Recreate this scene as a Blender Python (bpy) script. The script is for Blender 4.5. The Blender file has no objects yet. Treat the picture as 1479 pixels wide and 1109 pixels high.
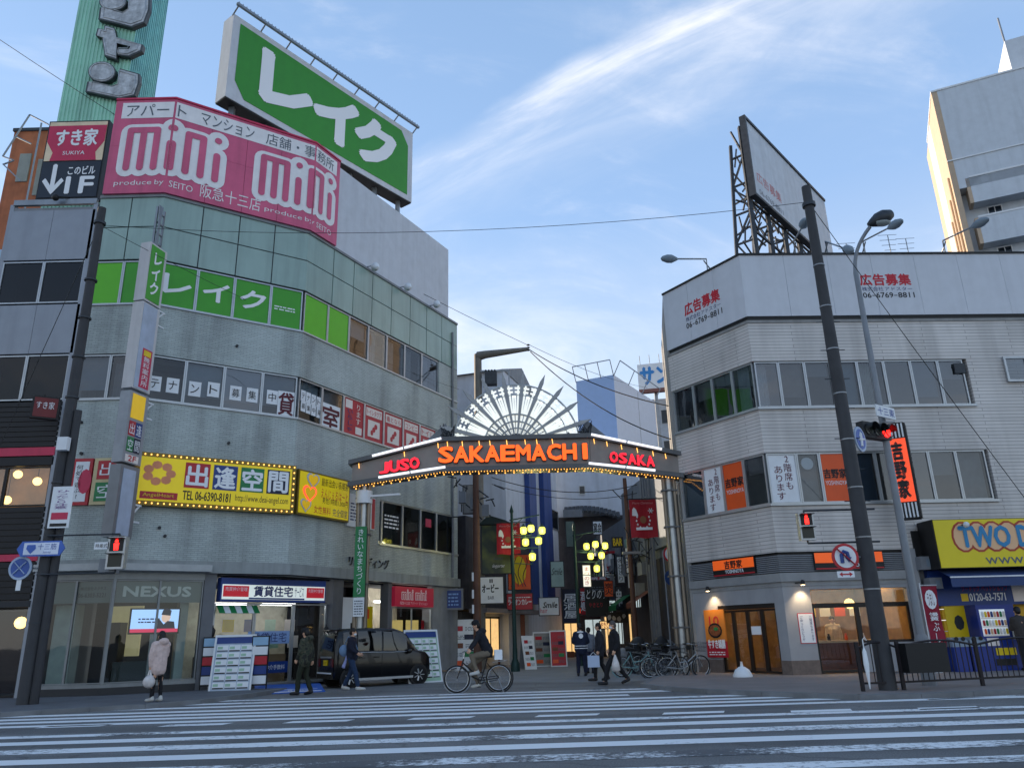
import bpy, bmesh, math, random
from mathutils import Vector, Matrix
random.seed(7)
sc = bpy.context.scene
COL = sc.collection
R = math.radians

# ------------------------------------------------------------------ camera
PW, PH, FPX = 1479.0, 1109.0, 1111.0
EYE = Vector((0, 0, 1.45)); PITCH, ROLL = R(18), R(1.5)
_fw = Vector((0, math.cos(PITCH), math.sin(PITCH)))
_r0 = Vector((1, 0, 0)); _u0 = Vector((0, -math.sin(PITCH), math.cos(PITCH)))
_rt = _r0 * math.cos(ROLL) - _u0 * math.sin(ROLL)
_up = _u0 * math.cos(ROLL) + _r0 * math.sin(ROLL)
cam = bpy.data.cameras.new('camera'); camo = bpy.data.objects.new('camera', cam); COL.objects.link(camo)
cam.sensor_width = 36; cam.lens = 36 * FPX / PW; cam.clip_end = 3000; cam.clip_start = 0.05
camo.matrix_world = Matrix(((_rt.x, _up.x, -_fw.x, EYE.x), (_rt.y, _up.y, -_fw.y, EYE.y), (_rt.z, _up.z, -_fw.z, EYE.z), (0, 0, 0, 1)))
sc.camera = camo

# ------------------------------------------------------------------ world, sun, exposure
SUN_AZ, SUN_EL = R(-60), R(9)           # from straight ahead, negative = to the left
SUN = Vector((math.sin(SUN_AZ) * math.cos(SUN_EL), math.cos(SUN_AZ) * math.cos(SUN_EL), math.sin(SUN_EL)))
w = bpy.data.worlds.new('World'); sc.world = w; w.use_nodes = True
nt = w.node_tree; N = nt.nodes; LK = nt.links
bg = N['Background']
sky = N.new('ShaderNodeTexSky'); sky.sky_type = 'NISHITA'; sky.sun_disc = False
sky.sun_elevation = SUN_EL; sky.sun_rotation = SUN_AZ
sky.air_density = 1.0; sky.dust_density = 0.6; sky.ozone_density = 2.2; sky.altitude = 20
tc = N.new('ShaderNodeTexCoord'); sep = N.new('ShaderNodeSeparateXYZ'); LK.new(tc.outputs['Generated'], sep.inputs[0])
def wmath(op, a, b=None, c=None):
    n = N.new('ShaderNodeMath'); n.operation = op
    for i, v in enumerate((a, b, c)):
        if v is None: continue
        if isinstance(v, (int, float)): n.inputs[i].default_value = v
        else: LK.new(v, n.inputs[i])
    return n.outputs[0]
zc = wmath('MAXIMUM', sep.outputs[2], 0.03)
den = wmath('ADD', zc, 0.12)
px_ = wmath('DIVIDE', sep.outputs[0], den); py_ = wmath('DIVIDE', sep.outputs[1], den)
comb = N.new('ShaderNodeCombineXYZ'); LK.new(px_, comb.inputs[0]); LK.new(py_, comb.inputs[1])
def cirrus(rot, scl, nscale, lo, hi, off, detail=9):
    m0 = N.new('ShaderNodeMapping'); m0.inputs['Rotation'].default_value[2] = R(rot); LK.new(comb.outputs[0], m0.inputs[0])
    mp = N.new('ShaderNodeMapping'); mp.inputs['Scale'].default_value = scl; mp.inputs['Location'].default_value = off
    LK.new(m0.outputs[0], mp.inputs[0])
    no = N.new('ShaderNodeTexNoise'); no.inputs['Scale'].default_value = nscale; no.inputs['Detail'].default_value = detail
    no.inputs['Roughness'].default_value = 0.62; no.inputs['Distortion'].default_value = 0.5
    LK.new(mp.outputs[0], no.inputs['Vector'])
    mr = N.new('ShaderNodeMapRange'); mr.interpolation_type = 'SMOOTHSTEP'
    mr.inputs['From Min'].default_value = lo; mr.inputs['From Max'].default_value = hi
    LK.new(no.outputs['Fac'], mr.inputs['Value']); return mr.outputs[0]
# clear-air colour by elevation, blended with the physical sky (same all the way round)
ramp = N.new('ShaderNodeValToRGB'); LK.new(sep.outputs[2], ramp.inputs[0])
SK = 2.02
cr = ramp.color_ramp
for k_, (p_, c_) in enumerate(((0.0, (.80, .79, .79)), (.16, (.78, .79, .82)), (.32, (.52, .62, .79)), (.50, (.305, .46, .735)), (.70, (.255, .40, .65)), (1.0, (.24, .37, .58)))):
    e_ = cr.elements[k_] if k_ < 2 else cr.elements.new(p_)
    e_.position = p_; e_.color = (*[v * 1.0 for v in c_], 1)
gsc = N.new('ShaderNodeVectorMath'); gsc.operation = 'SCALE'; gsc.inputs['Scale'].default_value = SK; LK.new(ramp.outputs[0], gsc.inputs[0])
mixs = N.new('ShaderNodeMixRGB'); mixs.inputs[0].default_value = 0.85; LK.new(sky.outputs[0], mixs.inputs[1]); LK.new(gsc.outputs[0], mixs.inputs[2])
def wsmooth(v, lo, hi):
    m_ = N.new('ShaderNodeMapRange'); m_.interpolation_type = 'SMOOTHSTEP'; m_.inputs['From Min'].default_value = lo; m_.inputs['From Max'].default_value = hi; LK.new(v, m_.inputs['Value']); return m_.outputs[0]
wob = N.new('ShaderNodeTexNoise'); wob.inputs['Scale'].default_value = 5.0; wob.inputs['Detail'].default_value = 6; LK.new(comb.outputs[0], wob.inputs['Vector'])
wb2 = N.new('ShaderNodeTexNoise'); wb2.inputs['Scale'].default_value = 1.4; wb2.inputs['Detail'].default_value = 4; LK.new(comb.outputs[0], wb2.inputs['Vector'])
perp = wmath('SUBTRACT', wmath('ADD', wmath('MULTIPLY', px_, .577), wmath('MULTIPLY', py_, .817)), .905)
perp = wmath('ADD', perp, wmath('ADD', wmath('MULTIPLY', wmath('SUBTRACT', wob.outputs['Fac'], .5), .09), wmath('MULTIPLY', wmath('SUBTRACT', wb2.outputs['Fac'], .5), .10)))
along = wmath('ADD', wmath('MULTIPLY', px_, -.817), wmath('MULTIPLY', py_, .577))
corew = wsmooth(wmath('ABSOLUTE', perp), .05, .0)
fib = cirrus(35.2, (1.1, 4.5, 1), 2.0, .36, .66, (1.3, .2, 5))
fib2 = cirrus(20, (1.6, 1.0, 1), 3.2, .40, .72, (4.3, 1.2, 2))
veil = wmath('MULTIPLY', wsmooth(perp, -.03, .05), wsmooth(perp, .26, .04))
fade = wsmooth(along, 1.55, .55)
streak = wmath('MULTIPLY', fade, wmath('ADD', wmath('MULTIPLY', corew, wmath('ADD', wmath('MULTIPLY', fib, .45), .12)), wmath('MULTIPLY', veil, wmath('ADD', wmath('MULTIPLY', fib, .22), .09))))
c2 = wmath('MULTIPLY', cirrus(-20, (1.0, 1.7, 1), 2.3, .50, .82, (3.1, 1.7, 2)), wmath('ADD', wmath('MULTIPLY', fib2, .5), .2))
low = wmath('MULTIPLY', wsmooth(sep.outputs[2], .50, .26), cirrus(10, (.5, .8, 1), 1.9, .48, .66, (7.3, 4.1, 1)))
cl = wmath('MINIMUM', wmath('ADD', wmath('ADD', streak, wmath('MULTIPLY', c2, .55)), wmath('MULTIPLY', low, .5)), .9)
mixc = N.new('ShaderNodeMixRGB'); LK.new(cl, mixc.inputs[0]); LK.new(mixs.outputs[0], mixc.inputs[1])
mixc.inputs[2].default_value = (2.2, 2.15, 2.15, 1)
LK.new(mixc.outputs[0], bg.inputs['Color']); bg.inputs['Strength'].default_value = 0.15
sl = bpy.data.lights.new('sun', 'SUN'); sl.energy = 2.0; sl.angle = R(0.5); sl.color = (1.0, 0.80, 0.60)
so = bpy.data.objects.new('sun', sl); COL.objects.link(so); so.rotation_euler = SUN.to_track_quat('Z', 'Y').to_euler()
sc.view_settings.view_transform = 'Standard'; sc.view_settings.look = 'None'; sc.view_settings.gamma = 1
sc.view_settings.exposure = 2.0
sc.cycles.use_denoising = True
sc.cycles.max_bounces = 7; sc.cycles.transparent_max_bounces = 12
sc.cycles.sample_clamp_indirect = 6

# ------------------------------------------------------------------ pixel helpers
def ray(x, y): return _fw + _rt * ((x - PW / 2) / FPX) - _up * ((y - PH / 2) / FPX)
def gp(x, y, z=0.0):
    d = ray(x, y); t = (z - EYE.z) / d.z; return (d.x * t, d.y * t)
def zat(x, y, X, Y):
    d = ray(x, y); return EYE.z + d.z / math.hypot(d.x, d.y) * math.hypot(X, Y)
def atY(x, y, Y):
    d = ray(x, y); t = Y / d.y; return Vector((d.x * t, Y, EYE.z + d.z * t))
def atD(x, y, D):
    d = ray(x, y); t = D / math.hypot(d.x, d.y); return EYE + d * t

# ------------------------------------------------------------------ materials
def lin(h):
    if not isinstance(h, str): return tuple(h)
    h = h.lstrip('#'); o = []
    for i in (0, 2, 4):
        c = int(h[i:i + 2], 16) / 255; o.append(c / 12.92 if c <= 0.04045 else ((c + 0.055) / 1.055) ** 2.4)
    return tuple(o)
MATS = {}
def mat(name, c, rough=0.6, metal=0.0, emit=0.0, var=0.12, scale=2.5, bump=0.0, streak=0.0, spec=0.4, coat=0.0, ecol=None):
    if name in MATS: return MATS[name]
    m = bpy.data.materials.new(name); m.use_nodes = True; MATS[name] = m
    t = m.node_tree; n = t.nodes; l = t.links; b = n['Principled BSDF']; c = lin(c)
    b.inputs['Roughness'].default_value = rough; b.inputs['Metallic'].default_value = metal
    b.inputs['Specular IOR Level'].default_value = spec; b.inputs['Coat Weight'].default_value = coat
    geo = n.new('ShaderNodeNewGeometry'); src = None
    if var > 0:
        no = n.new('ShaderNodeTexNoise'); no.inputs['Scale'].default_value = scale; no.inputs['Detail'].default_value = 6
        no.inputs['Roughness'].default_value = 0.6; l.new(geo.outputs['Position'], no.inputs['Vector'])
        mr = n.new('ShaderNodeMapRange'); mr.inputs['From Min'].default_value = 0.3; mr.inputs['From Max'].default_value = 0.7
        mr.inputs['To Min'].default_value = 1 - var; mr.inputs['To Max'].default_value = 1 + var
        l.new(no.outputs['Fac'], mr.inputs['Value']); src = mr.outputs[0]
    if streak > 0:
        mp = n.new('ShaderNodeMapping'); mp.inputs['Scale'].default_value = (2.2, 2.2, 0.16); l.new(geo.outputs['Position'], mp.inputs[0])
        n2 = n.new('ShaderNodeTexNoise'); n2.inputs['Scale'].default_value = 1.6; n2.inputs['Detail'].default_value = 7; l.new(mp.outputs[0], n2.inputs['Vector'])
        m2 = n.new('ShaderNodeMapRange'); m2.inputs['From Min'].default_value = 0.45; m2.inputs['From Max'].default_value = 0.75
        m2.inputs['To Min'].default_value = 1; m2.inputs['To Max'].default_value = 1 - streak; l.new(n2.outputs['Fac'], m2.inputs['Value'])
        if src is None: src = m2.outputs[0]
        else:
            mm = n.new('ShaderNodeMath'); mm.operation = 'MULTIPLY'; l.new(src, mm.inputs[0]); l.new(m2.outputs[0], mm.inputs[1]); src = mm.outputs[0]
    if src is not None:
        vm = n.new('ShaderNodeVectorMath'); vm.operation = 'SCALE'; vm.inputs[0].default_value = c; l.new(src, vm.inputs['Scale'])
        l.new(vm.outputs[0], b.inputs['Base Color'])
    else: b.inputs['Base Color'].default_value = (*c, 1)
    if bump > 0:
        nb = n.new('ShaderNodeTexNoise'); nb.inputs['Scale'].default_value = 60; nb.inputs['Detail'].default_value = 4; l.new(geo.outputs['Position'], nb.inputs['Vector'])
        bm = n.new('ShaderNodeBump'); bm.inputs['Strength'].default_value = bump; bm.inputs['Distance'].default_value = 0.01
        l.new(nb.outputs['Fac'], bm.inputs['Height']); l.new(bm.outputs[0], b.inputs['Normal'])
    if emit > 0:
        b.inputs['Emission Color'].default_value = (*(lin(ecol) if ecol else c), 1); b.inputs['Emission Strength'].default_value = emit
    return m
def tile_mat(name, c, mortar, fr, bw, bh, ms, rough=0.45, bump=0.5, streak=0.3, offset=0.5, cvar=0.25):
    """small wall tiles laid along the direction of one facade"""
    m = bpy.data.materials.new(name); m.use_nodes = True
    t = m.node_tree; n = t.nodes; l = t.links; b = n['Principled BSDF']
    geo = n.new('ShaderNodeNewGeometry')
    dp = n.new('ShaderNodeVectorMath'); dp.operation = 'DOT_PRODUCT'; dp.inputs[1].default_value = (fr.u.x, fr.u.y, 0); l.new(geo.outputs['Position'], dp.inputs[0])
    sp = n.new('ShaderNodeSeparateXYZ'); l.new(geo.outputs['Position'], sp.inputs[0])
    cb = n.new('ShaderNodeCombineXYZ'); l.new(dp.outputs['Value'], cb.inputs[0]); l.new(sp.outputs[2], cb.inputs[1])
    br = n.new('ShaderNodeTexBrick'); l.new(cb.outputs[0], br.inputs['Vector'])
    br.offset = offset; br.inputs['Scale'].default_value = 1; br.inputs['Brick Width'].default_value = bw; br.inputs['Row Height'].default_value = bh
    br.inputs['Mortar Size'].default_value = ms; br.inputs['Mortar Smooth'].default_value = 0.1
    c = lin(c); br.inputs['Color1'].default_value = (*[k * (1 - cvar) for k in c], 1); br.inputs['Color2'].default_value = (*[k * (1 + cvar) for k in c], 1)
    br.inputs['Mortar'].default_value = (*lin(mortar), 1)
    mp = n.new('ShaderNodeMapping'); mp.inputs['Scale'].default_value = (0.9, 0.9, 0.10); l.new(geo.outputs['Position'], mp.inputs[0])
    n2 = n.new('ShaderNodeTexNoise'); n2.inputs['Scale'].default_value = 1.5; n2.inputs['Detail'].default_value = 7; l.new(mp.outputs[0], n2.inputs['Vector'])
    m2 = n.new('ShaderNodeMapRange'); m2.inputs['From Min'].default_value = 0.46; m2.inputs['From Max'].default_value = 0.74
    m2.inputs['To Min'].default_value = 1.05; m2.inputs['To Max'].default_value = 1 - streak; l.new(n2.outputs['Fac'], m2.inputs['Value'])
    n3 = n.new('ShaderNodeTexNoise'); n3.inputs['Scale'].default_value = 0.5; n3.inputs['Detail'].default_value = 5; l.new(geo.outputs['Position'], n3.inputs['Vector'])
    m3 = n.new('ShaderNodeMapRange'); m3.inputs['From Min'].default_value = 0.3; m3.inputs['From Max'].default_value = 0.7; m3.inputs['To Min'].default_value = 0.84; m3.inputs['To Max'].default_value = 1.12
    l.new(n3.outputs['Fac'], m3.inputs['Value'])
    mm = n.new('ShaderNodeMath'); mm.operation = 'MULTIPLY'; l.new(m2.outputs[0], mm.inputs[0]); l.new(m3.outputs[0], mm.inputs[1])
    vm = n.new('ShaderNodeVectorMath'); vm.operation = 'SCALE'; l.new(br.outputs['Color'], vm.inputs[0]); l.new(mm.outputs[0], vm.inputs['Scale'])
    l.new(vm.outputs[0], b.inputs['Base Color']); b.inputs['Roughness'].default_value = rough
    bm = n.new('ShaderNodeBump'); bm.inputs['Strength'].default_value = bump; bm.inputs['Distance'].default_value = 0.01; bm.invert = True
    l.new(br.outputs['Fac'], bm.inputs['Height']); l.new(bm.outputs[0], b.inputs['Normal'])
    return m
def glass_mat(name, tint, reflect=1.0, rough=0.02):
    m = bpy.data.materials.new(name); m.use_nodes = True; MATS[name] = m
    t = m.node_tree; n = t.nodes; l = t.links
    for k in list(n):
        if k.type == 'BSDF_PRINCIPLED': n.remove(k)
    out = n['Material Output']; tr = n.new('ShaderNodeBsdfTransparent'); tr.inputs[0].default_value = (*tint, 1)
    gl = n.new('ShaderNodeBsdfGlossy'); gl.inputs['Roughness'].default_value = rough; gl.inputs['Color'].default_value = (0.92, 0.95, 1, 1)
    geo = n.new('ShaderNodeNewGeometry'); no = n.new('ShaderNodeTexNoise'); no.inputs['Scale'].default_value = 1.3; no.inputs['Detail'].default_value = 1
    l.new(geo.outputs['Position'], no.inputs['Vector'])
    bm = n.new('ShaderNodeBump'); bm.inputs['Strength'].default_value = 0.06; bm.inputs['Distance'].default_value = 0.05; l.new(no.outputs['Fac'], bm.inputs['Height']); l.new(bm.outputs[0], gl.inputs['Normal'])
    fr = n.new('ShaderNodeFresnel'); fr.inputs['IOR'].default_value = 1.7
    mu = n.new('ShaderNodeMath'); mu.operation = 'MULTIPLY_ADD'; mu.inputs[1].default_value = reflect; mu.inputs[2].default_value = 0.05 * reflect; mu.use_clamp = True; l.new(fr.outputs[0], mu.inputs[0])
    mx = n.new('ShaderNodeMixShader'); l.new(mu.outputs[0], mx.inputs[0]); l.new(tr.outputs[0], mx.inputs[1]); l.new(gl.outputs[0], mx.inputs[2]); l.new(mx.outputs[0], out.inputs['Surface'])
    return m

# ------------------------------------------------------------------ frames
class Fr:
    """vertical plane: origin o, direction u (rightwards seen from outside), outward normal n, v up"""
    def __init__(s, o, u, n=None, v=(0, 0, 1), L=0, t0=0, t1=0):
        s.o = Vector(o); s.u = Vector(u).normalized(); s.v = Vector(v).normalized()
        s.n = Vector(n).normalized() if n is not None else s.u.cross(s.v); s.L = L; s.t0 = t0; s.t1 = t1
    def P(s, u, v, d=0): return s.o + s.u * u + s.v * v + s.n * d
    def px(s, x, y, d=0):
        r = ray(x, y); o = s.o + s.n * d; t = (o - EYE).dot(s.n) / r.dot(s.n); p = EYE + r * t - o
        return p.dot(s.u), p.dot(s.v)
    def rect(s, x0, y0, x1, y1, d=0):
        a = s.px(x0, y0, d); b = s.px(x1, y1, d)
        return (min(a[0], b[0]), max(a[0], b[0]), min(a[1], b[1]), max(a[1], b[1]))
    def at(s, u, v=0, d=0):     # a parallel frame moved
        return Fr(s.P(u, v, d), s.u, s.n, s.v)
def FY(Y): return Fr((0, Y, 0), (1, 0, 0), (0, -1, 0))
def seg(p, q):
    p = Vector((p[0], p[1], 0)); q = Vector((q[0], q[1], 0)); d = q - p
    return Fr(p, d, Vector((d.y, -d.x, 0)), L=d.length)
def yaw_frame(loc, ang, z=0):   # local frame: u = facing direction rotated ang (deg) from +x, n = its right-hand side
    a = R(ang); return Fr((loc[0], loc[1], z), (math.cos(a), math.sin(a), 0), (math.sin(a), -math.cos(a), 0))

# ------------------------------------------------------------------ mesh builder
class MB:
    def __init__(s): s.v = []; s.f = []; s.mi = []; s.m = 0; s.smooth = []
    def add(s, vs, fs, sm=False):
        k = len(s.v); s.v += [tuple(p) for p in vs]
        for f in fs: s.f.append(tuple(i + k for i in f)); s.mi.append(s.m); s.smooth.append(sm)
        return s
    def box(s, fr, u0, u1, v0, v1, d0, d1):
        def uu(u, d):
            if fr.t0 and abs(u) < 1e-6: return u - d * fr.t0
            if fr.t1 and abs(u - fr.L) < 1e-6: return u + d * fr.t1
            return u
        P = [fr.P(uu(u, d), v, d) for d in (d0, d1) for v in (v0, v1) for u in (u0, u1)]
        return s.add(P, [(0, 2, 3, 1), (4, 5, 7, 6), (0, 1, 5, 4), (2, 6, 7, 3), (0, 4, 6, 2), (1, 3, 7, 5)])
    def wbox(s, x0, x1, y0, y1, z0, z1):
        return s.box(Fr((0, 0, 0), (1, 0, 0), (0, 1, 0)), x0, x1, z0, z1, y0, y1)
    def prism(s, fr, poly, d0, d1):
        n = len(poly); P = [fr.P(a, b, d0) for a, b in poly] + [fr.P(a, b, d1) for a, b in poly]
        return s.add(P, [tuple(range(n)), tuple(range(2 * n - 1, n - 1, -1))] + [(i, i + n, (i + 1) % n + n, (i + 1) % n) for i in range(n)])
    def poly(s, pts): return s.add(pts, [tuple(range(len(pts)))])
    def tube(s, pts, r, seg_=8, caps=True, sm=True):
        pts = [Vector(p) for p in pts]; n = len(pts); rs = r if isinstance(r, (list, tuple)) else [r] * n
        V = []; prev = None
        for i, p in enumerate(pts):
            d = (pts[min(i + 1, n - 1)] - pts[max(i - 1, 0)]).normalized()
            a = prev - d * prev.dot(d) if prev is not None else d.cross(Vector((0, 0, 1)) if abs(d.z) < 0.9 else Vector((1, 0, 0)))
            if a.length < 1e-6: a = d.orthogonal()
            a.normalize(); b = d.cross(a); prev = a
            for k in range(seg_):
                t = 2 * math.pi * k / seg_; V.append(p + (a * math.cos(t) + b * math.sin(t)) * rs[i])
        F = [(i * seg_ + k, i * seg_ + (k + 1) % seg_, (i + 1) * seg_ + (k + 1) % seg_, (i + 1) * seg_ + k) for i in range(n - 1) for k in range(seg_)]
        s.add(V, F, sm)
        if caps: s.add(V[:seg_], [tuple(range(seg_))]); s.add(V[-seg_:], [tuple(range(seg_ - 1, -1, -1))])
        return s
    def bar(s, p, q, w_, h_=None):   # square bar
        p = Vector(p); q = Vector(q); h_ = h_ or w_; d = (q - p).normalized()
        a = d.cross(Vector((0, 0, 1)) if abs(d.z) < 0.95 else Vector((0, 1, 0))).normalized(); b = a.cross(d)
        P = [c + a * (i * w_ / 2) + b * (j * h_ / 2) for c in (p, q) for i, j in ((-1, -1), (1, -1), (1, 1), (-1, 1))]
        return s.add(P, [(3, 2, 1, 0), (4, 5, 6, 7), (0, 1, 5, 4), (1, 2, 6, 5), (2, 3, 7, 6), (3, 0, 4, 7)])
    def lathe(s, c, prof, seg_=16, axis=(0, 0, 1), sm=True):
        c = Vector(c); ax = Vector(axis).normalized(); a = ax.orthogonal().normalized(); b = ax.cross(a); n = len(prof)
        V = [c + ax * h + (a * math.cos(2 * math.pi * k / seg_) + b * math.sin(2 * math.pi * k / seg_)) * max(r, 1e-4) for r, h in prof for k in range(seg_)]
        s.add(V, [(i * seg_ + k, i * seg_ + (k + 1) % seg_, (i + 1) * seg_ + (k + 1) % seg_, (i + 1) * seg_ + k) for i in range(n - 1) for k in range(seg_)], sm)
        s.add(V[:seg_], [tuple(range(seg_ - 1, -1, -1))]); s.add(V[-seg_:], [tuple(range(seg_))]); return s
    def ball(s, c, r, seg_=10, ring=6):
        c = Vector(c); r = Vector(r) if hasattr(r, '__len__') else Vector((r, r, r)); V = []
        for i in range(ring + 1):
            t = math.pi * i / ring
            for k in range(seg_):
                p = 2 * math.pi * k / seg_; V.append(c + Vector((r.x * math.sin(t) * math.cos(p), r.y * math.sin(t) * math.sin(p), r.z * math.cos(t))))
        return s.add(V, [(i * seg_ + k, (i + 1) * seg_ + k, (i + 1) * seg_ + (k + 1) % seg_, i * seg_ + (k + 1) % seg_) for i in range(ring) for k in range(seg_)], True)
    def torus(s, c, ax, Rr, r, seg_=24, k_=6, a0=0, a1=2 * math.pi, up=None):
        c = Vector(c); ax = Vector(ax).normalized(); a = Vector(up).normalized() if up is not None else ax.orthogonal().normalized(); b = ax.cross(a)
        n = seg_ + 1; pts = [c + (a * math.cos(a0 + (a1 - a0) * i / seg_) + b * math.sin(a0 + (a1 - a0) * i / seg_)) * Rr for i in range(n)]
        return s.tube(pts, r, k_, caps=False)
    def build(s, name, mats, parent=None, base=None):
        """verts are world coordinates; base = where the object's origin stands"""
        if not isinstance(mats, (list, tuple)): mats = [mats]
        if parent is not None: org = ORG[parent.name]; base = org
        else: org = Vector(base) if base is not None else Vector((0, 0, 0))
        me = bpy.data.meshes.new(name)
        me.from_pydata([(a - org.x, b - org.y, c - org.z) for a, b, c in s.v], [], s.f)
        for m in mats: me.materials.append(m)
        me.polygons.foreach_set('material_index', s.mi); me.polygons.foreach_set('use_smooth', s.smooth); me.update()
        if len(s.f) > 1:
            bm = bmesh.new(); bm.from_mesh(me); bmesh.ops.recalc_face_normals(bm, faces=bm.faces); bm.to_mesh(me); bm.free()
        return link(name, me, parent, org)
ORG = {}
def link(name, me, parent, org):
    o = bpy.data.objects.new(name, me); COL.objects.link(o); ORG[o.name] = Vector(org)
    if parent is not None: o.parent = parent
    else: o.location = org
    return o
def tag(o, label, cat, group=None):
    o['label'] = label; o['category'] = cat
    if group: o['group'] = group
    return o
def thing(name, label, cat, base, group=None):
    o = bpy.data.objects.new(name, None); COL.objects.link(o); o.empty_display_size = 0.2
    o.location = base; ORG[o.name] = Vector(base); return tag(o, label, cat, group)
def struct(name, mb, m, parent=None):
    o = mb.build(name, m, parent)
    if parent is None: o['kind'] = 'structure'
    return o
def stuff(o): o['kind'] = 'stuff'; return o
def bx(name, m, parent, fr, *a): return MB().box(fr, *a).build(name, m, parent)

# ------------------------------------------------------------------ lettering
TXT = {}
def text_data(body, res=2):
    if body in TXT: return TXT[body]
    cu = bpy.data.curves.new('lettering', 'FONT'); cu.body = body; cu.align_x = 'CENTER'; cu.resolution_u = res; cu.size = 1; cu.space_line = 1.0
    o = bpy.data.objects.new('lettering', cu); me = o.to_mesh()
    vs = [Vector(v.co) for v in me.vertices]; fs = [tuple(p.vertices) for p in me.polygons]
    o.to_mesh_clear(); bpy.data.objects.remove(o); bpy.data.curves.remove(cu)
    x0 = min(v.x for v in vs); x1 = max(v.x for v in vs); y0 = min(v.y for v in vs); y1 = max(v.y for v in vs)
    TXT[body] = ([((v.x - x0) / max(x1 - x0, 1e-6), (v.y - y0) / max(y1 - y0, 1e-6)) for v in vs], fs, (x1 - x0) / max(y1 - y0, 1e-6)); return TXT[body]
def text(body, m, parent, fr, u0, u1, v0, v1, d=0.012, bold=0.0, fit=False, vert=False, name='lettering', slant=0.0, thick=0.0):
    if vert: body = '\n'.join(body)
    vs, fs, asp = text_data(body)
    if fit:
        w_, h_ = u1 - u0, v1 - v0
        if w_ / h_ > asp: c = (u0 + u1) / 2; u0, u1 = c - h_ * asp / 2, c + h_ * asp / 2
        else: c = (v0 + v1) / 2; v0, v1 = c - w_ / asp / 2, c + w_ / asp / 2
    mb = MB(); nl = body.count('\n') + 1; b = bold * (v1 - v0) / nl
    offs = [(0, 0)] if b == 0 else [(-b, 0), (b, 0), (0, -b), (0, b)]
    if bold > 0.05: offs = [(b * math.cos(k * math.pi / 5), b * math.sin(k * math.pi / 5)) for k in range(10)]
    for i, (du, dv) in enumerate(offs):
        dd = d + i * 0.0006
        mb.add([fr.P(u0 + x * (u1 - u0) + du + slant * (y - 0.5) * (v1 - v0), v0 + y * (v1 - v0) + dv, dd) for x, y in vs], fs)
        if thick:
            # side skirt: extrude boundary edges backwards
            ec = {}
            for f in fs:
                for a, c in zip(f, f[1:] + f[:1]): ec[(min(a, c), max(a, c))] = ec.get((min(a, c), max(a, c)), 0) + 1
            P = lambda k, q: fr.P(u0 + vs[k][0] * (u1 - u0) + du, v0 + vs[k][1] * (v1 - v0) + dv, q)
            for (a, c), n_ in ec.items():
                if n_ == 1: mb.add([P(a, dd), P(c, dd), P(c, dd - thick), P(a, dd - thick)], [(0, 1, 2, 3)])
    me_o = mb.build(name, m, parent); return me_o
def ptext(body, m, parent, fr, x0, y0, x1, y1, d=0.012, **k):
    a = fr.rect(x0, y0, x1, y1, d); return text(body, m, parent, fr, *a, d=d, **k)
def scribble(parent, m, fr, u0, u1, v0, v1, d, rows, cols=6, name='fine_print', fill=0.72):
    """rows of tiny illegible print as short raised dashes"""
    mb = MB(); h_ = (v1 - v0) / rows; rnd = random.Random(int(u0 * 977 + v0 * 131))
    for r_ in range(rows):
        x = u0
        while x < u1 - 0.01:
            L_ = (u1 - u0) / cols * rnd.uniform(0.35, 1.2); e = min(u1, x + L_)
            a = v0 + r_ * h_ + h_ * 0.2; mb.add([fr.P(x, a, d), fr.P(e, a, d), fr.P(e, a + h_ * 0.6 * fill, d), fr.P(x, a + h_ * 0.6 * fill, d)], [(0, 1, 2, 3)])
            x = e + (u1 - u0) / cols * rnd.uniform(0.12, 0.35)
    return mb.build(name, m, parent)

# ------------------------------------------------------------------ shared materials
M_WHITE = mat('white_paint', '#d9dde0', 0.5, var=0.05); M_OFFW = mat('aged_white_panel', '#c3c8cf', 0.5, var=0.06, streak=0.10)
M_BLACK = mat('black_paint', '#141517', 0.5, var=0.1); M_DARK = mat('dark_grey', '#2b2d31', 0.6); M_GREY = mat('mid_grey', '#7b7f84', 0.55, streak=0.15)
M_ALU = mat('aluminium_frame', '#a7acb0', 0.35, 0.6, var=0.08); M_STEEL = mat('galvanised_steel', '#868b90', 0.42, 0.7, var=0.15)
M_DKSTEEL = mat('dark_steel', '#3c4045', 0.5, 0.5, var=0.2, scale=6); M_RED = mat('sign_red', '#b01e2e', 0.4, var=0.06); M_CRIM = mat('crimson', '#c22850', 0.4, var=0.06, streak=0.12)
M_YEL = mat('sign_yellow', '#e2c214', 0.4, var=0.05); M_BLUE = mat('sign_blue', '#1b3a7c', 0.4, var=0.06); M_NAVY = mat('navy', '#141d3a', 0.5)
M_ORANGE = mat('sign_orange', '#e2561f', 0.4, var=0.05); M_LAKE = mat('fresh_green', '#3d9a22', 0.4, var=0.05, streak=0.06); M_GREEN = mat('leaf_green', '#1f7a46', 0.45)
M_LAKEG = mat('billboard_green', '#2f8a1f', 0.45, var=0.05, streak=0.05)
M_LIME = mat('bright_lime_film', '#5cb81a', 0.3, var=0.04)
M_INK = mat('printing_ink', '#16171a', 0.5, var=0.0); M_INKB = mat('printing_ink_blue', '#20306a', 0.5, var=0.0); M_INKR = mat('printing_ink_red', '#c01f30', 0.5, var=0.0)
M_INKG = mat('printing_ink_grey', '#56606a', 0.5, var=0.0); M_INKW = mat('printing_ink_white', '#e6e9ec', 0.45, var=0.0); M_PAPER = mat('paper_white', '#dfe3e6', 0.7, var=0.05)
M_GLASS = glass_mat('window_glass', (0.62, 0.68, 0.72), .62); M_SHOPG = glass_mat('shop_glass', (0.82, 0.86, 0.86), 0.7); M_DKGLASS = glass_mat('tinted_glass', (0.16, 0.18, 0.2), .3)
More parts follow.
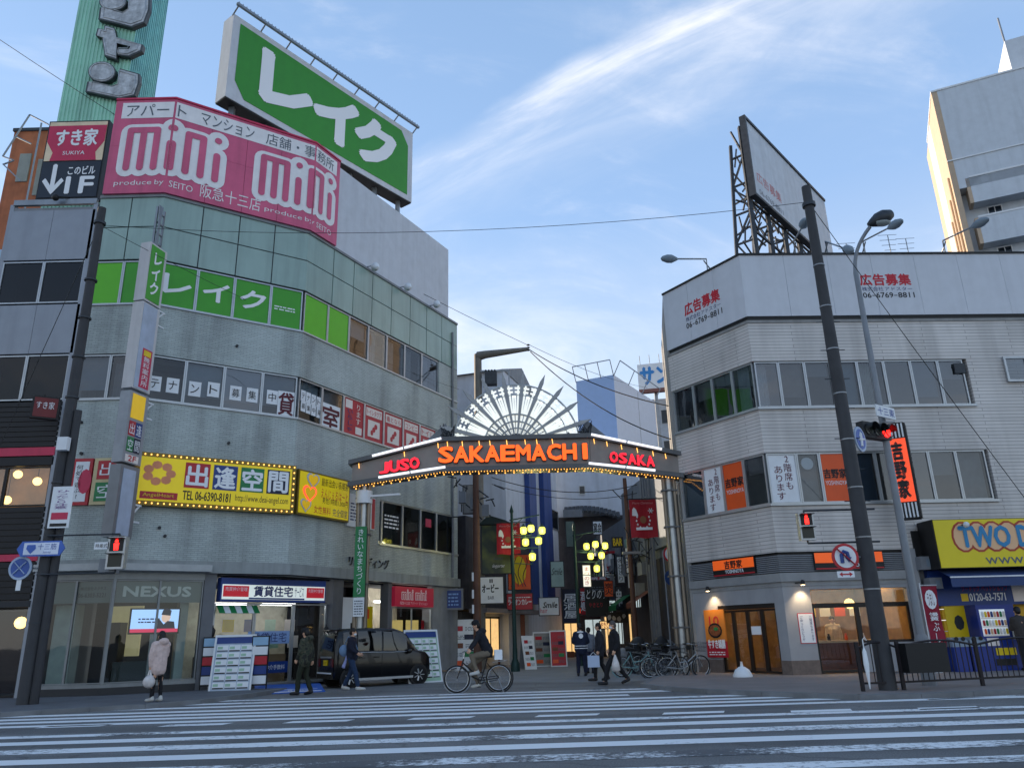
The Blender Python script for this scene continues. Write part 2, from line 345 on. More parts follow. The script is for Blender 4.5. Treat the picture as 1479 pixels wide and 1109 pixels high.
M_ROOM = mat('dim_room', '#4a4d50', 0.8, var=0.3, scale=0.8); M_ROOMD = mat('dark_room', '#202226', 0.85, var=0.3, scale=0.9); M_CURT = mat('curtain_beige', '#808285', 0.9, var=0.15)
M_BLIND = mat('blind_grey', '#76848f', 0.8, var=0.06); M_CONC = mat('concrete', '#8c8c8a', 0.8, var=0.12, streak=0.2, bump=0.2); M_WOOD = mat('reddish_wood', '#6b3c26', 0.5, var=0.25, scale=4)
M_BULB = mat('lit_bulb', '#ffd68a', 0.4, emit=.65, var=0, ecol='#ffb04a'); M_TUBE = mat('lit_tube', '#ffffff', 0.4, emit=.27, var=0, ecol='#f4f6ff')

# ------------------------------------------------------------------ ground
def asphalt():
    m = bpy.data.materials.new('asphalt'); m.use_nodes = True; t = m.node_tree; n = t.nodes; l = t.links; b = n['Principled BSDF']
    g = n.new('ShaderNodeNewGeometry')
    def noi(s, d, sc_=None):
        k = n.new('ShaderNodeTexNoise'); k.inputs['Scale'].default_value = s; k.inputs['Detail'].default_value = d
        if sc_:
            mp = n.new('ShaderNodeMapping'); mp.inputs['Scale'].default_value = sc_; l.new(g.outputs['Position'], mp.inputs[0]); l.new(mp.outputs[0], k.inputs['Vector'])
        else: l.new(g.outputs['Position'], k.inputs['Vector'])
        return k.outputs['Fac']
    a = noi(0.45, 6); f = noi(45, 5); tr = noi(1.0, 4, (0.06, 1.3, 1))
    def mr(x, lo, hi, o0, o1):
        k = n.new('ShaderNodeMapRange'); k.inputs['From Min'].default_value = lo; k.inputs['From Max'].default_value = hi; k.inputs['To Min'].default_value = o0; k.inputs['To Max'].default_value = o1; l.new(x, k.inputs['Value']); return k.outputs[0]
    def mul(x, y):
        k = n.new('ShaderNodeMath'); k.operation = 'MULTIPLY'; l.new(x, k.inputs[0]); l.new(y, k.inputs[1]); return k.outputs[0]
    v = mul(mul(mr(a, .3, .7, .78, 1.25), mr(f, .3, .7, .5, 1.5)), mr(tr, .35, .7, .78, 1.2))
    vo = n.new('ShaderNodeTexVoronoi'); vo.feature = 'DISTANCE_TO_EDGE'; vo.inputs['Scale'].default_value = 0.28; wn = n.new('ShaderNodeTexNoise'); wn.inputs['Scale'].default_value = 1.2; wn.inputs['Detail'].default_value = 6; l.new(g.outputs['Position'], wn.inputs['Vector'])
    ad = n.new('ShaderNodeVectorMath'); ad.operation = 'ADD'; l.new(g.outputs['Position'], ad.inputs[0]); l.new(wn.outputs['Color'], ad.inputs[1]); l.new(ad.outputs[0], vo.inputs['Vector'])
    v = mul(v, mr(vo.outputs['Distance'], 0.0, 0.012, .62, 1.0)); v = mul(v, mr(noi(0.16, 2), .42, .52, .86, 1.08))
    vm = n.new('ShaderNodeVectorMath'); vm.operation = 'SCALE'; vm.inputs[0].default_value = (0.130, 0.134, 0.136); l.new(v, vm.inputs['Scale']); l.new(vm.outputs[0], b.inputs['Base Color'])
    b.inputs['Roughness'].default_value = 0.75; bm = n.new('ShaderNodeBump'); bm.inputs['Strength'].default_value = 0.5; bm.inputs['Distance'].default_value = 0.006; l.new(f, bm.inputs['Height']); l.new(bm.outputs[0], b.inputs['Normal'])
    return m
def paint_mat(name, wear):
    m = bpy.data.materials.new(name); m.use_nodes = True; t = m.node_tree; n = t.nodes; l = t.links; b = n['Principled BSDF']; g = n.new('ShaderNodeNewGeometry')
    k = n.new('ShaderNodeTexNoise'); k.inputs['Scale'].default_value = 9; k.inputs['Detail'].default_value = 9; k.inputs['Roughness'].default_value = 0.75; l.new(g.outputs['Position'], k.inputs['Vector'])
    q = n.new('ShaderNodeTexNoise'); q.inputs['Scale'].default_value = 0.7; q.inputs['Detail'].default_value = 4; l.new(g.outputs['Position'], q.inputs['Vector'])
    ad = n.new('ShaderNodeMath'); ad.operation = 'MULTIPLY_ADD'; l.new(q.outputs['Fac'], ad.inputs[0]); ad.inputs[1].default_value = 0.8; l.new(k.outputs['Fac'], ad.inputs[2])
    mr = n.new('ShaderNodeMapRange'); mr.inputs['From Min'].default_value = 0.62 + wear * 0.3; mr.inputs['From Max'].default_value = 0.76 + wear * 0.3; l.new(ad.outputs[0], mr.inputs['Value'])
    mx = n.new('ShaderNodeMixRGB'); mx.inputs[1].default_value = (0.085, 0.092, 0.10, 1); mx.inputs[2].default_value = (0.76, 0.78, 0.79, 1); l.new(mr.outputs[0], mx.inputs[0]); l.new(mx.outputs[0], b.inputs['Base Color']); b.inputs['Roughness'].default_value = 0.7
    return m
road = struct('road', MB().poly([(-900, -900, 0), (900, -900, 0), (900, 1800, 0), (-900, 1800, 0)]), asphalt())
PA = [paint_mat('road_paint_fresh', 0.0), paint_mat('road_paint_worn', 0.42), paint_mat('road_paint_rubbed', 0.78)]
# stripes: centre and half thickness in pixels where they cross x=740
g0 = gp(740, 1078.5); g1 = gp(0, 1101.0); g2 = gp(1479, 1054.0)
SL = (g2[1] - g1[1]) / (g2[0] - g1[0])
def stripe(yc, hw, xa, xb, w_, name='crosswalk_stripe', z=0.004):
    ya = gp(740, yc + hw)[1] ; yb = gp(740, yc - hw)[1]; x0 = gp(740, yc)[0]
    pts = []
    n = 26
    rnd = random.Random(int(yc * 10))
    lo = [(xa + (xb - xa) * i / n) for i in range(n + 1)]
    j = lambda: rnd.uniform(-0.018, 0.018)
    V = [(x, ya + SL * (x - x0) + j(), z) for x in lo] + [(x, yb + SL * (x - x0) + j(), z) for x in lo]
    mb = MB(); mb.add(V, [(i, i + 1, n + 2 + i, n + 1 + i) for i in range(n)])
    return mb.build(name, PA[w_], road)
for yc, hw, xa, xb, w_ in ((1096, 4.7, -14, 15, 2), (1078.5, 3.6, -15, 15, 0), (1064, 3.1, -15, 15, 1), (1052, 2.4, -15, 15, 0), (1043, 1.7, -15, 15, 1),
                           (1028, 1.3, -14.5, 11.2, 0), (1022.7, 1.25, -14, 10.6, 0), (1018.2, 1.15, -13.5, 10.1, 0), (1013.6, 1.1, -12.8, 9.6, 0), (1008.2, 1.0, -12.2, 2.6, 0), (1003.8, 1.0, -11.6, 9.0, 0), (1000.0, 0.8, -10.9, 7.6, 1), (1119, 5, -14, 15, 1), (1150, 6, -14, 15, 0)):
    stripe(yc, hw, xa, xb, w_)
for xc, yc in ((104, 1048.5), (279, 1046.5), (457, 1041.5), (634, 1036.6), (816, 1032.6), (998, 1029), (1182, 1026), (1366, 1022)):
    c = gp(xc, yc); hw_ = abs(gp(xc + 45, yc - 1)[0] - gp(xc - 45, yc + 1)[0]) / 2
    V = [(c[0] - hw_, c[1] - 0.17 - SL * hw_, .004), (c[0] + hw_, c[1] - 0.17 + SL * hw_, .004), (c[0] + hw_ + .1, c[1] + 0.17 + SL * hw_, .004), (c[0] - hw_ + .1, c[1] + 0.17 - SL * hw_, .004)]
    MB().add(V, [(0, 1, 2, 3)]).build('lane_dash', PA[0], road)
bl = MB()
V = []; a = gp(1340, 1010); b_ = gp(1479, 1003.5)
dx, dy = b_[0] - a[0], b_[1] - a[1]
bl.add([(a[0], a[1] - .08, .004), (a[0] + dx * 6, a[1] + dy * 6 - .08, .004), (a[0] + dx * 6, a[1] + dy * 6 + .08, .004), (a[0], a[1] + .08, .004)], [(0, 1, 2, 3)]); bl.build('edge_line', PA[1], road)
M_PAVE = mat('grey_paving', '#626468', 0.75, var=0.16, scale=1.2, bump=0.25); M_PAVEL = mat('warm_concrete_paving', '#7d7673', 0.78, var=0.14, scale=1.0, bump=0.25); M_KERB = mat('kerb_stone', '#6d6f71', 0.75, var=0.15, scale=3)
M_STREET = mat('arcade_paving', '#777a7d', 0.75, var=0.15, scale=0.9, bump=0.2)
def sidewalk(name, edge, back, m):
    poly = edge + back; n = len(poly); mb = MB()
    mb.add([(x, y, 0.1) for x, y in poly] + [(x, y, -0.05) for x, y in poly], [tuple(range(n))] + [(i, i + n, (i + 1) % n + n, (i + 1) % n) for i in range(n)])
    o = struct(name, mb, m)
    # kerb stones, each its own block
    for i in range(len(edge) - 1):
        p = Vector((*edge[i], 0)); q = Vector((*edge[i + 1], 0)); L_ = (q - p).length; k = max(1, min(14, int(L_ / 0.9)))
        if L_ > 25: continue
        d = (q - p).normalized(); nn = Vector((d.y, -d.x, 0)); fr = Fr(p, d, nn)
        for j in range(k): bx('kerb_stone', M_KERB, o, fr, L_ * j / k + .006, L_ * (j + 1) / k - .006, 0.0, 0.104, -0.16, 0.012)
    return o
def gps(l): return [gp(x, y, 0.1) for x, y in l]
ledge = [(-60, 17.2)] + gps([(0, 1029), (60, 1025), (130, 1021), (210, 1017), (290, 1010)]) + [(-7.35, 22.2), (-6.9, 24.4)]
sidewalk('sidewalk_left', ledge, [(-7.6, 25.95), (-12, 23.6), (-60, 23.6)], M_PAVE)
redge = [(5.75, 27.6), (4.2, 25.6)] + gps([(925, 987), (960, 991), (1020, 995), (1100, 998.5), (1180, 1001), (1240, 1003), (1330, 1001), (1479, 995)]) + [(60, 20.5)]
sidewalk('sidewalk_right', redge, [(60, 25.2), (8.1, 24.9), (6.2, 27.7)], M_PAVEL)
c0 = gp(560, 986.5); c1_ = gp(900, 984.5)
struct('arcade_street', MB().poly([(c0[0], c0[1], .004), (c1_[0], c1_[1], .004), (4.3, 25.7, .004), (5.6, 27.9, .004), (9, 33, .004), (9, 80, .004), (-4, 80, .004), (-4, 33.5, .004), (-6.2, 28.6, .004)]), M_STREET)

# ------------------------------------------------------------------ the big corner building on the left
A, B, C = (-11.81, 23.13), (-7.55, 25.92), (-2.65, 35.35)
LW = -14.0
L1 = seg((LW, 23.13), A); L2 = seg(A, B); L3 = seg(B, C)
def turn(f, g):
    return math.tan(math.acos(max(-1, min(1, f.u.dot(g.u)))) / 2)
L1.t1 = L2.t0 = turn(L1, L2); L2.t1 = L3.t0 = turn(L2, L3)
ZT, Z4T, Z4B, Z3T, Z3B, Z1 = 16.06, 13.70, 12.10, 10.35, 8.84, 3.49
BT = {f: tile_mat('green_grey_tiles', '#a6b0ae', '#858f8d', f, 0.21, 0.062, 0.007, streak=0.40, cvar=.09, bump=.35) for f in (L1, L2, L3)}
LB = thing('corner_building', 'four-storey corner building clad in grey-green tiles with green panelled parapet, left of the arch', 'building', (-9, 27, 0))
FAC = (L1, L2, L3)
def walls(fr, z0, z1, name='tiled_wall', m=None, d0=-0.25, d1=0.0, u0=0, u1=None):
    return bx(name, m or BT[fr], LB, fr, u0, fr.L if u1 is None else u1, z0, z1, d0, d1)
Z2T, Z2B = 6.62, 4.86
for fr in FAC:
    walls(fr, Z3T, Z4B - .06); 
    walls(fr, Z2T if fr is L3 else 3.85, Z3B - .06)
walls(L3, 3.85, Z2B)
M_BAND = mat('stone_band', '#8d9393', 0.5, var=0.08, streak=0.35)
for fr in FAC:
    bx('cornice_band', M_BAND, LB, fr, 0, fr.L, 3.49, 3.85, -0.25, 0.14)
    bx('window_sill', M_ALU, LB, fr, 0, fr.L, Z4B - .06, Z4B, -0.25, 0.05); bx('window_sill', M_ALU, LB, fr, 0, fr.L, Z3B - .06, Z3B, -0.25, 0.05)
    bx('parapet_backing', M_DKSTEEL, LB, fr, 0, fr.L, Z4T, ZT, -0.3, -0.04)
# interior core and roof
def inset(d):
    return [L1.P(0, 0, d), L1.P(L1.L + d * L1.t1, 0, d), L2.P(L2.L + d * L2.t1, 0, d), L3.P(L3.L, 0, d)]
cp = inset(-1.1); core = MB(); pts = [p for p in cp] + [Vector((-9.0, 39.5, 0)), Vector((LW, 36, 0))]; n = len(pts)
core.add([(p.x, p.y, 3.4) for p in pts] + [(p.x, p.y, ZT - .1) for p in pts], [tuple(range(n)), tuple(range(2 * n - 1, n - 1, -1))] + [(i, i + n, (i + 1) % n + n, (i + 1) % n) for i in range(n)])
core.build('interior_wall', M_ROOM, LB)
rf = MB(); rp_ = inset(-.31) + [Vector((-9.0, 39.5, 0)), Vector((LW, 36, 0))]; rf.poly([(p.x, p.y, ZT - .05) for p in rp_]); rf.build('roof', M_CONC, LB)
bx('party_wall', M_CONC, LB, Fr((LW, 23.4, 0), (0, 1, 0), (-1, 0, 0)), 0, 12.5, 3.4, ZT - .06, -.2, 0.0)
# end wall at C and the flank
end = seg(C, (-7.9, 38.2)); bx('end_wall', M_GREY, LB, end, 0.0, end.L, 3.49, ZT - .01, -0.3, 0)
for z in (3.55, 7.2, 10.4 - .12, 13.75):      # floor slabs behind windows
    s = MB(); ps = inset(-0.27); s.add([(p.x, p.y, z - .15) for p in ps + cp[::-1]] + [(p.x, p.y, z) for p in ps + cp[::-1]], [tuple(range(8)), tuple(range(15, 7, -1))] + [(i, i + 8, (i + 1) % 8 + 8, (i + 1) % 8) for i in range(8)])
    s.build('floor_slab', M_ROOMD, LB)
# parapet panels, each a panel
M_PANEL = mat('green_glass_panel', '#8ea79f', 0.28, var=0.10, scale=0.7, streak=0.22, spec=0.6)
ZM = 14.93
def panels(fr, us):
    for a_, b_ in zip(us, us[1:]):
        for z0, z1 in ((Z4T + .02, ZM - .02), (ZM + .02, ZT)):
            bx('panel', M_PANEL, LB, fr, a_ if a_ == 0 else a_ + .02, b_ if abs(b_ - fr.L) < 1e-6 else b_ - .02, z0, z1, -0.04, 0.0)
panels(L1, [0, L1.L / 2, L1.L]); panels(L2, [0, L2.px(289, 350)[0], L2.px(344, 350)[0], L2.px(396, 350)[0], L2.L])
pu = [0] + [L3.px(x, y)[0] for x, y in ((480, 420), (510, 430), (537, 450), (565, 460), (592, 480), (616, 490), (638, 500))] + [L3.L]; panels(L3, pu)
for fr in FAC: bx('coping', M_GREY, LB, fr, 0, fr.L, ZT, ZT + .1, -0.35, 0.05)
GL_VAR = [M_GLASS, glass_mat('window_glass_clear', (.72, .78, .80), .45), glass_mat('window_glass_dusty', (.52, .56, .58), .8, .06), glass_mat('window_glass_blue', (.5, .58, .66), 1.0)]
def window(parent, fr, u0, u1, z0, z1, glass=M_GLASS, d=-0.08, fm=M_ALU, bar=0.045, cross=False, extra=None):
    f = MB(); a_ = bar
    if glass is M_GLASS: glass = random.choice(GL_VAR)
    f.box(fr, u0, u1, z0, z0 + a_, d - .03, d + .04); f.box(fr, u0, u1, z1 - a_, z1, d - .03, d + .04)
    f.box(fr, u0, u0 + a_, z0 + a_, z1 - a_, d - .03, d + .04); f.box(fr, u1 - a_, u1, z0 + a_, z1 - a_, d - .03, d + .04)
    if cross: f.box(fr, (u0 + u1) / 2 - .02, (u0 + u1) / 2 + .02, z0 + a_, z1 - a_, d - .025, d + .03)
    o = f.build('window', fm, parent)
    g = MB(); g.add([fr.P(u0 + a_, z0 + a_, d), fr.P(u1 - a_, z0 + a_, d), fr.P(u1 - a_, z1 - a_, d), fr.P(u0 + a_, z1 - a_, d)], [(0, 1, 2, 3)])
    g.build('pane', glass, o)
    return o
def film(fr, u0, u1, z0, z1, m, o, d=-0.1, name='film'):
    return MB().add([fr.P(u0, z0, d), fr.P(u1, z0, d), fr.P(u1, z1, d), fr.P(u0, z1, d)], [(0, 1, 2, 3)]).build(name, m, o)
def strip(fr, xs, y, z0, z1, kinds, u_first=None, u_last=None):
    us = [fr.px(x, y)[0] for x in xs]
    if u_first is not None: us[0] = u_first
    if u_last is not None: us[-1] = u_last
    out = []
    for i, (a_, b_) in enumerate(zip(us, us[1:])):
        k = kinds[i] if i < len(kinds) else None
        if k == 'wall': bx('pier', BT[fr], LB, fr, a_, b_, z0, z1, -0.25, 0.0); out.append(None); continue
        o = window(LB, fr, a_ + .004, b_ - .004, z0, z1); out.append((o, a_, b_))
        if k == 'green': film(fr, a_ + .05, b_ - .05, z0 + .05, z1 - .05, M_LAKE, o, -0.07)
        elif k == 'lime': film(fr, a_ + .05, b_ - .05, z0 + .05, z1 - .05, M_LIME, o, -0.07)
        elif k == 'curtain':
            c = MB(); n_ = 10; uu = [a_ + .06 + (b_ - a_ - .12) * (0.0 + 0.62 * j / n_) for j in range(n_ + 1)]
            for j in range(n_): c.add([fr.P(uu[j], z0, -.3 - .05 * (j % 2)), fr.P(uu[j + 1], z0, -.3 - .05 * ((j + 1) % 2)), fr.P(uu[j + 1], z1, -.3 - .05 * ((j + 1) % 2)), fr.P(uu[j], z1, -.3 - .05 * (j % 2))], [(0, 1, 2, 3)])
            c.build('curtain', M_CURT, o)
        elif k == 'blind': film(fr, a_ + .05, b_ - .05, z0 + .35, z1 - .03, M_BLIND, o, -0.22, 'blind')
        elif k is None:
            q_ = random.random()
            if q_ < .6: film(fr, a_ + .05, b_ - .05, z1 - (z1 - z0) * (.25 + .5 * random.random()), z1 - .03, M_BLIND if q_ < .35 else M_CURT, o, -0.24, 'blind')
        elif k == 'red': film(fr, a_ + .04, b_ - .04, z0 + .04, z1 - .04, M_RED, o, -0.072, 'poster')
    return out
# fourth floor
strip(L1, (100, 174, 216), 410, Z4B, Z4T - .03, ['lime', 'green'], 0.02, L1.L - .12)
w4 = strip(L2, (226, 282, 337, 391, 437), 440, Z4B, Z4T - .03, ['green'] * 4, .1, L2.L - .06)
for ch, (o, a_, b_) in zip('レイク', w4[:3]):
    wd = b_ - a_; text(ch, M_INKW, o, L2, a_ + wd * .18, b_ - wd * .14, Z4B + .5, Z4T - .42, d=-0.06, bold=0.035)
o, a_, b_ = w4[3]; scribble(o, M_INKW, L2, a_ + .15, b_ - .25, Z4B + .65, Z4B + .85, -.06, 2, 5)
w4r = strip(L3, (440, 470, 502, 531, 558.5, 585, 610, 634, 655), 560, Z4B, Z4T - .03, ['lime', 'lime', None, 'curtain', 'curtain', 'curtain', 'curtain', 'wall'], .05, L3.L)
# third floor
strip(L1, (90, 156, 206), 540, Z3B, Z3T - .02, ['blind', 'curtain'], .02, L1.L - .12)
w3 = strip(L2, (208, 266, 323, 379, 430), 560, Z3B, Z3T - .02, [None, 'blind', 'blind', 'blind'], .1, L2.L - .06)
w3r = strip(L3, (433, 465, 497, 527.5, 556, 584, 608, 631, 655), 610, Z3B, Z3T - .02, [None, None, 'red', 'red', 'red', 'red', 'red', 'wall'], .05, L3.L)
# one sheet of paper per character in the third-floor windows
for ch, x, y, k in (('テ', 224, 553, 0), ('ナ', 250, 556, 0), ('ン', 282, 561, 1), ('ト', 309, 562, 1), ('募', 341, 567, 2), ('集', 365, 570, 2), ('中', 394, 573, 3)):
    u, v = L2.px(x, y); o = w3[k][0]
    film(L2, u - .19, u + .19, v - .25, v + .25, M_PAPER, o, -0.066, 'paper_notice'); text(ch, M_INK, o, L2, u - .13, u + .13, v - .15, v + .15, d=-0.058)
u, v = L2.px(414, 583); film(L2, u - .3, u + .28, v - .46, v + .46, M_PAPER, w3[3][0], -0.062, 'paper_notice'); text('貸', mat('maroon_ink', '#5a1c28', var=0), w3[3][0], L2, u - .27, u + .25, v - .4, v + .4, d=-0.05, bold=.02)
u, v = L3.px(480, 603); film(L3, u - .55, u + .5, v - .55, v + .5, M_PAPER, w3r[1][0], -0.066, 'paper_notice'); text('室', MATS['maroon_ink'], w3r[1][0], L3, u - .5, u + .45, v - .48, v + .42, d=-0.056, bold=.02)
for i in range(4):
    for j in range(2):
        u, v = L3.px(440 + i * 7.5, 571 + j * 15 + i * 3.2); film(L3, u - .12, u + .12, v - .2, v + .2, M_PAPER, w3r[0][0], -0.066, 'paper_notice')
        text('テナント募集中貸'[j * 4 + i], M_INK, w3r[0][0], L3, u - .08, u + .08, v - .1, v + .1, d=-.058)
M_CREAM = mat('cream_print', '#e4d9d2', 0.5, var=.04)
for i, (t1, pic) in enumerate((('いらっしゃい', 0), ('トイレタクア', 1), ('着となら', 2), ('コンビニ', 3), ('トイレ', 4))):
    o, a_, b_ = w3r[2 + i]; wd = b_ - a_; h_ = Z3T - Z3B
    if i > 0:
        film(L3, a_ + wd * .1, b_ - wd * .1, Z3T - .48, Z3T - .14, M_CREAM, o, -.064, 'poster_title'); text(t1, M_INKR, o, L3, a_ + wd * .14, b_ - wd * .14, Z3T - .43, Z3T - .2, d=-.055)
        film(L3, a_ + wd * .2, b_ - wd * .2, Z3B + .2, Z3B + .88, M_CREAM, o, -.064, 'poster_picture')
        mb = MB(); cx, cz = (a_ + b_) / 2, Z3B + .52
        for q in range(3): mb.prism(L3, [(cx + (.17 - .03 * q) * math.cos(t * .628) * (.5 + .2 * q) + (q - 1) * .12, cz + (q - 1) * .14 + .11 * math.sin(t * .628)) for t in range(10)], -.062, -.058 + q * .001)
        mb.build('poster_print', M_RED, o)
    else:
        film(L3, a_ + wd * .1, a_ + wd * .42, Z3T - .45, Z3T - .12, M_CREAM, o, -.064, 'poster_title'); text('いらしゃ', M_INKB, o, L3, a_ + wd * .2, a_ + wd * .45, Z3B + .15, Z3T - .5, d=-.055, vert=True)
        text('ります', M_CREAM, o, L3, a_ + wd * .6, a_ + wd * .82, Z3B + .5, Z3T - .2, d=-.055, vert=True); film(L3, a_ + wd * .6, a_ + wd * .9, Z3B + .12, Z3B + .4, M_CREAM, o, -.064, 'poster_picture')
# second floor of the side facade
u0 = L3.px(548, 745)[0]; us = [u0] + [L3.px(x, 750)[0] for x in (553, 583, 609, 632, 656)]
walls(L3, Z2B, Z2T, u1=us[0])
for i, (a_, b_) in enumerate(zip(us[:-1], us[1:])):
    o = window(LB, L3, a_ + .004, b_ - .004, Z2B + .06, Z2T)
    if i == 1: scribble(o, M_INKW, L3, a_ + .2, b_ - .25, Z2B + .7, Z2B + 1.3, -.07, 4, 4)
    if i == 3: film(L3, a_ + .4, b_ - .4, Z2T - .7, Z2T - .35, M_CRIM, o, -.07, 'sticker')
walls(L3, Z2B, Z2T, u0=us[-1], name='pier'); bx('window_sill', M_ALU, LB, L3, us[0], L3.L, Z2B, Z2B + .06, -.2, .06)
# raised letters with the building's name, partly behind the banner pole
ptext('リビルディング', M_DKSTEEL, LB, L3, 505, 802, 562, 822, d=.06, slant=.25, thick=.04)
# little pipes and holes on the tiles
for x, y, f in ((330, 640, L2), (342, 500, L2), (118, 610, L1), (118, 655, L1), (230, 762, L2), (238, 774, L2)):
    u, v = f.px(x, y); MB().tube([f.P(u, v, -.02), f.P(u, v, .06)], .05, 8).build('wall_vent', M_DARK, LB)
MB().tube([L3.P(L3.L - .5, 3.9, .06), L3.P(L3.L - .5, 8.5, .06), L3.P(L3.L - .5, 15.5, .06)], .05, 8).build('drain_pipe', M_GREY, LB)

# parapet-top pink sign that wraps the corner
SG = thing('rooftop_sign', 'faded crimson wrap-around rooftop sign reading mini mini above the tiled corner building', 'sign', (-9, 25.2, ZT + .1))
ue = L3.px(488.5, 300, .12)[0]
M_PINK = mat('sun_faded_crimson', '#cb5a7c', 0.45, var=0.14, scale=0.8, streak=0.18)
S0, S1 = 16.18, 20.0
us0 = L1.px(158, 215, .12)[0]
def seamed(fr, a_, b_, n1, n2, z0, z1, d0, d1, m, par, nm, g=.006):
    for i in range(n1):
        for j in range(n2):
            x0 = a_ + (b_ - a_) * i / n1; x1 = a_ + (b_ - a_) * (i + 1) / n1
            bx(nm, m, par, fr, x0 if i == 0 else x0 + g, x1 if i == n1 - 1 else x1 - g, z0 + (z1 - z0) * j / n2 + (g if j else 0), z0 + (z1 - z0) * (j + 1) / n2, d0, d1)
seamed(L1, us0, L1.L, 1, 2, S0, S1, .02, .12, M_PINK, SG, 'sign_panel'); seamed(L2, 0, L2.L, 4, 2, S0, S1, .02, .12, M_PINK, SG, 'sign_panel'); seamed(L3, 0, ue, 1, 2, S0, S1, .02, .12, M_PINK, SG, 'sign_panel')
for fr, a_, b_ in ((L1, us0 + .02, L1.L), (L2, 0, L2.L), (L3, 0, ue - .02)): bx('sign_backing', M_DKSTEEL, SG, fr, a_, b_, S0 + .02, S1 - .02, -.04, .018)
for fr, a_, b_ in ((L1, us0, L1.L), (L2, 0, L2.L), (L3, 0, ue)):
    bx('sign_rim', M_CRIM, SG, fr, a_, b_, S1, S1 + .07, -.02, .16)
# one long strip coordinate along the three facets for the lettering
def wrap(s):
    s += us0
    if s < L1.L: return L1, s
    s -= L1.L
    if s < L2.L: return L2, s
    return L3, s - L2.L
SLEN = L1.L - us0 + L2.L + ue
def clip_poly(P, x, keep_left):
    out = []
    for (a0, b0), (a1, b1) in zip(P, P[1:] + P[:1]):
        i0 = (a0 <= x) == keep_left or a0 == x; i1 = (a1 <= x) == keep_left or a1 == x
        if i0: out.append((a0, b0))
        if i0 != i1: f = (x - a0) / (a1 - a0); out.append((x, b0 + (b1 - b0) * f))
    return out
def put_poly(mb, P, d):
    lo = -1e9
    for j, (fr, s_off) in enumerate(((L1, us0), (L2, us0 - L1.L), (L3, us0 - L1.L - L2.L))):
        e0 = (-1e9, L1.L - us0, L1.L - us0 + L2.L)[j]; e1 = (L1.L - us0, L1.L - us0 + L2.L, 1e9)[j]
        Q = clip_poly(clip_poly(P, e0, False) if e0 > -1e8 else P, e1, True) if e1 < 1e8 else clip_poly(P, e0, False)
        if len(Q) >= 3: mb.add([fr.P(min(max(x + s_off, -1), fr.L + 1), y, d) for x, y in Q], [tuple(range(len(Q)))])
def wrap_text(body, m, s0, s1, v0, v1, d, bold=0, res=2, name='lettering', drop=0.0):
    vs, fs, asp = text_data(body, res); mb = MB(); b = bold
    offs = [(0, 0)] if b == 0 else [(b * math.cos(k * math.pi / 8), b * math.sin(k * math.pi / 8)) for k in range(16)]
    bend = [L1.L - us0, L1.L - us0 + L2.L]
    for i, (du, dv) in enumerate(offs):
        for f in fs: put_poly(mb, [(s0 + vs[q][0] * (s1 - s0) + du, v0 + vs[q][1] * (v1 - v0) + dv) for q in f], d + i * .0005)
    o = mb.build(name, m, SG); bm = bmesh.new(); bm.from_mesh(o.data); bmesh.ops.remove_doubles(bm, verts=bm.verts, dist=1e-4); bm.to_mesh(o.data); bm.free(); return o
def wrap_bar(m, s0, s1, v0, v1, d, name):
    bnd = [s0] + [x for x in (L1.L - us0, L1.L - us0 + L2.L) if s0 < x < s1] + [s1]; mb = MB()
    for a_, b_ in zip(bnd, bnd[1:]):
        fr, u = wrap(a_ + 1e-4); k = b_ - a_
        mb.add([fr.P(u, v0, d), fr.P(u + k, v0, d), fr.P(u + k, v1, d), fr.P(u, v1, d)], [(0, 1, 2, 3)])
    return mb.build(name, m, SG)
M_SIGNW = mat('sign_cream_white', '#e6e4e4', 0.45, var=.06, streak=.08)
wrap_bar(M_SIGNW, .25, SLEN - .2, S1 - .78, S1 - .12, .128, 'title_strip')
bends = [L1.L - us0, L1.L - us0 + L2.L]
wrap_text('アパート', M_INKG, .42, bends[0] + .35, S1 - .70, S1 - .2, .136); wrap_text('マンション', M_INKG, bends[0] + .85, bends[0] + 2.75, S1 - .70, S1 - .2, .136)
wrap_text('店舗・事務所', M_INKG, bends[0] + 3.2, SLEN - .4, S1 - .70, S1 - .2, .136)
def rounded_word(s0, widths, v0, v1, rad, m, d, name):
    """chunky rounded lower-case m i n i drawn as fat strokes"""
    mb = MB(); s = s0; h_ = v1 - v0; k = 0
    def stroke(pts, r):
        nonlocal k
        k += 1
        for (x0, y0), (x1, y1) in zip(pts, pts[1:]):
            a_ = math.atan2(y1 - y0, x1 - x0)
            poly = [(x0 + r * math.cos(a_ + math.pi / 2 + math.pi * i / 8), y0 + r * math.sin(a_ + math.pi / 2 + math.pi * i / 8)) for i in range(9)] + [(x1 + r * math.cos(a_ - math.pi / 2 + math.pi * i / 8), y1 + r * math.sin(a_ - math.pi / 2 + math.pi * i / 8)) for i in range(9)]
            put_poly(mb, poly, d + k * .0006)
    for ch, wd in zip('mini', widths):
        if ch == 'i':
            x = s + wd / 2; stroke([(x, v0), (x, v0 + h_ * .6)], rad); stroke([(x, v1), (x + .001, v1)], rad * 1.05)
        else:
            n_ = 3 if ch == 'm' else 2; top = v0 + h_ * .98
            for j in range(n_):
                x = s + wd * (j + .5) / n_; stroke([(x, v0), (x, top - rad * .4)], rad)
            stroke([(s + wd * .5 / n_, top - rad * .35), (s + wd * (n_ - .5) / n_, top - rad * .35)], rad * .95)
        s += wd
    return mb.build(name, m, SG)
V0, V1 = S0 + 1.0, S1 - 1.22
for s0, ws in ((.45, (1.42, .5, 1.0, .5)), (SLEN - 3.55, (1.32, .48, .95, .5))):
    rounded_word(s0, ws, V0, V1, .35, M_SIGNW, .13, 'word_outline'); rounded_word(s0, ws, V0, V1, .12, M_PINK, .15, 'word_fill')
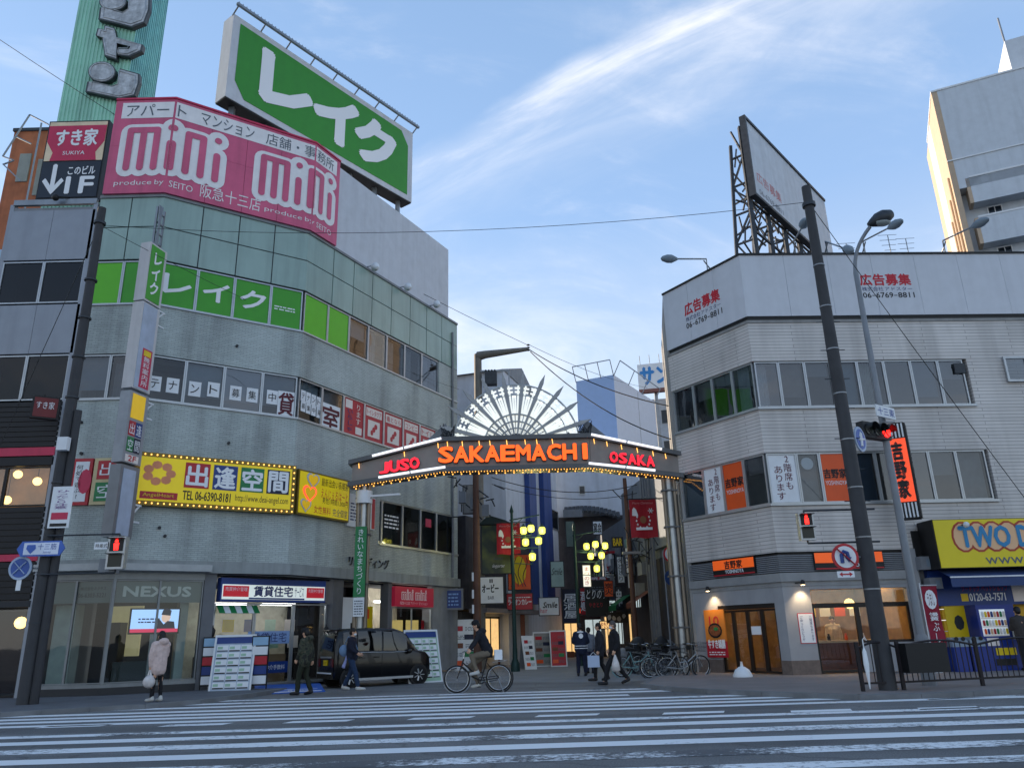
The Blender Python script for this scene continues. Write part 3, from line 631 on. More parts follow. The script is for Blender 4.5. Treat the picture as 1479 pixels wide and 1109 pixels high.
[wrap_text(q_, M_SIGNW, .35 + (bends[0] + .5) * x0, .35 + (bends[0] + .5) * x1, S0 + .25, S0 + .5, .132) for q_, x0, x1 in (('produce', 0, .5), ('by', .54, .66), ('SEITO', .7, 1))]; wrap_text('阪急十三店', M_SIGNW, bends[0] + 1.1, bends[0] + 3.2, S0 + .18, S0 + .72, .132); [wrap_text(q_, M_SIGNW, bends[0] + 3.35 + (SLEN - 3.7 - bends[0]) * x0, bends[0] + 3.35 + (SLEN - 3.7 - bends[0]) * x1, S0 + .25, S0 + .48, .132) for q_, x0, x1 in (('produce', 0, .5), ('by', .54, .66), ('SEITO', .7, 1))]
# blank billboard wall to its right
ub = L3.px(646.5, 400, -.1)[0]
bw = MB().box(L3, ue + .03, ub, ZT + .1, S1 - .08, -.3, -.06); BWO = bw.build('blank_billboard', M_OFFW, None, L3.P(ue, ZT + .1, -.2)); tag(BWO, 'blank pale grey billboard wall on the roof, right of the mini mini sign', 'billboard')
for i, (x, y) in enumerate(((543, 386), (590, 415), (632, 440))):
    u, v = L3.px(x, y, .35); t = thing('floodlight', ('round white floodlight on parapet edge nearest the pink sign', 'middle one of three round floodlights on the parapet edge', 'round floodlight on parapet edge farthest from the pink sign')[i], 'floodlight', L3.P(u, ZT + .1, 0), 'billboard floodlights')
    MB().tube([L3.P(u - .3, ZT + .05, -.1), L3.P(u - .1, ZT + .15, .2), L3.P(u, v - .15, .35)], .025, 6).build('arm', M_STEEL, t)
    MB().lathe(L3.P(u, v, .35), [(.06, .16), (.1, .1), (.19, -.08), (.17, -.1)], 12, axis=L3.n * .7 + Vector((0, 0, -.5)) + L3.u * -.3).build('lamp_head', M_WHITE, t)

# ------------------------------------------------------------------ roof: green billboard, sign tower
LK_F = seg((-11.6, 26.6), (-5.0, 35.25)); lz0, lz1 = 23.0, 27.25
t = thing('rooftop_billboard', 'large green billboard with white katakana standing on the roof behind the pink sign', 'billboard', LK_F.P(LK_F.L / 2, ZT, -.4))
bx('cabinet', M_OFFW, t, LK_F, 0, LK_F.L, lz0, lz1, -.75, 0); bx('underside', M_DARK, t, LK_F, .02, LK_F.L - .02, lz0 - .06, lz0 - .003, -.73, -.02)
mb = MB(); a_, b_, c_, e_ = .35, LK_F.L - .35, lz0 + .3, lz1 - .3
mb.prism(LK_F, [(a_ + .5, c_), (b_, c_), (b_, e_ - .7), (b_ - .5, e_), (a_, e_), (a_, c_ + .7)], .002, .02); mb.build('sign_face', M_LAKEG, t)
for k, ch in enumerate('レイク'):
    q = LK_F.L; x0 = (q * .15, q * .415, q * .645)[k]; x1 = (q * .385, q * .64, q * .875)[k]
    text(ch, M_INKW, t, LK_F, x0, x1, (lz0 + .95), (lz1 - .85), d=.035, bold=.07)
rail = MB(); rail.bar(LK_F.P(-.1, lz1 + .25, .35), LK_F.P(LK_F.L + .1, lz1 + .25, .35), .12)
for k in range(60): rail.bar(LK_F.P(LK_F.L * k / 59, lz1 + .3, .35), LK_F.P(LK_F.L * k / 59, lz1 + .42, .35), .03)
for k in range(9): rail.bar(LK_F.P(LK_F.L * k / 8, lz1 - .05, -.1), LK_F.P(LK_F.L * k / 8, lz1 + .25, .35), .05)
rail.build('lamp_rail', M_STEEL, t)
for k in range(7):
    u = .6 + (LK_F.L - 1.2) * k / 6
    MB().bar(LK_F.P(u, ZT, -.4), LK_F.P(u, lz0, -.4), .22).build('post', M_STEEL, t)
    if k < 6: MB().bar(LK_F.P(u, ZT + .2, -.4), LK_F.P(u + (LK_F.L - 1.2) / 6, lz0 - .2, -.4), .1).build('brace', M_STEEL, t)
# corrugated sign tower with tin letters
M_CORR = mat('corrugated_green', '#9dd4bd', 0.5, var=.08, streak=.28, scale=1.2); M_CORRB = mat('corrugated_shaded', '#74b5b5', 0.5, var=.12, streak=.3); M_TIN = mat('weathered_tin', '#b4b6b7', 0.5, 0.3, var=.35, scale=5, streak=.4)  # second cladding is a darker copy, shade painted on the tower's right face
t = thing('sign_tower', 'tall green corrugated sign tower with weathered tin katakana letters', 'sign tower', (-16.4, 26.5, 15.5))
tf = seg((-17.65, 25.5), (-15.1, 25.5)); tr_ = seg((-15.1, 25.5), (-15.1, 27.65))
def corrug(fr, m, n_):
    mb = MB(); k = fr.L / n_
    for i in range(n_):
        u = i * k; mb.prism(Fr(fr.P(u, 0, 0), fr.n, fr.u * -1, (0, 0, 1)), [(0, 15.5), (0, 33), (-.12, 33), (-.12, 15.5)], 0, -.001) if False else None
    P = []
    for i in range(n_):
        for q, dd in ((0, 0), (.42, 0), (.5, -.035), (.92, -.035)): P.append((fr.P((i + q) * k, 15.5, dd), fr.P((i + q) * k, 33, dd)))
    P.append((fr.P(fr.L, 15.5, 0), fr.P(fr.L, 33, 0)))
    V = [p for pr in P for p in pr]; mb.add(V, [(2 * i, 2 * i + 2, 2 * i + 3, 2 * i + 1) for i in range(len(P) - 1)]); return mb.build('corrugated_cladding', m, t)
corrug(tf, M_CORR, 17); corrug(tr_, M_CORRB, 15)
bx('tower_core', M_DARK, t, tf, .06, tf.L - .06, 15.5, 32.95, -2.1, -.06); bx('side_cladding', M_CORR, t, tf, -.02, .03, 15.5, 33, -2.15, -.005)
M_TINR = mat('dark_tin_edge', '#4d5254', .5, .4, var=.2)
def tin(pts, nm):
    P = [tf.px(x, y, .2) for x, y in pts]; cu, cv = sum(p[0] for p in P) / len(P), sum(p[1] for p in P) / len(P)
    MB().prism(tf, P, .002, .2).build(nm, M_TINR, t); MB().prism(tf, [(u + (cu - u) * .07, v + (cv - v) * .07) for u, v in P], .202, .215).build(nm + '_face', M_TIN, t)
    MB().tube([tf.P(u + (cu - u) * .18, v + (cv - v) * .18, .225) for u, v in P + P[:1]], .018, 5).build('neon_tube', M_ALU, t)
def oval(x, y, a_, b_): return [(x + a_ * math.cos(i * math.pi / 10), y + b_ * math.sin(i * math.pi / 10)) for i in range(20)]
tin([(173, 99), (201.5, 107), (201.5, 119), (195, 138), (173, 143), (123, 132.5), (126, 118), (160, 126), (171, 122)], 'tin_stroke'); tin(oval(147, 104, 20, 15), 'tin_dot')
tin([(138, 51), (141, 41), (150, 43), (151, 36.5), (165, 40.5), (168, 54), (207, 65), (205, 74), (187, 82), (170, 80), (172, 72), (188, 72), (190, 68), (169, 63), (168, 86.5), (151, 81), (147, 54)], 'tin_stroke')
tin([(187, -22), (217, -14), (216, 14), (209, 33), (190, 40), (142, 28), (144, 11), (176, 20), (186, 14)], 'tin_stroke'); tin(oval(163, 3, 20, 13), 'tin_dot')

# ------------------------------------------------------------------ narrow building at the far left
M_SKW = mat('grey_metal_panel', '#8d939c', 0.42, 0.2, var=.05, streak=.15); M_SKD = mat('black_slat_cladding', '#17181d', 0.55, var=.2)
SX = -17.05
L0 = seg((SX, 23.1), (LW - .05, 23.1))
t = SB = thing('narrow_building', 'narrow grey panelled building with dark windows and black lower cladding at far left', 'building', (-15.5, 25, 0))
bx('interior_wall', M_ROOMD, t, L0, .15, L0.L - .1, 3.5, 15.8, -6, -.9); bx('side_wall', M_SKW, t, L0, -.02, .12, .1, 15.9, -6, -.02)
bx('side_wall', M_SKW, t, L0, L0.L - .14, L0.L, .1, 15.9, -6, .0)
for y0, y1 in ((304, 375), (440, 510)):
    z1 = L0.px(70, y0)[1]; z0 = L0.px(70, y1)[1]; k = L0.L / 2
    for q in range(2): bx('facade_panel', M_SKW, t, L0, .1 + q * (k - .07), .1 + (q + 1) * (k - .07) - .012, z0, z1, -.1, 0)
z1 = L0.px(70, 304)[1]
bx('roof_slab', M_GREY, t, L0, .12, L0.L - .14, z1, z1 + .12, -6, -.03); bx('sign_rail', M_STEEL, t, L0, .1, L0.L - .05, z1 + .22, z1 + .42, -.1, .02)
for y0, y1 in ((377, 438), (512, 578)):
    za, zb = L0.px(70, y1)[1], L0.px(70, y0)[1]; k = (L0.L - .24) / 2
    for q in range(2): window(t, L0, .12 + q * k + .004, .12 + (q + 1) * k - .004, za + .02, zb, M_DKGLASS, -.06)
zs = L0.px(60, 579)[1]; zt = L0.px(60, 672)[1]; zb = L0.px(60, 730)[1]
def slats(z0, z1):
    bx('cladding_backing', M_BLACK, t, L0, .1, L0.L - .1, z0, z1, -.12, -.03)
    n_ = int((z1 - z0) / .16)
    for i in range(n_): bx('slat', M_SKD, t, L0, .1, L0.L - .1, z0 + i * (z1 - z0) / n_ + .015, z0 + (i + 1) * (z1 - z0) / n_ - .015, -.03, 0)
zm = L0.px(60, 645)[1]; slats(zm, zs - .02); bx('red_stripe', MATS['crimson'], t, L0, .1, L0.L - .1, zm - .28, zm - .02, -.05, .02); slats(zt, zm - .3)
k = (L0.L - .24) / 2
for q in range(2): window(t, L0, .12 + q * k + .004, .12 + (q + 1) * k - .004, zb, zt - .02, M_SHOPG, -.06, fm=M_BLACK)
M_WARM = mat('glowing_restaurant_wall', '#8a6a4c', .7, var=.3, emit=.10); bx('room_wall', M_WARM, t, L0, .2, L0.L - .2, zb - .1, zt + .1, -.88, -.86)  # wall glows by itself, room light put into its colour
M_PAPL = mat('paper_lamp', '#ffe2a8', .6, emit=.9, var=0, ecol='#ffcf7a')
for x, y in ((26, 685), (54, 695), (10, 722)):
    u, v = L0.px(x, y, -.5); MB().ball(L0.P(u, v, -.5), .13).build('paper_lantern', M_PAPL, t); MB().tube([L0.P(u, v + .1, -.5), L0.P(u, zt, -.5)], .01, 5).build('lamp_cord', M_BLACK, t)
zc0 = L0.px(40, 800)[1]; slats(zc0 + .02, zb - .02); bx('red_stripe', MATS['crimson'], t, L0, .1, L0.L - .1, zc0 - .2, zc0, -.05, .02)
zc1 = zc0 - .2; slats(2.75, zc1 - .02); bx('shop_lintel', M_DARK, t, L0, .1, L0.L - .1, 2.55, 2.73, -.1, .03)
bx('shop_interior', mat('dark_brown_room', '#33251e', .8, var=.4, scale=2), t, L0, .15, L0.L - .15, .1, 2.55, -2.6, -2.5); bx('shop_ceiling', M_ROOMD, t, L0, .12, L0.L - .12, 2.56, 2.62, -2.6, -.1)
MB().tube([L0.P(.0 + .3, 2.35, -.4), L0.P(.95, 2.35, -.4)], .11, 10).build('red_lamp', mat('red_lamp', '#e0392a', .4, emit=.35, var=0), t)
MB().ball(L0.P(L0.px(30, 899, -.3)[0], L0.px(30, 899, -.3)[1], -.3), .17).build('round_lantern', M_PAPL, t)
for z in (.45, .8, 1.05): MB().tube([L0.P(.1, z, .25), L0.P(1.5, z, .25)], .02, 6).build('guard_rail', M_ALU, t)
for u in (.1, .8, 1.5): MB().tube([L0.P(u, .1, .25), L0.P(u, 1.05, .25)], .02, 6).build('guard_post', M_ALU, t)
window(t, L0, .14, L0.L - .16, .12, 2.54, M_SHOPG, -.15, fm=M_BLACK, cross=True)
# its rooftop sign
t = thing('rooftop_sign', 'rooftop sign with crimson bowl shape above dark arrow panel reading 1F', 'sign', L0.P(1.7, 16.05, 0))
su0 = L0.px(60, 240)[0]; su1 = L0.px(148, 240)[0]; sz1 = 19.25; sz0 = 16.08; szm = sz0 + (sz1 - sz0) * .47
bx('cabinet', M_BLACK, t, L0, su0, su1, sz0, sz1, -.3, 0); cw = su1 - su0
bx('upper_face', mat('pale_beige', '#dcc8a8', .5), t, L0, su0 + .05, su1 - .05, szm + .02, sz1 - .06, 0.002, .02)
pts = [(su0 + cw * .12, szm + .02), (su1 - cw * .12, szm + .02), (su1 - cw * .15, szm + .35), (su1 - .06, szm + .8), (su1 - .05, sz1 - .22), (su0 + .05, sz1 - .22), (su0 + .06, szm + .8), (su0 + cw * .15, szm + .35)]
MB().prism(L0, pts, .022, .03).build('bowl_emblem', M_CRIM, t); text('すき家', M_INKW, t, L0, su0 + cw * .17, su1 - cw * .15, szm + .62, sz1 - .38, d=.04, bold=.03); text('SUKIYA', M_INKW, t, L0, su0 + cw * .32, su1 - cw * .32, szm + .25, szm + .4, d=.04)
bx('lower_face', mat('slate_blue_black', '#1d2836', .5), t, L0, su0 + .05, su1 - .05, sz0 + .05, szm - .02, .002, .02)
text('↓', M_INKW, t, L0, su0 + cw * .08, su0 + cw * .4, sz0 + .2, szm - .15, d=.03, bold=.03); text('このビル', M_INKW, t, L0, su0 + cw * .46, su1 - cw * .1, szm - .55, szm - .22, d=.03, bold=.02); text('1F', M_INKW, t, L0, su0 + cw * .46, su1 - cw * .1, sz0 + .2, szm - .65, d=.03, bold=.04)
MB().ball(L0.P(su0 + cw * .4, sz0 - .1, .25), .12).build('spot_lamp', M_BLACK, t); MB().tube([L0.P(su0 + cw * .55, sz0 + .05, 0), L0.P(su0 + cw * .45, sz0 - .05, .2)], .025, 6).build('arm', M_BLACK, t)
# blade sign of the restaurant
fb = yaw_frame((-14.35, 22.3), 0); p0 = atY(62, 588, 22.3)
t = thing('hanging_sign', 'small dark red projecting restaurant sign beside the utility pole', 'sign', p0)
q = Fr((p0.x, 22.3, p0.z), (.86, .5, 0)); bx('cabinet', M_BLACK, t, q, -.3, .42, -.35, .35, -.15, .0); bx('sign_face', mat('deep_red', '#6d1a20', .4), t, q, -.24, .38, -.3, .3, .002, .015); text('すき家', M_INKW, t, q, -.18, .3, -.05, .18, d=.022); MB().bar(q.P(.0, .4, -.1), q.P(-.1, .4, -.9), .05).build('bracket', M_BLACK, t)
# white building beyond and a brick-orange wall with frame at the very edge
t = thing('orange_wall_building', 'weathered orange walled building behind the narrow one at far left', 'building', (-21.5, 29, 0)); q = seg((-21.9, 29), (-18.9, 29.0))
z1 = atY(40, 190, 29).z
bx('wall', mat('terracotta_wall', '#a7603f', .7, var=.3, streak=.35, scale=1), t, q, 0, q.L, 0, z1, -5, 0); bx('parapet', M_DKSTEEL, t, q, -.05, q.L + .05, z1, z1 + .15, -5, .06)
for k in range(3): bx('patch', M_CONC, t, q, .5 + k * .85, 1.0 + k * .8, z1 - 2.6 - k * .7, z1 - 1.2 - k * .3, .002, .06)
t = thing('roof_frame', 'thin open steel frame on the roof at upper left edge', 'frame', (-20.5, 27, 16)); mb = MB()
for (x0, y0), (x1, y1) in (((43, 166), (70, 180)), ((43, 166), (4, 226)), ((4, 226), (20, 232)), ((24, 198), (45, 208)), ((4, 238), (20, 232)), ((5, 238), (30, 262))): mb.bar(atY(x0, y0, 27), atY(x1, y1, 27), .05)
mb.bar(atY(60, 178, 27), Vector((atY(60, 178, 27).x, 27, 14)), .05); mb.build('rail', M_STEEL, t)
t = thing('pale_building', 'pale blue-white building sliver at the left picture edge', 'building', (-22, 25, 0)); q = seg((-46, 23.4), (-17.4, 25.4)); bx('wall', mat('pale_blue_wall', '#a9bed6', .5, var=.08), t, q, 0, q.L, 0, 15.4, -6, 0)  # runs on out of view so it keeps low sun off the road
for r_ in range(4):
    for k in range(9): window(t, q, .8 + k * 3, 2.6 + k * 3, 2.4 + r_ * 3.3, 4.2 + r_ * 3.3, M_DKGLASS, .03)
bx('black_trim', M_BLACK, t, q, q.L - .25, q.L + .06, 0, 15.45, -6.02, .05)

# ------------------------------------------------------------------ tall blade sign on the corner
bf = Fr((-11.55, 21.75, 0), (.22, .975, 0), (.975, -.22, 0))     # u runs back to the wall; n faces right
BX = atY(188, 560, 21.9).x
bf = Fr((BX + .12, 21.75, 0), (.22, .975, 0), (.975, -.22, 0))
t = thing('blade_sign', 'tall narrow stack of projecting sign boxes on the tiled corner, green box on top', 'sign', (BX, 22, 4.5))
zz = lambda y: zat(190, y, BX, 21.75)
def seg_box(y0, y1, m, nm): return bx(nm, m, t, bf, 0, .8, zz(y1) + .015, zz(y0) - .015, -.36, 0)
M_BLADE = mat('aged_sign_white', '#c4c2c2', .5, var=.06, streak=.15)
seg_box(344, 431, M_BLADE, 'green_cabinet'); z0, z1 = zz(431), zz(344); bx('green_face', M_LAKE, t, bf, .06, .68, z0 + .08, z1 - .08, .002, .02); text('レイク', M_INKW, t, bf, .18, .56, z0 + .3, z1 - .3, d=.026, vert=True, bold=.03)
seg_box(432, 560, M_BLADE, 'white_cabinet'); z0, z1 = zz(560), zz(432)
bx('faded_face', mat('faded_blue_white', '#a7b2c4', .45, streak=.1), t, bf, .06, .68, z0 + .05, z1 - .05, .002, .012); bx('red_poster', M_CRIM, t, bf, .25, .68, z0 + .1, z0 + 1.35, .014, .02); text('無料案内所', M_INKW, t, bf, .32, .6, z0 + .15, z0 + 1.1, d=.026, vert=True); bx('poster_head', M_YEL, t, bf, .3, .62, z0 + 1.12, z0 + 1.3, .021, .024)
seg_box(563, 668, mat('sign_grey', '#8b9096', .4, .3), 'colour_cabinet'); z0, z1 = zz(668), zz(563)
M_YELL = mat('lit_yellow_panel', '#e0b41c', .4, emit=.08, var=.05); h_ = z1 - z0
bx('yellow_panel', M_YELL, t, bf, .1, .66, z1 - h_ * .38, z1 - .08, .002, .012)
for k, (m, c1_, c2_) in enumerate(((M_RED, '出', '逢'), (M_GREEN, '空', '間'))):
    zb_ = z1 - h_ * (.62 + .22 * k); bx('colour_panel', m, t, bf, .1, .37, zb_, zb_ + h_ * .2, .002, .012); bx('colour_panel', M_BLUE if k == 0 else M_NAVY, t, bf, .39, .66, zb_, zb_ + h_ * .2, .002, .012)
    text(c1_, M_INKW, t, bf, .13, .34, zb_ + .04, zb_ + h_ * .17, d=.018); text(c2_, M_INKW, t, bf, .42, .63, zb_ + .04, zb_ + h_ * .17, d=.018)
bx('floor_panel', M_CREAM, t, bf, .1, .66, z0 + .05, z0 + h_ * .12, .002, .012); text('2F', M_INKR, t, bf, .22, .55, z0 + .08, z0 + h_ * .11, d=.018, bold=.03)
seg_box(670, 776, mat('sign_grey_low', '#777b80', .4, .3), 'blank_cabinet'); z0, z1 = zz(776), zz(670); bx('blank_face', mat('faded_blue_white', '#a7b2c4'), t, bf, .12, .64, z0 + .08, z1 - .12, .002, .012)
for y in (440, 580, 735): 
    z = zz(y); mb = MB(); 
    for dz in (-.25, .25): mb.bar(bf.P(.72, z + dz, -.18), bf.P(1.25, z + dz, -.18), .05)
    mb.bar(bf.P(.72, z - .25, -.18), bf.P(1.2, z + .25, -.18), .04); mb.build('bracket', M_WHITE, t)
mb = MB(); zt_ = zz(284)
for du in (.1, .45): mb.bar(bf.P(du + .2, zz(344), -.18), bf.P(du + .2, zt_, -.18), .06)
for k in range(4): mb.tube([bf.P(.3 + .05 * k, zz(344), -.12), bf.P(.34 + .02 * k, (zz(344) + zt_) / 2, -.1), bf.P(.3 + .06 * k, zt_ + .05, -.12)], .02, 5)
for k in range(4): z = zz(344) + (zt_ - zz(344)) * (k + .5) / 4; mb.bar(bf.P(.3, z, -.18), bf.P(.65, z, -.18), .05)
mb.build('mast', M_STEEL, t)

# ------------------------------------------------------------------ bulb-edged yellow sign and its neighbour
M_DEAI = mat('yellow_signboard', '#d8c018', .4, emit=.07, var=.05)
t = thing('yellow_signboard', 'wide yellow signboard edged with glowing bulbs on the tiled corner, white kanji on coloured squares', 'sign', L2.P(2.4, 5.0, 0))
r = L2.rect(192, 664, 424, 736, .3); du0, du1 = .02, L2.L - .06; dz0, dz1 = L2.px(424, 742, .3)[1], L2.px(424, 672, .3)[1]
du0 = L2.px(193, 690, .3)[0]; du1 = L2.px(427, 700, .3)[0]
bx('cabinet', mat('brass_frame', '#7a6a30', .5, .4), t, L2, du0, du1, dz0, dz1, .002, .28); bx('sign_face', M_DEAI, t, L2, du0 + .14, du1 - .14, dz0 + .14, dz1 - .14, .28, .3)
mb = MB()
def ring_pts(u0, u1, v0, v1, st):
    P = []; n1 = int((u1 - u0) / st); n2 = int((v1 - v0) / st)
    P += [(u0 + (u1 - u0) * i / n1, v) for i in range(n1 + 1) for v in (v0, v1)]; P += [(u, v0 + (v1 - v0) * i / n2) for i in range(1, n2) for u in (u0, u1)]; return P
for u, v in ring_pts(du0 + .07, du1 - .07, dz0 + .07, dz1 - .07, .17): mb.ball(L2.P(u, v, .3), .026, 6, 4)
stuff(mb.build('bulb', mat('sign_bulb', '#ffd68a', .4, emit=.7, var=0, ecol='#ffb850'), t))
W_ = du1 - du0
for k, (m, ch) in enumerate(((M_RED, '出'), (M_BLUE, '逢'), (M_GREEN, '空'), (M_NAVY, '間'))):
    a_ = du0 + W_ * (.29 + .172 * k); s_ = W_ * .15; zq = dz0 + .62
    bx('colour_square', m, t, L2, a_, a_ + s_, zq, dz1 - .22, .302, .315); text(ch, M_INKW, t, L2, a_ + .06, a_ + s_ - .06, zq + .06, dz1 - .28, d=.322, bold=.03)
text('TEL 06-6390-8181', M_INK, t, L2, du0 + W_ * .29, du0 + W_ * .58, dz0 + .24, dz0 + .52, d=.306, bold=.02); text('http://www.deai-angel.com', M_INK, t, L2, du0 + W_ * .61, du1 - .22, dz0 + .24, dz0 + .52, d=.306)
bx('red_caption', M_RED, t, L2, du0 + .22, du0 + W_ * .26, dz0 + .2, dz0 + .42, .302, .31); text('AngelHeart', M_YEL, t, L2, du0 + .3, du0 + W_ * .24, dz0 + .24, dz0 + .38, d=.316)
mb = MB(); uc, vc = du0 + W_ * .14, dz0 + 1.0
for q in range(7): a_ = q * .9; mb.prism(L2, [(uc + .34 * math.cos(a_) + .15 * math.cos(i * .785), vc + .26 * math.sin(a_) + .13 * math.sin(i * .785)) for i in range(8)], .302, .306 + .001 * q)
mb.build('blossom_print', mat('peach_print', '#d98a62', .5), t)
t = thing('yellow_heart_signboard', 'yellow signboard with three outlined hearts, round the corner from the bulb-edged sign', 'sign', L3.P(1.3, 5, 0))
h0, h1 = .06, L3.px(505, 730, .2)[0]; hz0, hz1 = L3.px(432, 742, .2)[1], L3.px(431, 676, .2)[1]
bx('cabinet', MATS['brass_frame'], t, L3, h0, h1, hz0, hz1, .002, .18); bx('sign_face', M_DEAI, t, L3, h0 + .06, h1 - .06, hz0 + .06, hz1 - .06, .18, .2)
def heart(fr, cu, cv, s_, d0, d1):
    P = []
    for i in range(24):
        a_ = 2 * math.pi * i / 24; P.append((cu + s_ * (16 * math.sin(a_) ** 3) / 17, cv + s_ * (13 * math.cos(a_) - 5 * math.cos(2 * a_) - 2 * math.cos(3 * a_) - math.cos(4 * a_)) / 17))
    return MB().prism(fr, P, d0, d1)
for cu, cv, s_, m in ((.75, hz1 - .3, .34, M_OFFW), (.62, (hz0 + hz1) / 2, .36, mat('neon_red', '#ff4a30', .4, emit=.45, var=0)), (.45, hz0 + .35, .28, M_OFFW)):
    heart(L3, cu, cv, s_, .202, .22).build('heart_outline', m, t); heart(L3, cu, cv, s_ * .76, .222, .232).build('heart', M_YELL, t)
hw = h1 - h0
text('最新出会い系喫茶', M_INK, t, L3, h0 + hw * .42, h1 - .12, hz1 - .42, hz1 - .14, d=.206); text('えんじぇるはーと', M_INKR, t, L3, h0 + hw * .42, h1 - .12, hz1 - .85, hz1 - .52, d=.206); text('男性1時間1,000円', M_INK, t, L3, h0 + hw * .45, h1 - .12, hz0 + .5, hz0 + .72, d=.206); text('女性無料', M_INKR, t, L3, h0 + hw * .3, h0 + hw * .62, hz0 + .12, hz0 + .4, d=.206)
text('完全個室', M_INKB, t, L3, h0 + hw * .66, h1 - .12, hz0 + .12, hz0 + .4, d=.206)
t = thing('tall_poster', 'white poster board with red and blue print behind the arch pillar', 'poster', L3.P(3.5, 5, 0)); k0, k1 = h1 + .05, L3.px(542, 730, .08)[0]; kz0, kz1 = hz0 - .1, Z2T - .02
bx('board', M_PAPER, t, L3, k0, k1, kz0, kz1, .0 + .002, .08); scribble(t, M_INKB, L3, k0 + .15, k0 + (k1 - k0) * .45, kz0 + .2, kz1 - .3, .085, 6, 3); bx('red_band', M_RED, t, L3, k1 - .2, k1 - .02, kz0 + .03, kz1 - .03, .082, .09); bx('print_block', M_INKG, t, L3, k1 - .75, k1 - .3, kz1 - .7, kz1 - .2, .082, .088)
# posters left of the blade sign
t = thing('poster_board', 'red framed cartoon poster on the tiles left of the tall blade sign', 'poster', L1.P(.5, 5, 0)); r = L1.rect(95, 664, 132, 728, .1)
u0 = L1.px(104, 690, .1)[0]; u1 = L1.px(131, 690, .1)[0]; u0 = max(u0, .02); z0, z1 = L1.px(118, 729, .1)[1], L1.px(118, 662, .1)[1]
bx('board', M_RED, t, L1, u0, u1, z0, z1, .002, .09); bx('sheet', M_PAPER, t, L1, u0 + .06, u1 - .09, z0 + .1, z1 - .1, .092, .1); text('何処で遊ぶ?', M_INK, t, L1, u0 + .1, u0 + .3, z0 + .2, z1 - .2, d=.106, vert=True); mb = MB(); mb.prism(L1, [((u0 + u1) / 2 + .12 + .2 * math.cos(i * .52), (z0 + z1) / 2 + .38 * math.sin(i * .52)) for i in range(12)], .101, .106); mb.build('print_shape', M_CRIM, t)
t = thing('striped_poster_board', 'cream framed board with red and green squares partly behind the blade sign', 'poster', L1.P(1.5, 5, 0)); u0 = u1 + .05; u1 = L1.L - .05
bx('board', mat('cream_frame', '#c9b98e', .5), t, L1, u0, u1, z0, z1, .002, .09)
for k, m in enumerate((M_GREEN, M_RED)): bx('colour_square', m, t, L1, u0 + .12, u1 - .12, z0 + .1 + k * (z1 - z0) * .47, z0 + (z1 - z0) * (.47 + k * .47), .092, .1); text('空出'[k], M_INKW, t, L1, u0 + .2, u1 - .2, z0 + .2 + k * (z1 - z0) * .47, z0 + (z1 - z0) * (.42 + k * .47), d=.106)

# ------------------------------------------------------------------ ground floor of the corner building
GF = 3.49
gp_ = inset(-3.4); mb = MB(); ps = gp_
for a_, b_ in zip(ps, ps[1:]): mb.add([(a_.x, a_.y, .08), (b_.x, b_.y, .08), (b_.x, b_.y, GF), (a_.x, a_.y, GF)], [(0, 1, 2, 3)])
mb.build('back_room_wall', M_ROOM, LB)
mb = MB(); ps = inset(-.03); qs = gp_[::-1]; mb.poly([(p.x, p.y, GF - .03) for p in ps + qs]); mb.build('shop_ceiling', mat('ceiling_white', '#a9aba8', .8), LB); mb = MB(); mb.poly([(p.x, p.y, .106) for p in ps + qs]); mb.build('shop_floor', mat('shop_floor', '#55585a', .4), LB)
# glass showroom
uN = L2.px(288, 920)[0]; M_PLINTH = mat('dark_plinth', '#2a2c30', .5); M_MULL = mat('mullion_grey', '#7d8285', .4, .4)
for fr, a_, b_ in ((L1, 0, L1.L), (L2, 0, uN)):
    bx('plinth', M_PLINTH, LB, fr, a_, b_, .1, .3, -.2, .02); bx('sill_rail', M_MULL, LB, fr, a_, b_, .3, .4, -.12, .01)
    bx('head_rail', M_MULL, LB, fr, a_, b_, 3.28, GF, -.16, -.01)
bx('glass_awning', mat('pale_metal', '#9a9fa2', .4, .3), LB, L2, 0, uN + .1, GF + .02, GF + .22, .142, .42); bx('glass_awning', MATS['pale_metal'], LB, L1, .0, L1.L, GF + .02, GF + .22, .142, .42)
M_BIGG = glass_mat('showroom_glass', (.70, .78, .78), .38)
xs1 = [0.02, L1.L * .5, L1.L - .02]; xs2 = [.02, L2.px(160 + 66, 900)[0], uN - .02]
for fr, xs in ((L1, xs1), (L2, xs2)):
    for a_, b_ in zip(xs, xs[1:]): window(LB, fr, a_, b_, .41, 3.27, M_BIGG, -.06, fm=M_MULL, bar=.03)
MB().box(L2, -.0, .07, .4, 3.28, -.14, .03).build('corner_mullion', M_MULL, LB)
M_FASC = mat('teal_grey_fascia', '#5d6f70', .3, var=.05)
for fr, a_, b_ in ((L1, .03, L1.L - .02), (L2, .1, uN - .05)): bx('fascia_panel', M_FASC, LB, fr, a_, b_, 2.62, 3.24, -.16, -.11)
text('NEXUS', mat('brushed_letter', '#aab0b2', .3, .4), LB, L2, L2.px(180, 848)[0], L2.px(277, 848)[0], 2.80, 3.08, d=-.1, bold=.06); text('株式会社ネクサス', M_INK, LB, L1, L1.L - 1.0, L1.L - .25, 2.98, 3.08, d=-.1); text('06-6303-5221', M_INK, LB, L1, L1.L - 1.05, L1.L - .25, 2.78, 2.9, d=-.1)
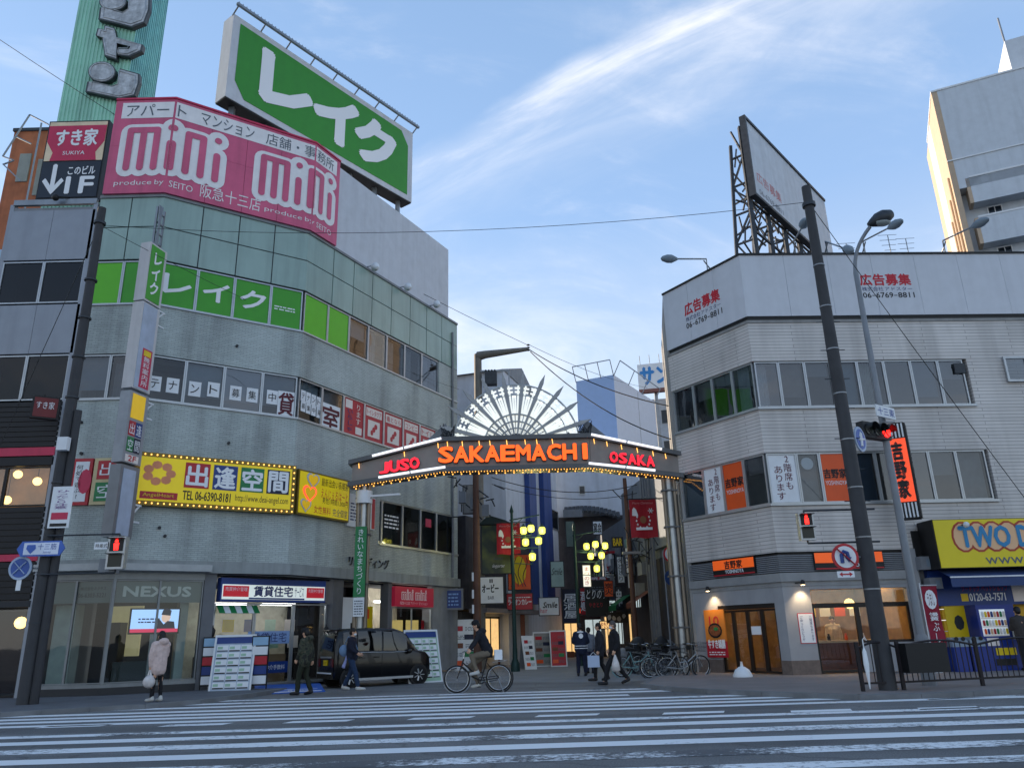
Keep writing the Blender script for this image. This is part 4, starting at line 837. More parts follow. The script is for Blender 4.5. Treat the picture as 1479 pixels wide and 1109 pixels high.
# showroom contents
bx('pale_column', mat('pale_plaster', '#a9b3ad', .6), LB, L1, .35, .95, .11, 2.6, -.9, -.45); bx('pale_column', MATS['pale_plaster'], LB, L2, uN - .55, uN - .3, .11, 3.2, -.8, -.5)
bx('glowing_wall', mat('creamy_wall', '#b3a77c', .7, emit=.12), LB, L1, 1.1, 2.15, 1.1, 2.6, -2.2, -2.1); bx('dark_cabinet', M_BLACK, LB, L1, .95, 1.75, .11, 2.1, -2.05, -1.6)  # cream wall glows faintly on its own, no lamp lights it
bx('counter', mat('grey_counter', '#3d4446', .4), LB, L2, .4, uN - .6, .11, .95, -1.9, -1.4)
t = thing('tv_screen', 'large lit screen on a stand behind showroom glass, pale blue picture with red ticker', 'screen', L2.P(L2.px(224, 985)[0], .11, -.35)); r = L2.rect(191, 880, 256, 912, -.3)
bx('bezel', M_BLACK, t, L2, r[0] - .04, r[1] + .04, r[2] - .05, r[3] + .04, -.4, -.305); 
M_SCR = mat('screen_blue', '#9fc0f2', .3, emit=.33, var=0); film(L2, r[0], r[1], r[2] + .1, r[3], M_SCR, t, -.302, 'picture'); film(L2, r[0], r[1], r[2], r[2] + .1, mat('screen_red', '#d8305a', .3, emit=.25, var=0), t, -.302, 'ticker')
M_SF = mat('screen_skin', '#e0b8a4', .4, emit=.25, var=0); M_SN = mat('screen_navy', '#20243c', .4, emit=.1, var=0); cx = r[1] - .36; cz = r[2] + .42
MB().prism(L2, [(cx + .13 * math.cos(i * .52), cz + .15 * math.sin(i * .52)) for i in range(12)], -.301, -.298).build('picture_face', M_SF, t); MB().prism(L2, [(cx - .14, cz + .08), (cx + .12, cz + .05), (cx + .14, cz + .2), (cx + .02, cz + .27), (cx - .1, cz + .22)], -.297, -.295).build('picture_hat', M_SN, t)
MB().prism(L2, [(cx - .3, r[2] + .1), (cx + .28, r[2] + .1), (cx + .24, cz - .12), (cx + .05, cz - .1), (cx - .05, cz - .2), (cx - .2, cz - .02), (cx - .3, cz - .06)], -.2975, -.2965).build('picture_jacket', M_SN, t)
scribble(t, M_INKB, L2, r[0] + .2, r[0] + .8, r[3] - .4, r[3] - .22, -.297, 2, 6); bx('stand', M_ALU, t, L2, (r[0] + r[1]) / 2 - .08, (r[0] + r[1]) / 2 + .1, .12, r[2] - .05, -.4, -.34); bx('foot', M_ALU, t, L2, (r[0] + r[1]) / 2 - .3, (r[0] + r[1]) / 2 + .3, .11, .14, -.55, -.2)
# pier, then the letting agency set back across the corner
bx('stone_pier', mat('grey_stone', '#62656a', .5, var=.1, streak=.2), LB, L2, uN + .005, uN + .36, .1, GF, -.5, -.02)
pa = L2.P(uN + .37, 0, -.25); pb = L3.P(L3.px(478, 940)[0], 0, -.25); LS = seg(pa, pb)
uP = L3.px(478, 940)[0]
bx('stone_pier', MATS['grey_stone'], LB, L3, uP + .005, uP + .55, .1, GF, -.6, -.02)
M_LITW = mat('lit_sign_white', '#dfe8e2', .4, emit=.12, var=.06)
t = thing('shop_sign', 'lit white shop sign with navy kanji and red end panels above the letting agency', 'sign', LS.P(LS.L / 2, 2.7, .2))
sr = LS.rect(320, 842, 470, 868, .3); s0, s1, q0, q1 = sr
bx('cabinet', M_BLUE, t, LS, s0, s1, q0 - .05, q1 + .18, .05, .28); bx('sign_face', M_LITW, t, LS, s0 + .05, s1 - .05, q0 + .02, q1 - .02, .282, .3)
sw = s1 - s0
for a_, b_ in ((.02, .245), (.8, .98)): bx('red_panel', mat('lit_red_panel', '#c4202e', .4, emit=.08, var=.03), t, LS, s0 + sw * a_, s0 + sw * b_, q0 + .1, q1 - .06, .302, .31); text('売買仲介管理', M_INKW, t, LS, s0 + sw * a_ + .06, s0 + sw * b_ - .06, q0 + (q1 - q0) * .55, q1 - .1, d=.316)
text('賃貸住宅', M_INKB, t, LS, s0 + sw * .29, s0 + sw * .66, q0 + .12, q1 - .05, d=.306, bold=.03); text('サービス', M_INKB, t, LS, s0 + sw * .68, s0 + sw * .77, q0 + .12, q1 - .05, d=.306)
bx('blue_line', M_BLUE, t, LS, s0 + sw * .25, s0 + sw * .78, q0 + .03, q0 + .08, .302, .308)
# agency interior
AG = LB
bx('agency_lintel', M_DARK, LB, LS, 0, LS.L, q1 + .2, GF - .035, -.2, .04)
xs = [0.03, LS.L * .34, LS.L * .68, LS.L - .03]
for i, (a_, b_) in enumerate(zip(xs, xs[1:])):
    if i < 3: o = window(LB, LS, a_ + .004, b_ - .004, .12, q0 - .08, M_SHOPG, -.02, fm=M_ALU, bar=.05)
film(LS, LS.L * .3, LS.L * .66, 1.35, 1.75, mat('pale_blue_film', '#7f9cc8', .4), LB, -.01, 'window_film'); text('賃貸住宅', M_INKB, LB, LS, LS.L * .33, LS.L * .63, 1.4, 1.7, d=.004); film(LS, LS.L * .3, LS.L * .66, .45, .8, M_BLUE, LB, -.01, 'window_film'); text('敷金礼金仲介手数料', M_INKW, LB, LS, LS.L * .33, LS.L * .63, .55, .7, d=.004)
for k in range(10): 
    u = .2 + (k % 5) * LS.L * .19; z = 1.2 + (k // 5) * .55; film(LS, u, u + .42, z, z + .4, (M_PAPER, M_YEL, M_BLUE, MATS['pale_green'] if 'pale_green' in MATS else mat('pale_green', '#9dbfa6', .6), M_CREAM)[k % 5], LB, -.9 - .05 * k, 'interior_poster')
bx('agency_counter', mat('counter_wood', '#7a6a55', .5), LB, LS, .5, LS.L - .6, .11, 1.0, -2.0, -1.5); bx('agency_back', mat('agency_wall', '#b5b09c', .8, var=.2, scale=3), LB, LS, .05, LS.L - .05, .11, 3.2, -2.55, -2.45)
for k in range(2): MB().box(LS, .5 + k * 1.9, 1.8 + k * 1.9, 2.62, 2.68, -1.3, -1.15).build('ceiling_light', mat('cool_tube', '#ffffff', .4, emit=4, var=0), LB)
aw = MB(); 
for k in range(7): aw.m = k % 2; aw.add([LS.P(.1 + k * .2, 2.55, .02), LS.P(.3 + k * .2, 2.55, .02), LS.P(.3 + k * .2, 2.3, .25), LS.P(.1 + k * .2, 2.3, .25)], [(0, 1, 2, 3)])
aw.build('striped_awning', [M_GREEN, M_WHITE], LB)
for u in (.0, LS.L - .1):
    MB().lathe(LS.P(u, 1.75, .12), [(.02, -.2), (.07, -.1), (.09, .05), (.02, .14), (.01, .2)], 8).build('wall_lantern', M_BLACK, LB)
# entrance passage and the small red-sign agency farther along
uE = L3.px(560, 920)[0]; uM0 = L3.px(565, 920)[0]; uM1 = L3.px(624, 900)[0]
bx('passage_wall', M_ROOMD, LB, L3, uP + .56, uE, .1, GF - .04, -2.2, -2.1); bx('stone_pier', MATS['grey_stone'], LB, L3, uE, uM0, .1, GF, -.4, -.02)
bx('yellow_notice', M_YEL, LB, L3, L3.px(537, 885)[0], L3.px(555, 885)[0], 1.8, 2.6, -.6, -.55); bx('print_shape', M_ORANGE, LB, L3, L3.px(542, 885)[0], L3.px(550, 885)[0], 2.15, 2.5, -.548, -.54)
bx('white_notice', M_PAPER, LB, L3, L3.px(512, 885)[0], L3.px(528, 885)[0], 2.0, 2.9, -.6, -.55)
t = thing('shop_sign', 'crimson mini mini shop sign low on the side facade, near the arcade', 'sign', L3.P((uM0 + uM1) / 2, 2.5, 0)); z0, z1 = L3.px(600, 876, .1)[1], L3.px(600, 848, .1)[1]
bx('cabinet', mat('lit_crimson', '#a8203c', .4, emit=.05, var=.05), t, L3, uM0 + .05, uM1 - .05, z0, z1, -.1, .1)
text('mini mini', M_SIGNW, t, L3, uM0 + .5, uM1 - .6, z0 + .28, z1 - .12, d=.106, bold=.09); text('mini mini', MATS['lit_crimson'], t, L3, uM0 + .5, uM1 - .6, z0 + .28, z1 - .12, d=.116); text('阪急十三店 アパート マンション', M_SIGNW, t, L3, uM0 + .4, uM1 - .5, z0 + .07, z0 + .19, d=.106)
bx('agency_back', MATS['agency_wall'], LB, L3, uM0, uM1, .11, GF - .05, -1.9, -1.8); o = window(LB, L3, uM0 + .02, uM1 - .02, .12, z0 - .02, M_SHOPG, -.06, cross=True)
for k in range(3): film(L3, uM0 + .4 + k * 1.1, uM0 + 1.3 + k * 1.1, 1.3, 2.1, (mat('glowing_yellow_paper', '#c7b06a', .6, emit=.15), MATS['glowing_yellow_paper'], M_RED)[k], LB, -.4, 'interior_poster')  # yellow sheets glow themselves to look lit by the shop
MB().box(L3, uM0 + .4, uM1 - .4, z0 + .2, z0 + .26, -1.2, -1.05).build('ceiling_light', MATS['cool_tube'], LB)
bx('stone_pier', mat('pale_stone', '#84888d', .5, streak=.2), LB, L3, uM1, L3.L, .1, GF, -.5, -.01)
bx('signal_box', M_WHITE, LB, L3, L3.px(505, 893)[0] - .9, L3.px(505, 893)[0] + .3, 1.72, 2.1, -.3, -.2)

# ------------------------------------------------------------------ corner building on the right
RA, RB_, RC = (5.93, 27.42), (8.03, 24.20), (20.4, 24.72)
R1 = seg(RA, RB_); R2 = seg(RB_, RC)
R1.t1 = R2.t0 = turn(R1, R2)
RT = {f: tile_mat('pale_grey_tiles', '#c6c2be', '#989490', f, 3.0, 0.115, 0.011, streak=0.26, bump=.4, cvar=.04) for f in (R1, R2)}
RBD = thing('corner_building', 'pale grey tiled corner building with white blank parapet hoarding, right of the arch', 'building', (11, 26.5, 0))
zr = lambda y: zat(1100, y, 8.03, 24.2)
Y0, Y1 = R2.px(1079, 463)[1], R2.px(1070, 369)[1]          # hoarding
W3T, W3B = R2.px(1087, 522)[1], R2.px(1096, 588)[1]; W2T, W2B = R2.px(1103, 654)[1], R2.px(1113, 727)[1]; RG = R2.px(1122, 797)[1]
M_HOARD = mat('blank_white_hoarding', '#c9cdd4', .45, var=.04, streak=.06)
uE3 = R2.px(1398, 550)[0]; uE2 = R2.px(1431, 690)[0]
for fr in (R1, R2):
    seamed(fr, 0, fr.L, 3 if fr is R1 else 8, 1, Y0 + .16, Y1, -.12, .0, M_HOARD, RBD, 'hoarding_panel', .004); bx('hoarding_cap', M_BLACK, RBD, fr, 0, fr.L, Y1, Y1 + .07, -.2, .04)
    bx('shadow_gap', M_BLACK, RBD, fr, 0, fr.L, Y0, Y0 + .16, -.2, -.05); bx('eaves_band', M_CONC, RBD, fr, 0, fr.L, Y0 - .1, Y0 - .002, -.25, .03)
    bx('tiled_wall', RT[fr], RBD, fr, 0, fr.L, W3T, Y0 - .102, -.25, 0); bx('tiled_wall', RT[fr], RBD, fr, 0, fr.L, W2T, W3B - .08, -.25, 0); bx('tiled_wall', RT[fr], RBD, fr, 0, fr.L, RG, W2B - .08, -.25, 0)
    for z in (W3B, W2B): bx('window_sill', M_ALU, RBD, fr, 0, fr.L if fr is R1 else (uE3 if z == W3B else uE2) + .1, z - .078, z, -.25, .07)
bx('tiled_wall', RT[R2], RBD, R2, uE3 + .1, R2.L, W3B - .078, W3T - .002, -.25, 0); bx('tiled_wall', RT[R2], RBD, R2, uE2 + .1, R2.L, W2B - .078, W2T - .002, -.25, 0)
# interior and roof
c1_ = [R1.P(0, 0, -1.2), R1.P(R1.L - 1.2 * R1.t1, 0, -1.2), R2.P(R2.L, 0, -1.2), Vector((20.4, 33, 0)), Vector((7.2, 33.4, 0))]; n = len(c1_)
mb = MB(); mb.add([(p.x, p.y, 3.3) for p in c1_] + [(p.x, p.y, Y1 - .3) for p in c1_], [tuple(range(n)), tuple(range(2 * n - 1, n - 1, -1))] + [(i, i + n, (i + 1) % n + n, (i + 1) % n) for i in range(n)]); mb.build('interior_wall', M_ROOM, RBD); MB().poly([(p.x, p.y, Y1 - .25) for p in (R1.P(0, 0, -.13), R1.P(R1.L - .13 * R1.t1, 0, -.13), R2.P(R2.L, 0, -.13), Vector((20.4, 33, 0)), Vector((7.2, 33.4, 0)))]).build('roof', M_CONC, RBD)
side = seg((6.9, 33.2), RA); bx('side_wall', M_CONC, RBD, side, 0, side.L, 0, Y1 - .1, -.2, 0)
for z in (W2T + .3, W3T + .3, RG + .1):
    bx('floor_slab', M_ROOMD, RBD, R1, .0, R1.L, z - .1, z, -1.2, -.26); bx('floor_slab', M_ROOMD, RBD, R2, .0, R2.L, z - .1, z, -1.2, -.26)
def rstrip(fr, us, z0, z1, kinds):
    out = []
    for i, (a_, b_) in enumerate(zip(us, us[1:])):
        k = kinds[i]; o = window(RBD, fr, a_ + .004, b_ - .004, z0, z1 - .01); out.append((o, a_, b_))
        if k == 'curtain':
            c = MB(); n_ = 10; uu = [a_ + .06 + (b_ - a_ - .12) * .6 * j / n_ for j in range(n_ + 1)]
            for j in range(n_): c.add([fr.P(uu[j], z0, -.3 - .05 * (j % 2)), fr.P(uu[j + 1], z0, -.3 - .05 * ((j + 1) % 2)), fr.P(uu[j + 1], z1, -.3 - .05 * ((j + 1) % 2)), fr.P(uu[j], z1, -.3 - .05 * (j % 2))], [(0, 1, 2, 3)])
            c.build('curtain', mat('pale_curtain', '#b9bfc2', .9), o)
        elif k is None and random.random() < .7: film(fr, a_ + .05, b_ - .05, z1 - (z1 - z0) * random.uniform(.2, .8), z1 - .03, random.choice((M_BLIND, M_CURT, MATS['dim_room'])), o, -.24, 'blind')
        elif k == 'blind': film(fr, a_ + .05, b_ - .05, z0 + .05, z1 - .05, M_BLIND, o, -.2, 'blind')
        elif k == 'dark': film(fr, a_ + .05, b_ - .05, z0 + .05, z1 - .05, M_CURT, o, -.25, 'blind')
        elif k == 'white': film(fr, a_ + .05, b_ - .05, z0 + .04, z1 - .05, M_PAPER, o, -.068, 'window_banner')
        elif k == 'orange': film(fr, a_ + .05, b_ - .05, z0 + .04, z1 - .05, M_ORANGE, o, -.068, 'window_banner')
    return out
rstrip(R2, [.05] + [R2.px(x, 555)[0] for x in (1128, 1166, 1204, 1243, 1282, 1321, 1361, 1398)], W3B, W3T, ['curtain', None, None, 'blind', 'curtain', None, None, None])
rstrip(R1, [0.02] + [R1.px(x, 570)[0] for x in (1000, 1028, 1058)] + [R1.L - .08], W3B, W3T, [None, None, None, 'curtain'])
r2 = rstrip(R2, [.05] + [R2.px(x, 690)[0] for x in (1155, 1188, 1228, 1270, 1301, 1348, 1388, 1431)], W2B, W2T, ['white', 'dark', 'orange', 'blind', 'dark', None, None, 'dark'])
r1 = rstrip(R1, [.02] + [R1.px(x, 700)[0] for x in (1015, 1043, 1075)] + [R1.L - .08], W2B, W2T, ['blind', 'white', 'orange', None])
M_MAR = mat('maroon_text', '#5c1a34', .5, var=0)
for (o, a_, b_), fr in ((r2[0], R2), (r1[1], R1)):
    wd = b_ - a_; text('2階席も', M_MAR, o, fr, a_ + wd * .54, a_ + wd * .8, W2B + .45, W2T - .1, d=-.058, vert=True); text('あります', M_MAR, o, fr, a_ + wd * .22, a_ + wd * .5, W2B + .12, W2T - .42, d=-.058, vert=True)
for (o, a_, b_), fr in ((r2[2], R2), (r1[2], R1)):
    wd = b_ - a_; text('吉野家', M_INK, o, fr, a_ + wd * .1, b_ - wd * .08, W2B + .78, W2B + 1.08, d=-.058, bold=.03); text('YOSHINOYA', M_INKW, o, fr, a_ + wd * .12, b_ - wd * .1, W2B + .56, W2B + .70, d=-.058)
MB().tube([R2.P(r2[1][1] + .35, W2T - .35, -.14), R2.P(r2[1][1] + .35, W2T - .35, -.1)], .2, 16).build('wall_clock', M_WHITE, RBD)
# small far-right window
u0, u1 = R2.px(1449, 530)[0], R2.px(1482, 530)[0]
window(RBD, R2, u0, u1, R2.px(1460, 552)[1], R2.px(1460, 516)[1], d=.06, bar=.07)
bx('ventilator', M_DKSTEEL, RBD, R2, R2.px(1386, 530)[0] - .18, R2.px(1386, 530)[0] + .18, W3T - .5, W3T - .15, -.06, .0)
# hoarding lettering
for x0, x1, y0, fr in ((1241, 1316, 397, R2), (988, 1044, 0, R1)):
    if fr is R2: a_ = fr.px(1242, 405)[0]; b_ = fr.px(1315, 405)[0]; zt_ = fr.px(1278, 396)[1]; zb_ = fr.px(1278, 430)[1]
    else: a_ = fr.px(989, 450)[0]; b_ = fr.px(1041, 440)[0]; zt_ = fr.px(1015, 427)[1]; zb_ = fr.px(1015, 465)[1]
    h_ = zt_ - zb_; text('広告募集', M_INKR, RBD, fr, a_, b_, zb_ + h_ * .52, zt_, d=.006, bold=.03); text('株式会社', M_INKB, RBD, fr, a_ + .02, a_ + (b_ - a_) * .43, zb_ + h_ * .28, zb_ + h_ * .46, d=.006); text('アドスター', M_INKB, RBD, fr, a_ + (b_ - a_) * .46, b_, zb_ + h_ * .29, zb_ + h_ * .45, d=.006); w_ = b_ - a_; [text(q_, M_INK, RBD, fr, a_ + w_ * x0, a_ + w_ * x1, zb_ + (h_ * .08 if q_ == '-' else 0), zb_ + h_ * (.11 if q_ == '-' else .22), d=.006, bold=.02 if q_ != '-' else 0) for q_, x0, x1 in (('06', .01, .17), ('-', .19, .25), ('6769', .27, .6), ('-', .62, .68), ('8811', .7, 1.02))]
# louvre band with orange signs
ZL0 = R2.px(1126, 827)[1]; uR = R2.px(1338, 900)[0]
for fr, e_ in ((R1, R1.L), (R2, uR)):
    bx('louvre_backing', M_BLACK, RBD, fr, 0, e_, ZL0, RG - .002, -.3, -.1)
    for k in range(9): z = ZL0 + .03 + k * (RG - ZL0 - .1) / 9; bx('louvre', M_GREY, RBD, fr, 0 if k % 1 == 0 else 0, e_, z, z + .035, -.09, -.02)
    bx('grey_fascia', mat('shop_grey_fascia', '#8d8f90', .5, streak=.1), RBD, fr, 0, e_, ZL0 - .26, ZL0 - .002, -.3, .02); bx('fascia_reveal', MATS['shop_grey_fascia'], RBD, fr, 0, e_, ZL0 - .40, ZL0 - .262, -.3, -.04)
M_OLIT = mat('lit_orange', '#e25a1c', .4, emit=.13, var=.04)
def ysign(fr, x0, x1, y0, y1, lab):
    s0, s1 = fr.px(x0, (y0 + y1) / 2, .05)[0], fr.px(x1, (y0 + y1) / 2, .05)[0]; z0, z1 = ZL0 + .06, RG - .04
    t = thing('shop_sign', lab, 'sign', fr.P((s0 + s1) / 2, z0, 0)); bx('cabinet', M_BLACK, t, fr, s0, s1, z0, z1, -.02, .06); bx('orange_face', M_OLIT, t, fr, s0 + .02, s1 - .02, z0 + .2, z1 - .02, .062, .07); w_ = s1 - s0
    text('吉野家', M_INK, t, fr, s0 + w_ * .3, s1 - w_ * .28, z0 + .22, z1 - .06, d=.076, bold=.04); text('YOSHINOYA', M_INKW, t, fr, s0 + w_ * .3, s1 - w_ * .26, z0 + .07, z0 + .18, d=.066, bold=.03); bx('red_line', M_RED, t, fr, s0 + .02, s1 - .02, z0 + .01, z0 + .05, .062, .068)
ysign(R1, 1030, 1091, 810, 835, 'orange and black shop sign on the angled corner above the beef-bowl shop door'); ysign(R2, 1176, 1276, 797, 822, 'orange and black shop sign facing the road, behind the round no-turn sign')
# shop front
M_SHOPW = mat('pale_grey_render', '#97999c', .6, var=.05, streak=.12); M_PLT = mat('plinth_tile', '#6b5f58', .6, var=.2, scale=8)
ZH = ZL0 - .402
d0_, d1_ = R1.px(1040, 930)[0], R1.px(1124, 930)[0]; dzt = R1.px(1085, 872)[1]
bx('shop_wall', M_SHOPW, RBD, R1, 0, d0_, .5, ZH, -.3, -.06); bx('shop_wall', M_SHOPW, RBD, R1, d1_, R1.L, .5, ZH, -.3, -.06); bx('shop_wall', M_SHOPW, RBD, R1, d0_ + .002, d1_ - .002, dzt, ZH, -.3, -.06)
bx('plinth', M_PLT, RBD, R1, 0, d0_, .1, .5, -.3, -.04); bx('plinth', M_PLT, RBD, R1, d1_, R1.L, .1, .5, -.3, -.04)
w0, w1 = R2.px(1176, 890)[0], R2.px(1318, 890)[0]; wzt = R2.px(1200, 850)[1]
bx('shop_wall', M_SHOPW, RBD, R2, 0, w0, .5, ZH, -.3, -.06); bx('plinth', M_PLT, RBD, R2, 0, w0, .1, .5, -.3, -.04); bx('shop_wall', M_SHOPW, RBD, R2, w1, uR, .1, ZH, -.3, -.06); bx('shop_wall', M_SHOPW, RBD, R2, w0 + .002, w1 - .002, wzt, ZH, -.3, -.06)
k = (d1_ - d0_) / 4
M_BRN = mat('black_brown_frame', '#1a1512', .45)
bx('door_head', M_BRN, RBD, R1, d0_, d1_, dzt - .14, dzt - .004, -.3, -.07)
for i in range(4):
    o = window(RBD, R1, d0_ + i * k + .004, d0_ + (i + 1) * k - .004, .13, dzt - .16, M_SHOPG, -.14, fm=M_BRN, bar=.06); o.name = 'door_leaf'
bx('door_notice', M_PAPER, RBD, R1, d0_ + 2 * k + .12, d0_ + 2 * k + .5, 1.25, 1.5, -.1, -.09)
o = window(RBD, R2, w0, w0 + (w1 - w0) * .46, .13, wzt - .42, M_SHOPG, -.14, fm=M_BRN, bar=.07); o = window(RBD, R2, w0 + (w1 - w0) * .46, w1, .95, wzt - .42, M_SHOPG, -.14, fm=M_BRN, bar=.07, cross=True)
bx('window_apron', M_SHOPW, RBD, R2, w0 + (w1 - w0) * .46 + .002, w1 - .002, .12, .948, -.28, -.08)
bx('transom_glass', M_SHOPG, RBD, R2, w0 + .05, w1 - .05, wzt - .41, wzt - .02, -.16, -.15); bx('transom_bar', M_BRN, RBD, R2, w0, w1, wzt - .55, wzt - .42, -.22, -.12)
# warm interior
M_INW = mat('warm_wood_wall', '#93754f', .6, var=.25, scale=3); M_INC = mat('warm_ceiling', '#d3b88c', .8)
rp = [R1.P(.1, 0, -.32), R1.P(R1.L - .32 * R1.t1, 0, -.32), R2.P(uR - .1, 0, -.32), R2.P(uR - .1, 0, -4.2), R2.P(1.6, 0, -4.2), R1.P(.1, 0, -3.2)]
bk = MB()
for a_, b_ in zip(rp[2:], rp[3:] + rp[:1]): bk.add([(a_.x, a_.y, .11), (b_.x, b_.y, .11), (b_.x, b_.y, 3.0), (a_.x, a_.y, 3.0)], [(0, 1, 2, 3)])
bk.build('restaurant_wall', M_INW, RBD); MB().poly([(p.x, p.y, 2.98) for p in rp]).build('restaurant_ceiling', M_INC, RBD); MB().poly([(p.x, p.y, .108) for p in rp]).build('restaurant_floor', mat('brown_floor', '#4b3a2e', .5), RBD)
for k in range(4): MB().box(R2, .8 + k * 1.5, 1.6 + k * 1.5, 2.90, 2.94, -2.2, -1.9).build('ceiling_light', mat('warm_panel_light', '#ffe8c0', .4, emit=8, var=0, ecol='#ffd9a0'), RBD)
bx('counter', mat('pale_counter', '#b9a488', .5), RBD, R2, w0 - .2, w1 - .6, .95, 1.02, -1.5, -.9); bx('counter_front', M_WOOD, RBD, R2, w0 - .2, w1 - .6, .11, .948, -1.4, -1.0)
for k in range(4):
    u = w0 + .3 + k * .55; MB().lathe(R2.P(u, 1.02, -1.15), [(.05, 0), (.055, .1), (.03, .16), (.035, .2)], 8).build('condiment_bottle', (M_WHITE, M_BLACK, M_ORANGE, MATS['cream_print'])[k], RBD)
bx('shelf_screen', mat('slat_screen', '#7d5530', .6), RBD, R2, w0 + .1, w0 + 1.2, 1.3, 2.2, -2.6, -2.5)
for k in range(5): bx('menu_card', (M_RED, M_YEL, M_PAPER, M_ORANGE, M_PAPER)[k], RBD, R2, w0 + .2 + .5 * k, w0 + .55 + .5 * k, 1.75, 2.05, -2.4, -2.38)
MB().ball(R2.P(w0 + 1.55, 2.1, -.9), .16).build('globe_lamp', M_PAPL, RBD)
bx('roller_blind', mat('amber_glow_blind', '#c98a3c', .8, emit=.05), RBD, R2, w0 + (w1 - w0) * .62, w1 - .08, 1.95, wzt - .55, -.3, -.28)  # blind glows faintly, light through it put into the colour
# wall lights, food poster, notice
def spotlight(fr, x, y, lab):
    u, v = fr.px(x, y, .15); t = thing('wall_spotlight', lab, 'spotlight', fr.P(u, v, 0)); MB().tube([fr.P(u - .12, v + .02, -.05), fr.P(u, v + .02, .2)], .02, 6).build('arm', M_BLACK, t)
    MB().lathe(fr.P(u, v, .22), [(.03, .1), (.06, .06), (.07, -.05)], 10).build('lamp_head', M_BLACK, t); MB().lathe(fr.P(u, v - .056, .22), [(.055, 0), (.055, -.004)], 10).build('lens', mat('warm_lens', '#ffd9a0', .4, emit=6, var=0), t)
    l_ = bpy.data.lights.new('spot_lamp', 'SPOT'); l_.energy = 16; l_.spot_size = R(95); l_.spot_blend = .8; l_.color = (1, .72, .42); l_.shadow_soft_size = .05
    lo = bpy.data.objects.new('spot_lamp', l_); COL.objects.link(lo); lo.parent = t; lo.location = fr.P(u, v - .08, .2) - ORG[t.name]; lo.rotation_euler = (fr.n * .35 + Vector((0, 0, 1))).to_track_quat('Z', 'Y').to_euler()
spotlight(R1, 1024, 851, 'small black wall spotlight above the food poster'); spotlight(R2, 1158, 842, 'small black wall spotlight above the white text notice')
t = thing('food_poster', 'orange hanging food poster with beef bowl picture beside the shop door', 'poster', R1.P(.6, 1, 0)); u0, u1 = R1.px(1017, 900, .02)[0], R1.px(1046, 900, .02)[0]; z0, z1 = R1.px(1034, 949, .02)[1], R1.px(1034, 880, .02)[1]
bx('sheet', mat('amber_sheet', '#cf7d2e', .5, var=.1), t, R1, u0, u1, z0 + .5, z1, -.04, .0); bx('red_sheet', M_RED, t, R1, u0, u1, z0, z0 + .498, -.04, .0)
cx, cz = (u0 + u1) / 2, z0 + (z1 - z0) * .56
MB().prism(R1, [(cx + .3 * math.cos(i * .4488), cz + .24 * math.sin(i * .4488)) for i in range(14)], .002, .01).build('bowl_rim', M_BLACK, t); MB().prism(R1, [(cx + .25 * math.cos(i * .4488), cz + .18 * math.sin(i * .4488)) for i in range(14)], .011, .016).build('beef', mat('beef_brown', '#7a4526', .6, var=.5, scale=20), t)
MB().prism(R1, [(cx + .1 * math.cos(i * .785) + .05, cz + .06 * math.sin(i * .785) + .05) for i in range(8)], .017, .02).build('garnish', M_GREEN, t); text('牛すき鍋膳', M_INKW, t, R1, u0 + .08, u1 - .06, z0 + .28, z0 + .55, d=.008, bold=.03); text('10', M_INKR, t, R1, cx - .22, cx + .2, z1 - .5, z1 - .2, d=.008); scribble(t, M_INKW, R1, u0 + .1, u1 - .1, z0 + .06, z0 + .2, .008, 2, 5)
t = thing('text_notice', 'white vertical notice with red border and blue writing on the shop wall', 'notice', R2.P(.6, 1.2, 0)); u0, u1 = R2.px(1154, 905, -.04)[0], R2.px(1177, 905, -.04)[0]; z0, z1 = R2.px(1166, 929, -.04)[1], R2.px(1166, 885, -.04)[1]
bx('sheet', M_INKR, t, R2, u0, u1, z0, z1, -.058, -.05); bx('paper', M_PAPER, t, R2, u0 + .02, u1 - .02, z0 + .02, z1 - .02, -.05, -.045); text('二階席もあります', M_INKB, t, R2, u1 - .14, u1 - .06, z0 + .08, z1 - .08, d=-.04, vert=True); text('ごゆっくりどうぞ', M_INKB, t, R2, u0 + .06, u0 + .15, z0 + .08, z1 - .08, d=-.04, vert=True)
# drain pipe and pier between this shop and the next
bx('end_pier', M_SHOPW, RBD, R2, uR - .3, uR, .1, RG, -.3, .1); 
# projecting vertical orange sign
t = thing('projecting_sign', 'vertical orange projecting sign with black kanji and striped ends above the shop', 'sign', R2.P(R2.px(1310, 745)[0], 5.2, 0))
c0 = atY(1300, 680, 23.3); pf = Fr((c0.x, 23.3, 0), (.86, -.51, 0)); z0, z1 = zat(1320, 748, c0.x, 23.3), zat(1298, 610, c0.x, 23.3)
bx('cabinet', M_BLACK, t, pf, -.3, .32, z0, z1, -.5, 0); bx('side_face', M_BLACK, t, pf, .322, .36, z0 + .02, z1 - .02, -.48, -.02)
hh = z1 - z0; bx('orange_face', mat('vivid_orange', '#f0502a', .4, emit=.2, var=.03), t, pf, -.28, .3, z0 + hh * .17, z1 - hh * .17, .002, .012)
text('吉野家', M_INK, t, pf, -.13, .17, z0 + hh * .21, z1 - hh * .21, d=.02, vert=True, bold=.05)
for k in range(6):
    for a_, b_ in ((0.01, .16), (.84, .99)): bx('stripe', M_WHITE, t, pf, -.26 + k * .1, -.215 + k * .1, z0 + hh * a_, z0 + hh * b_, .002, .012)
for z in (z0 + .5, z1 - .5): MB().bar(pf.P(.1, z, -.5), pf.P(.1, z, -1.3), .08).build('bracket', M_BLACK, t)

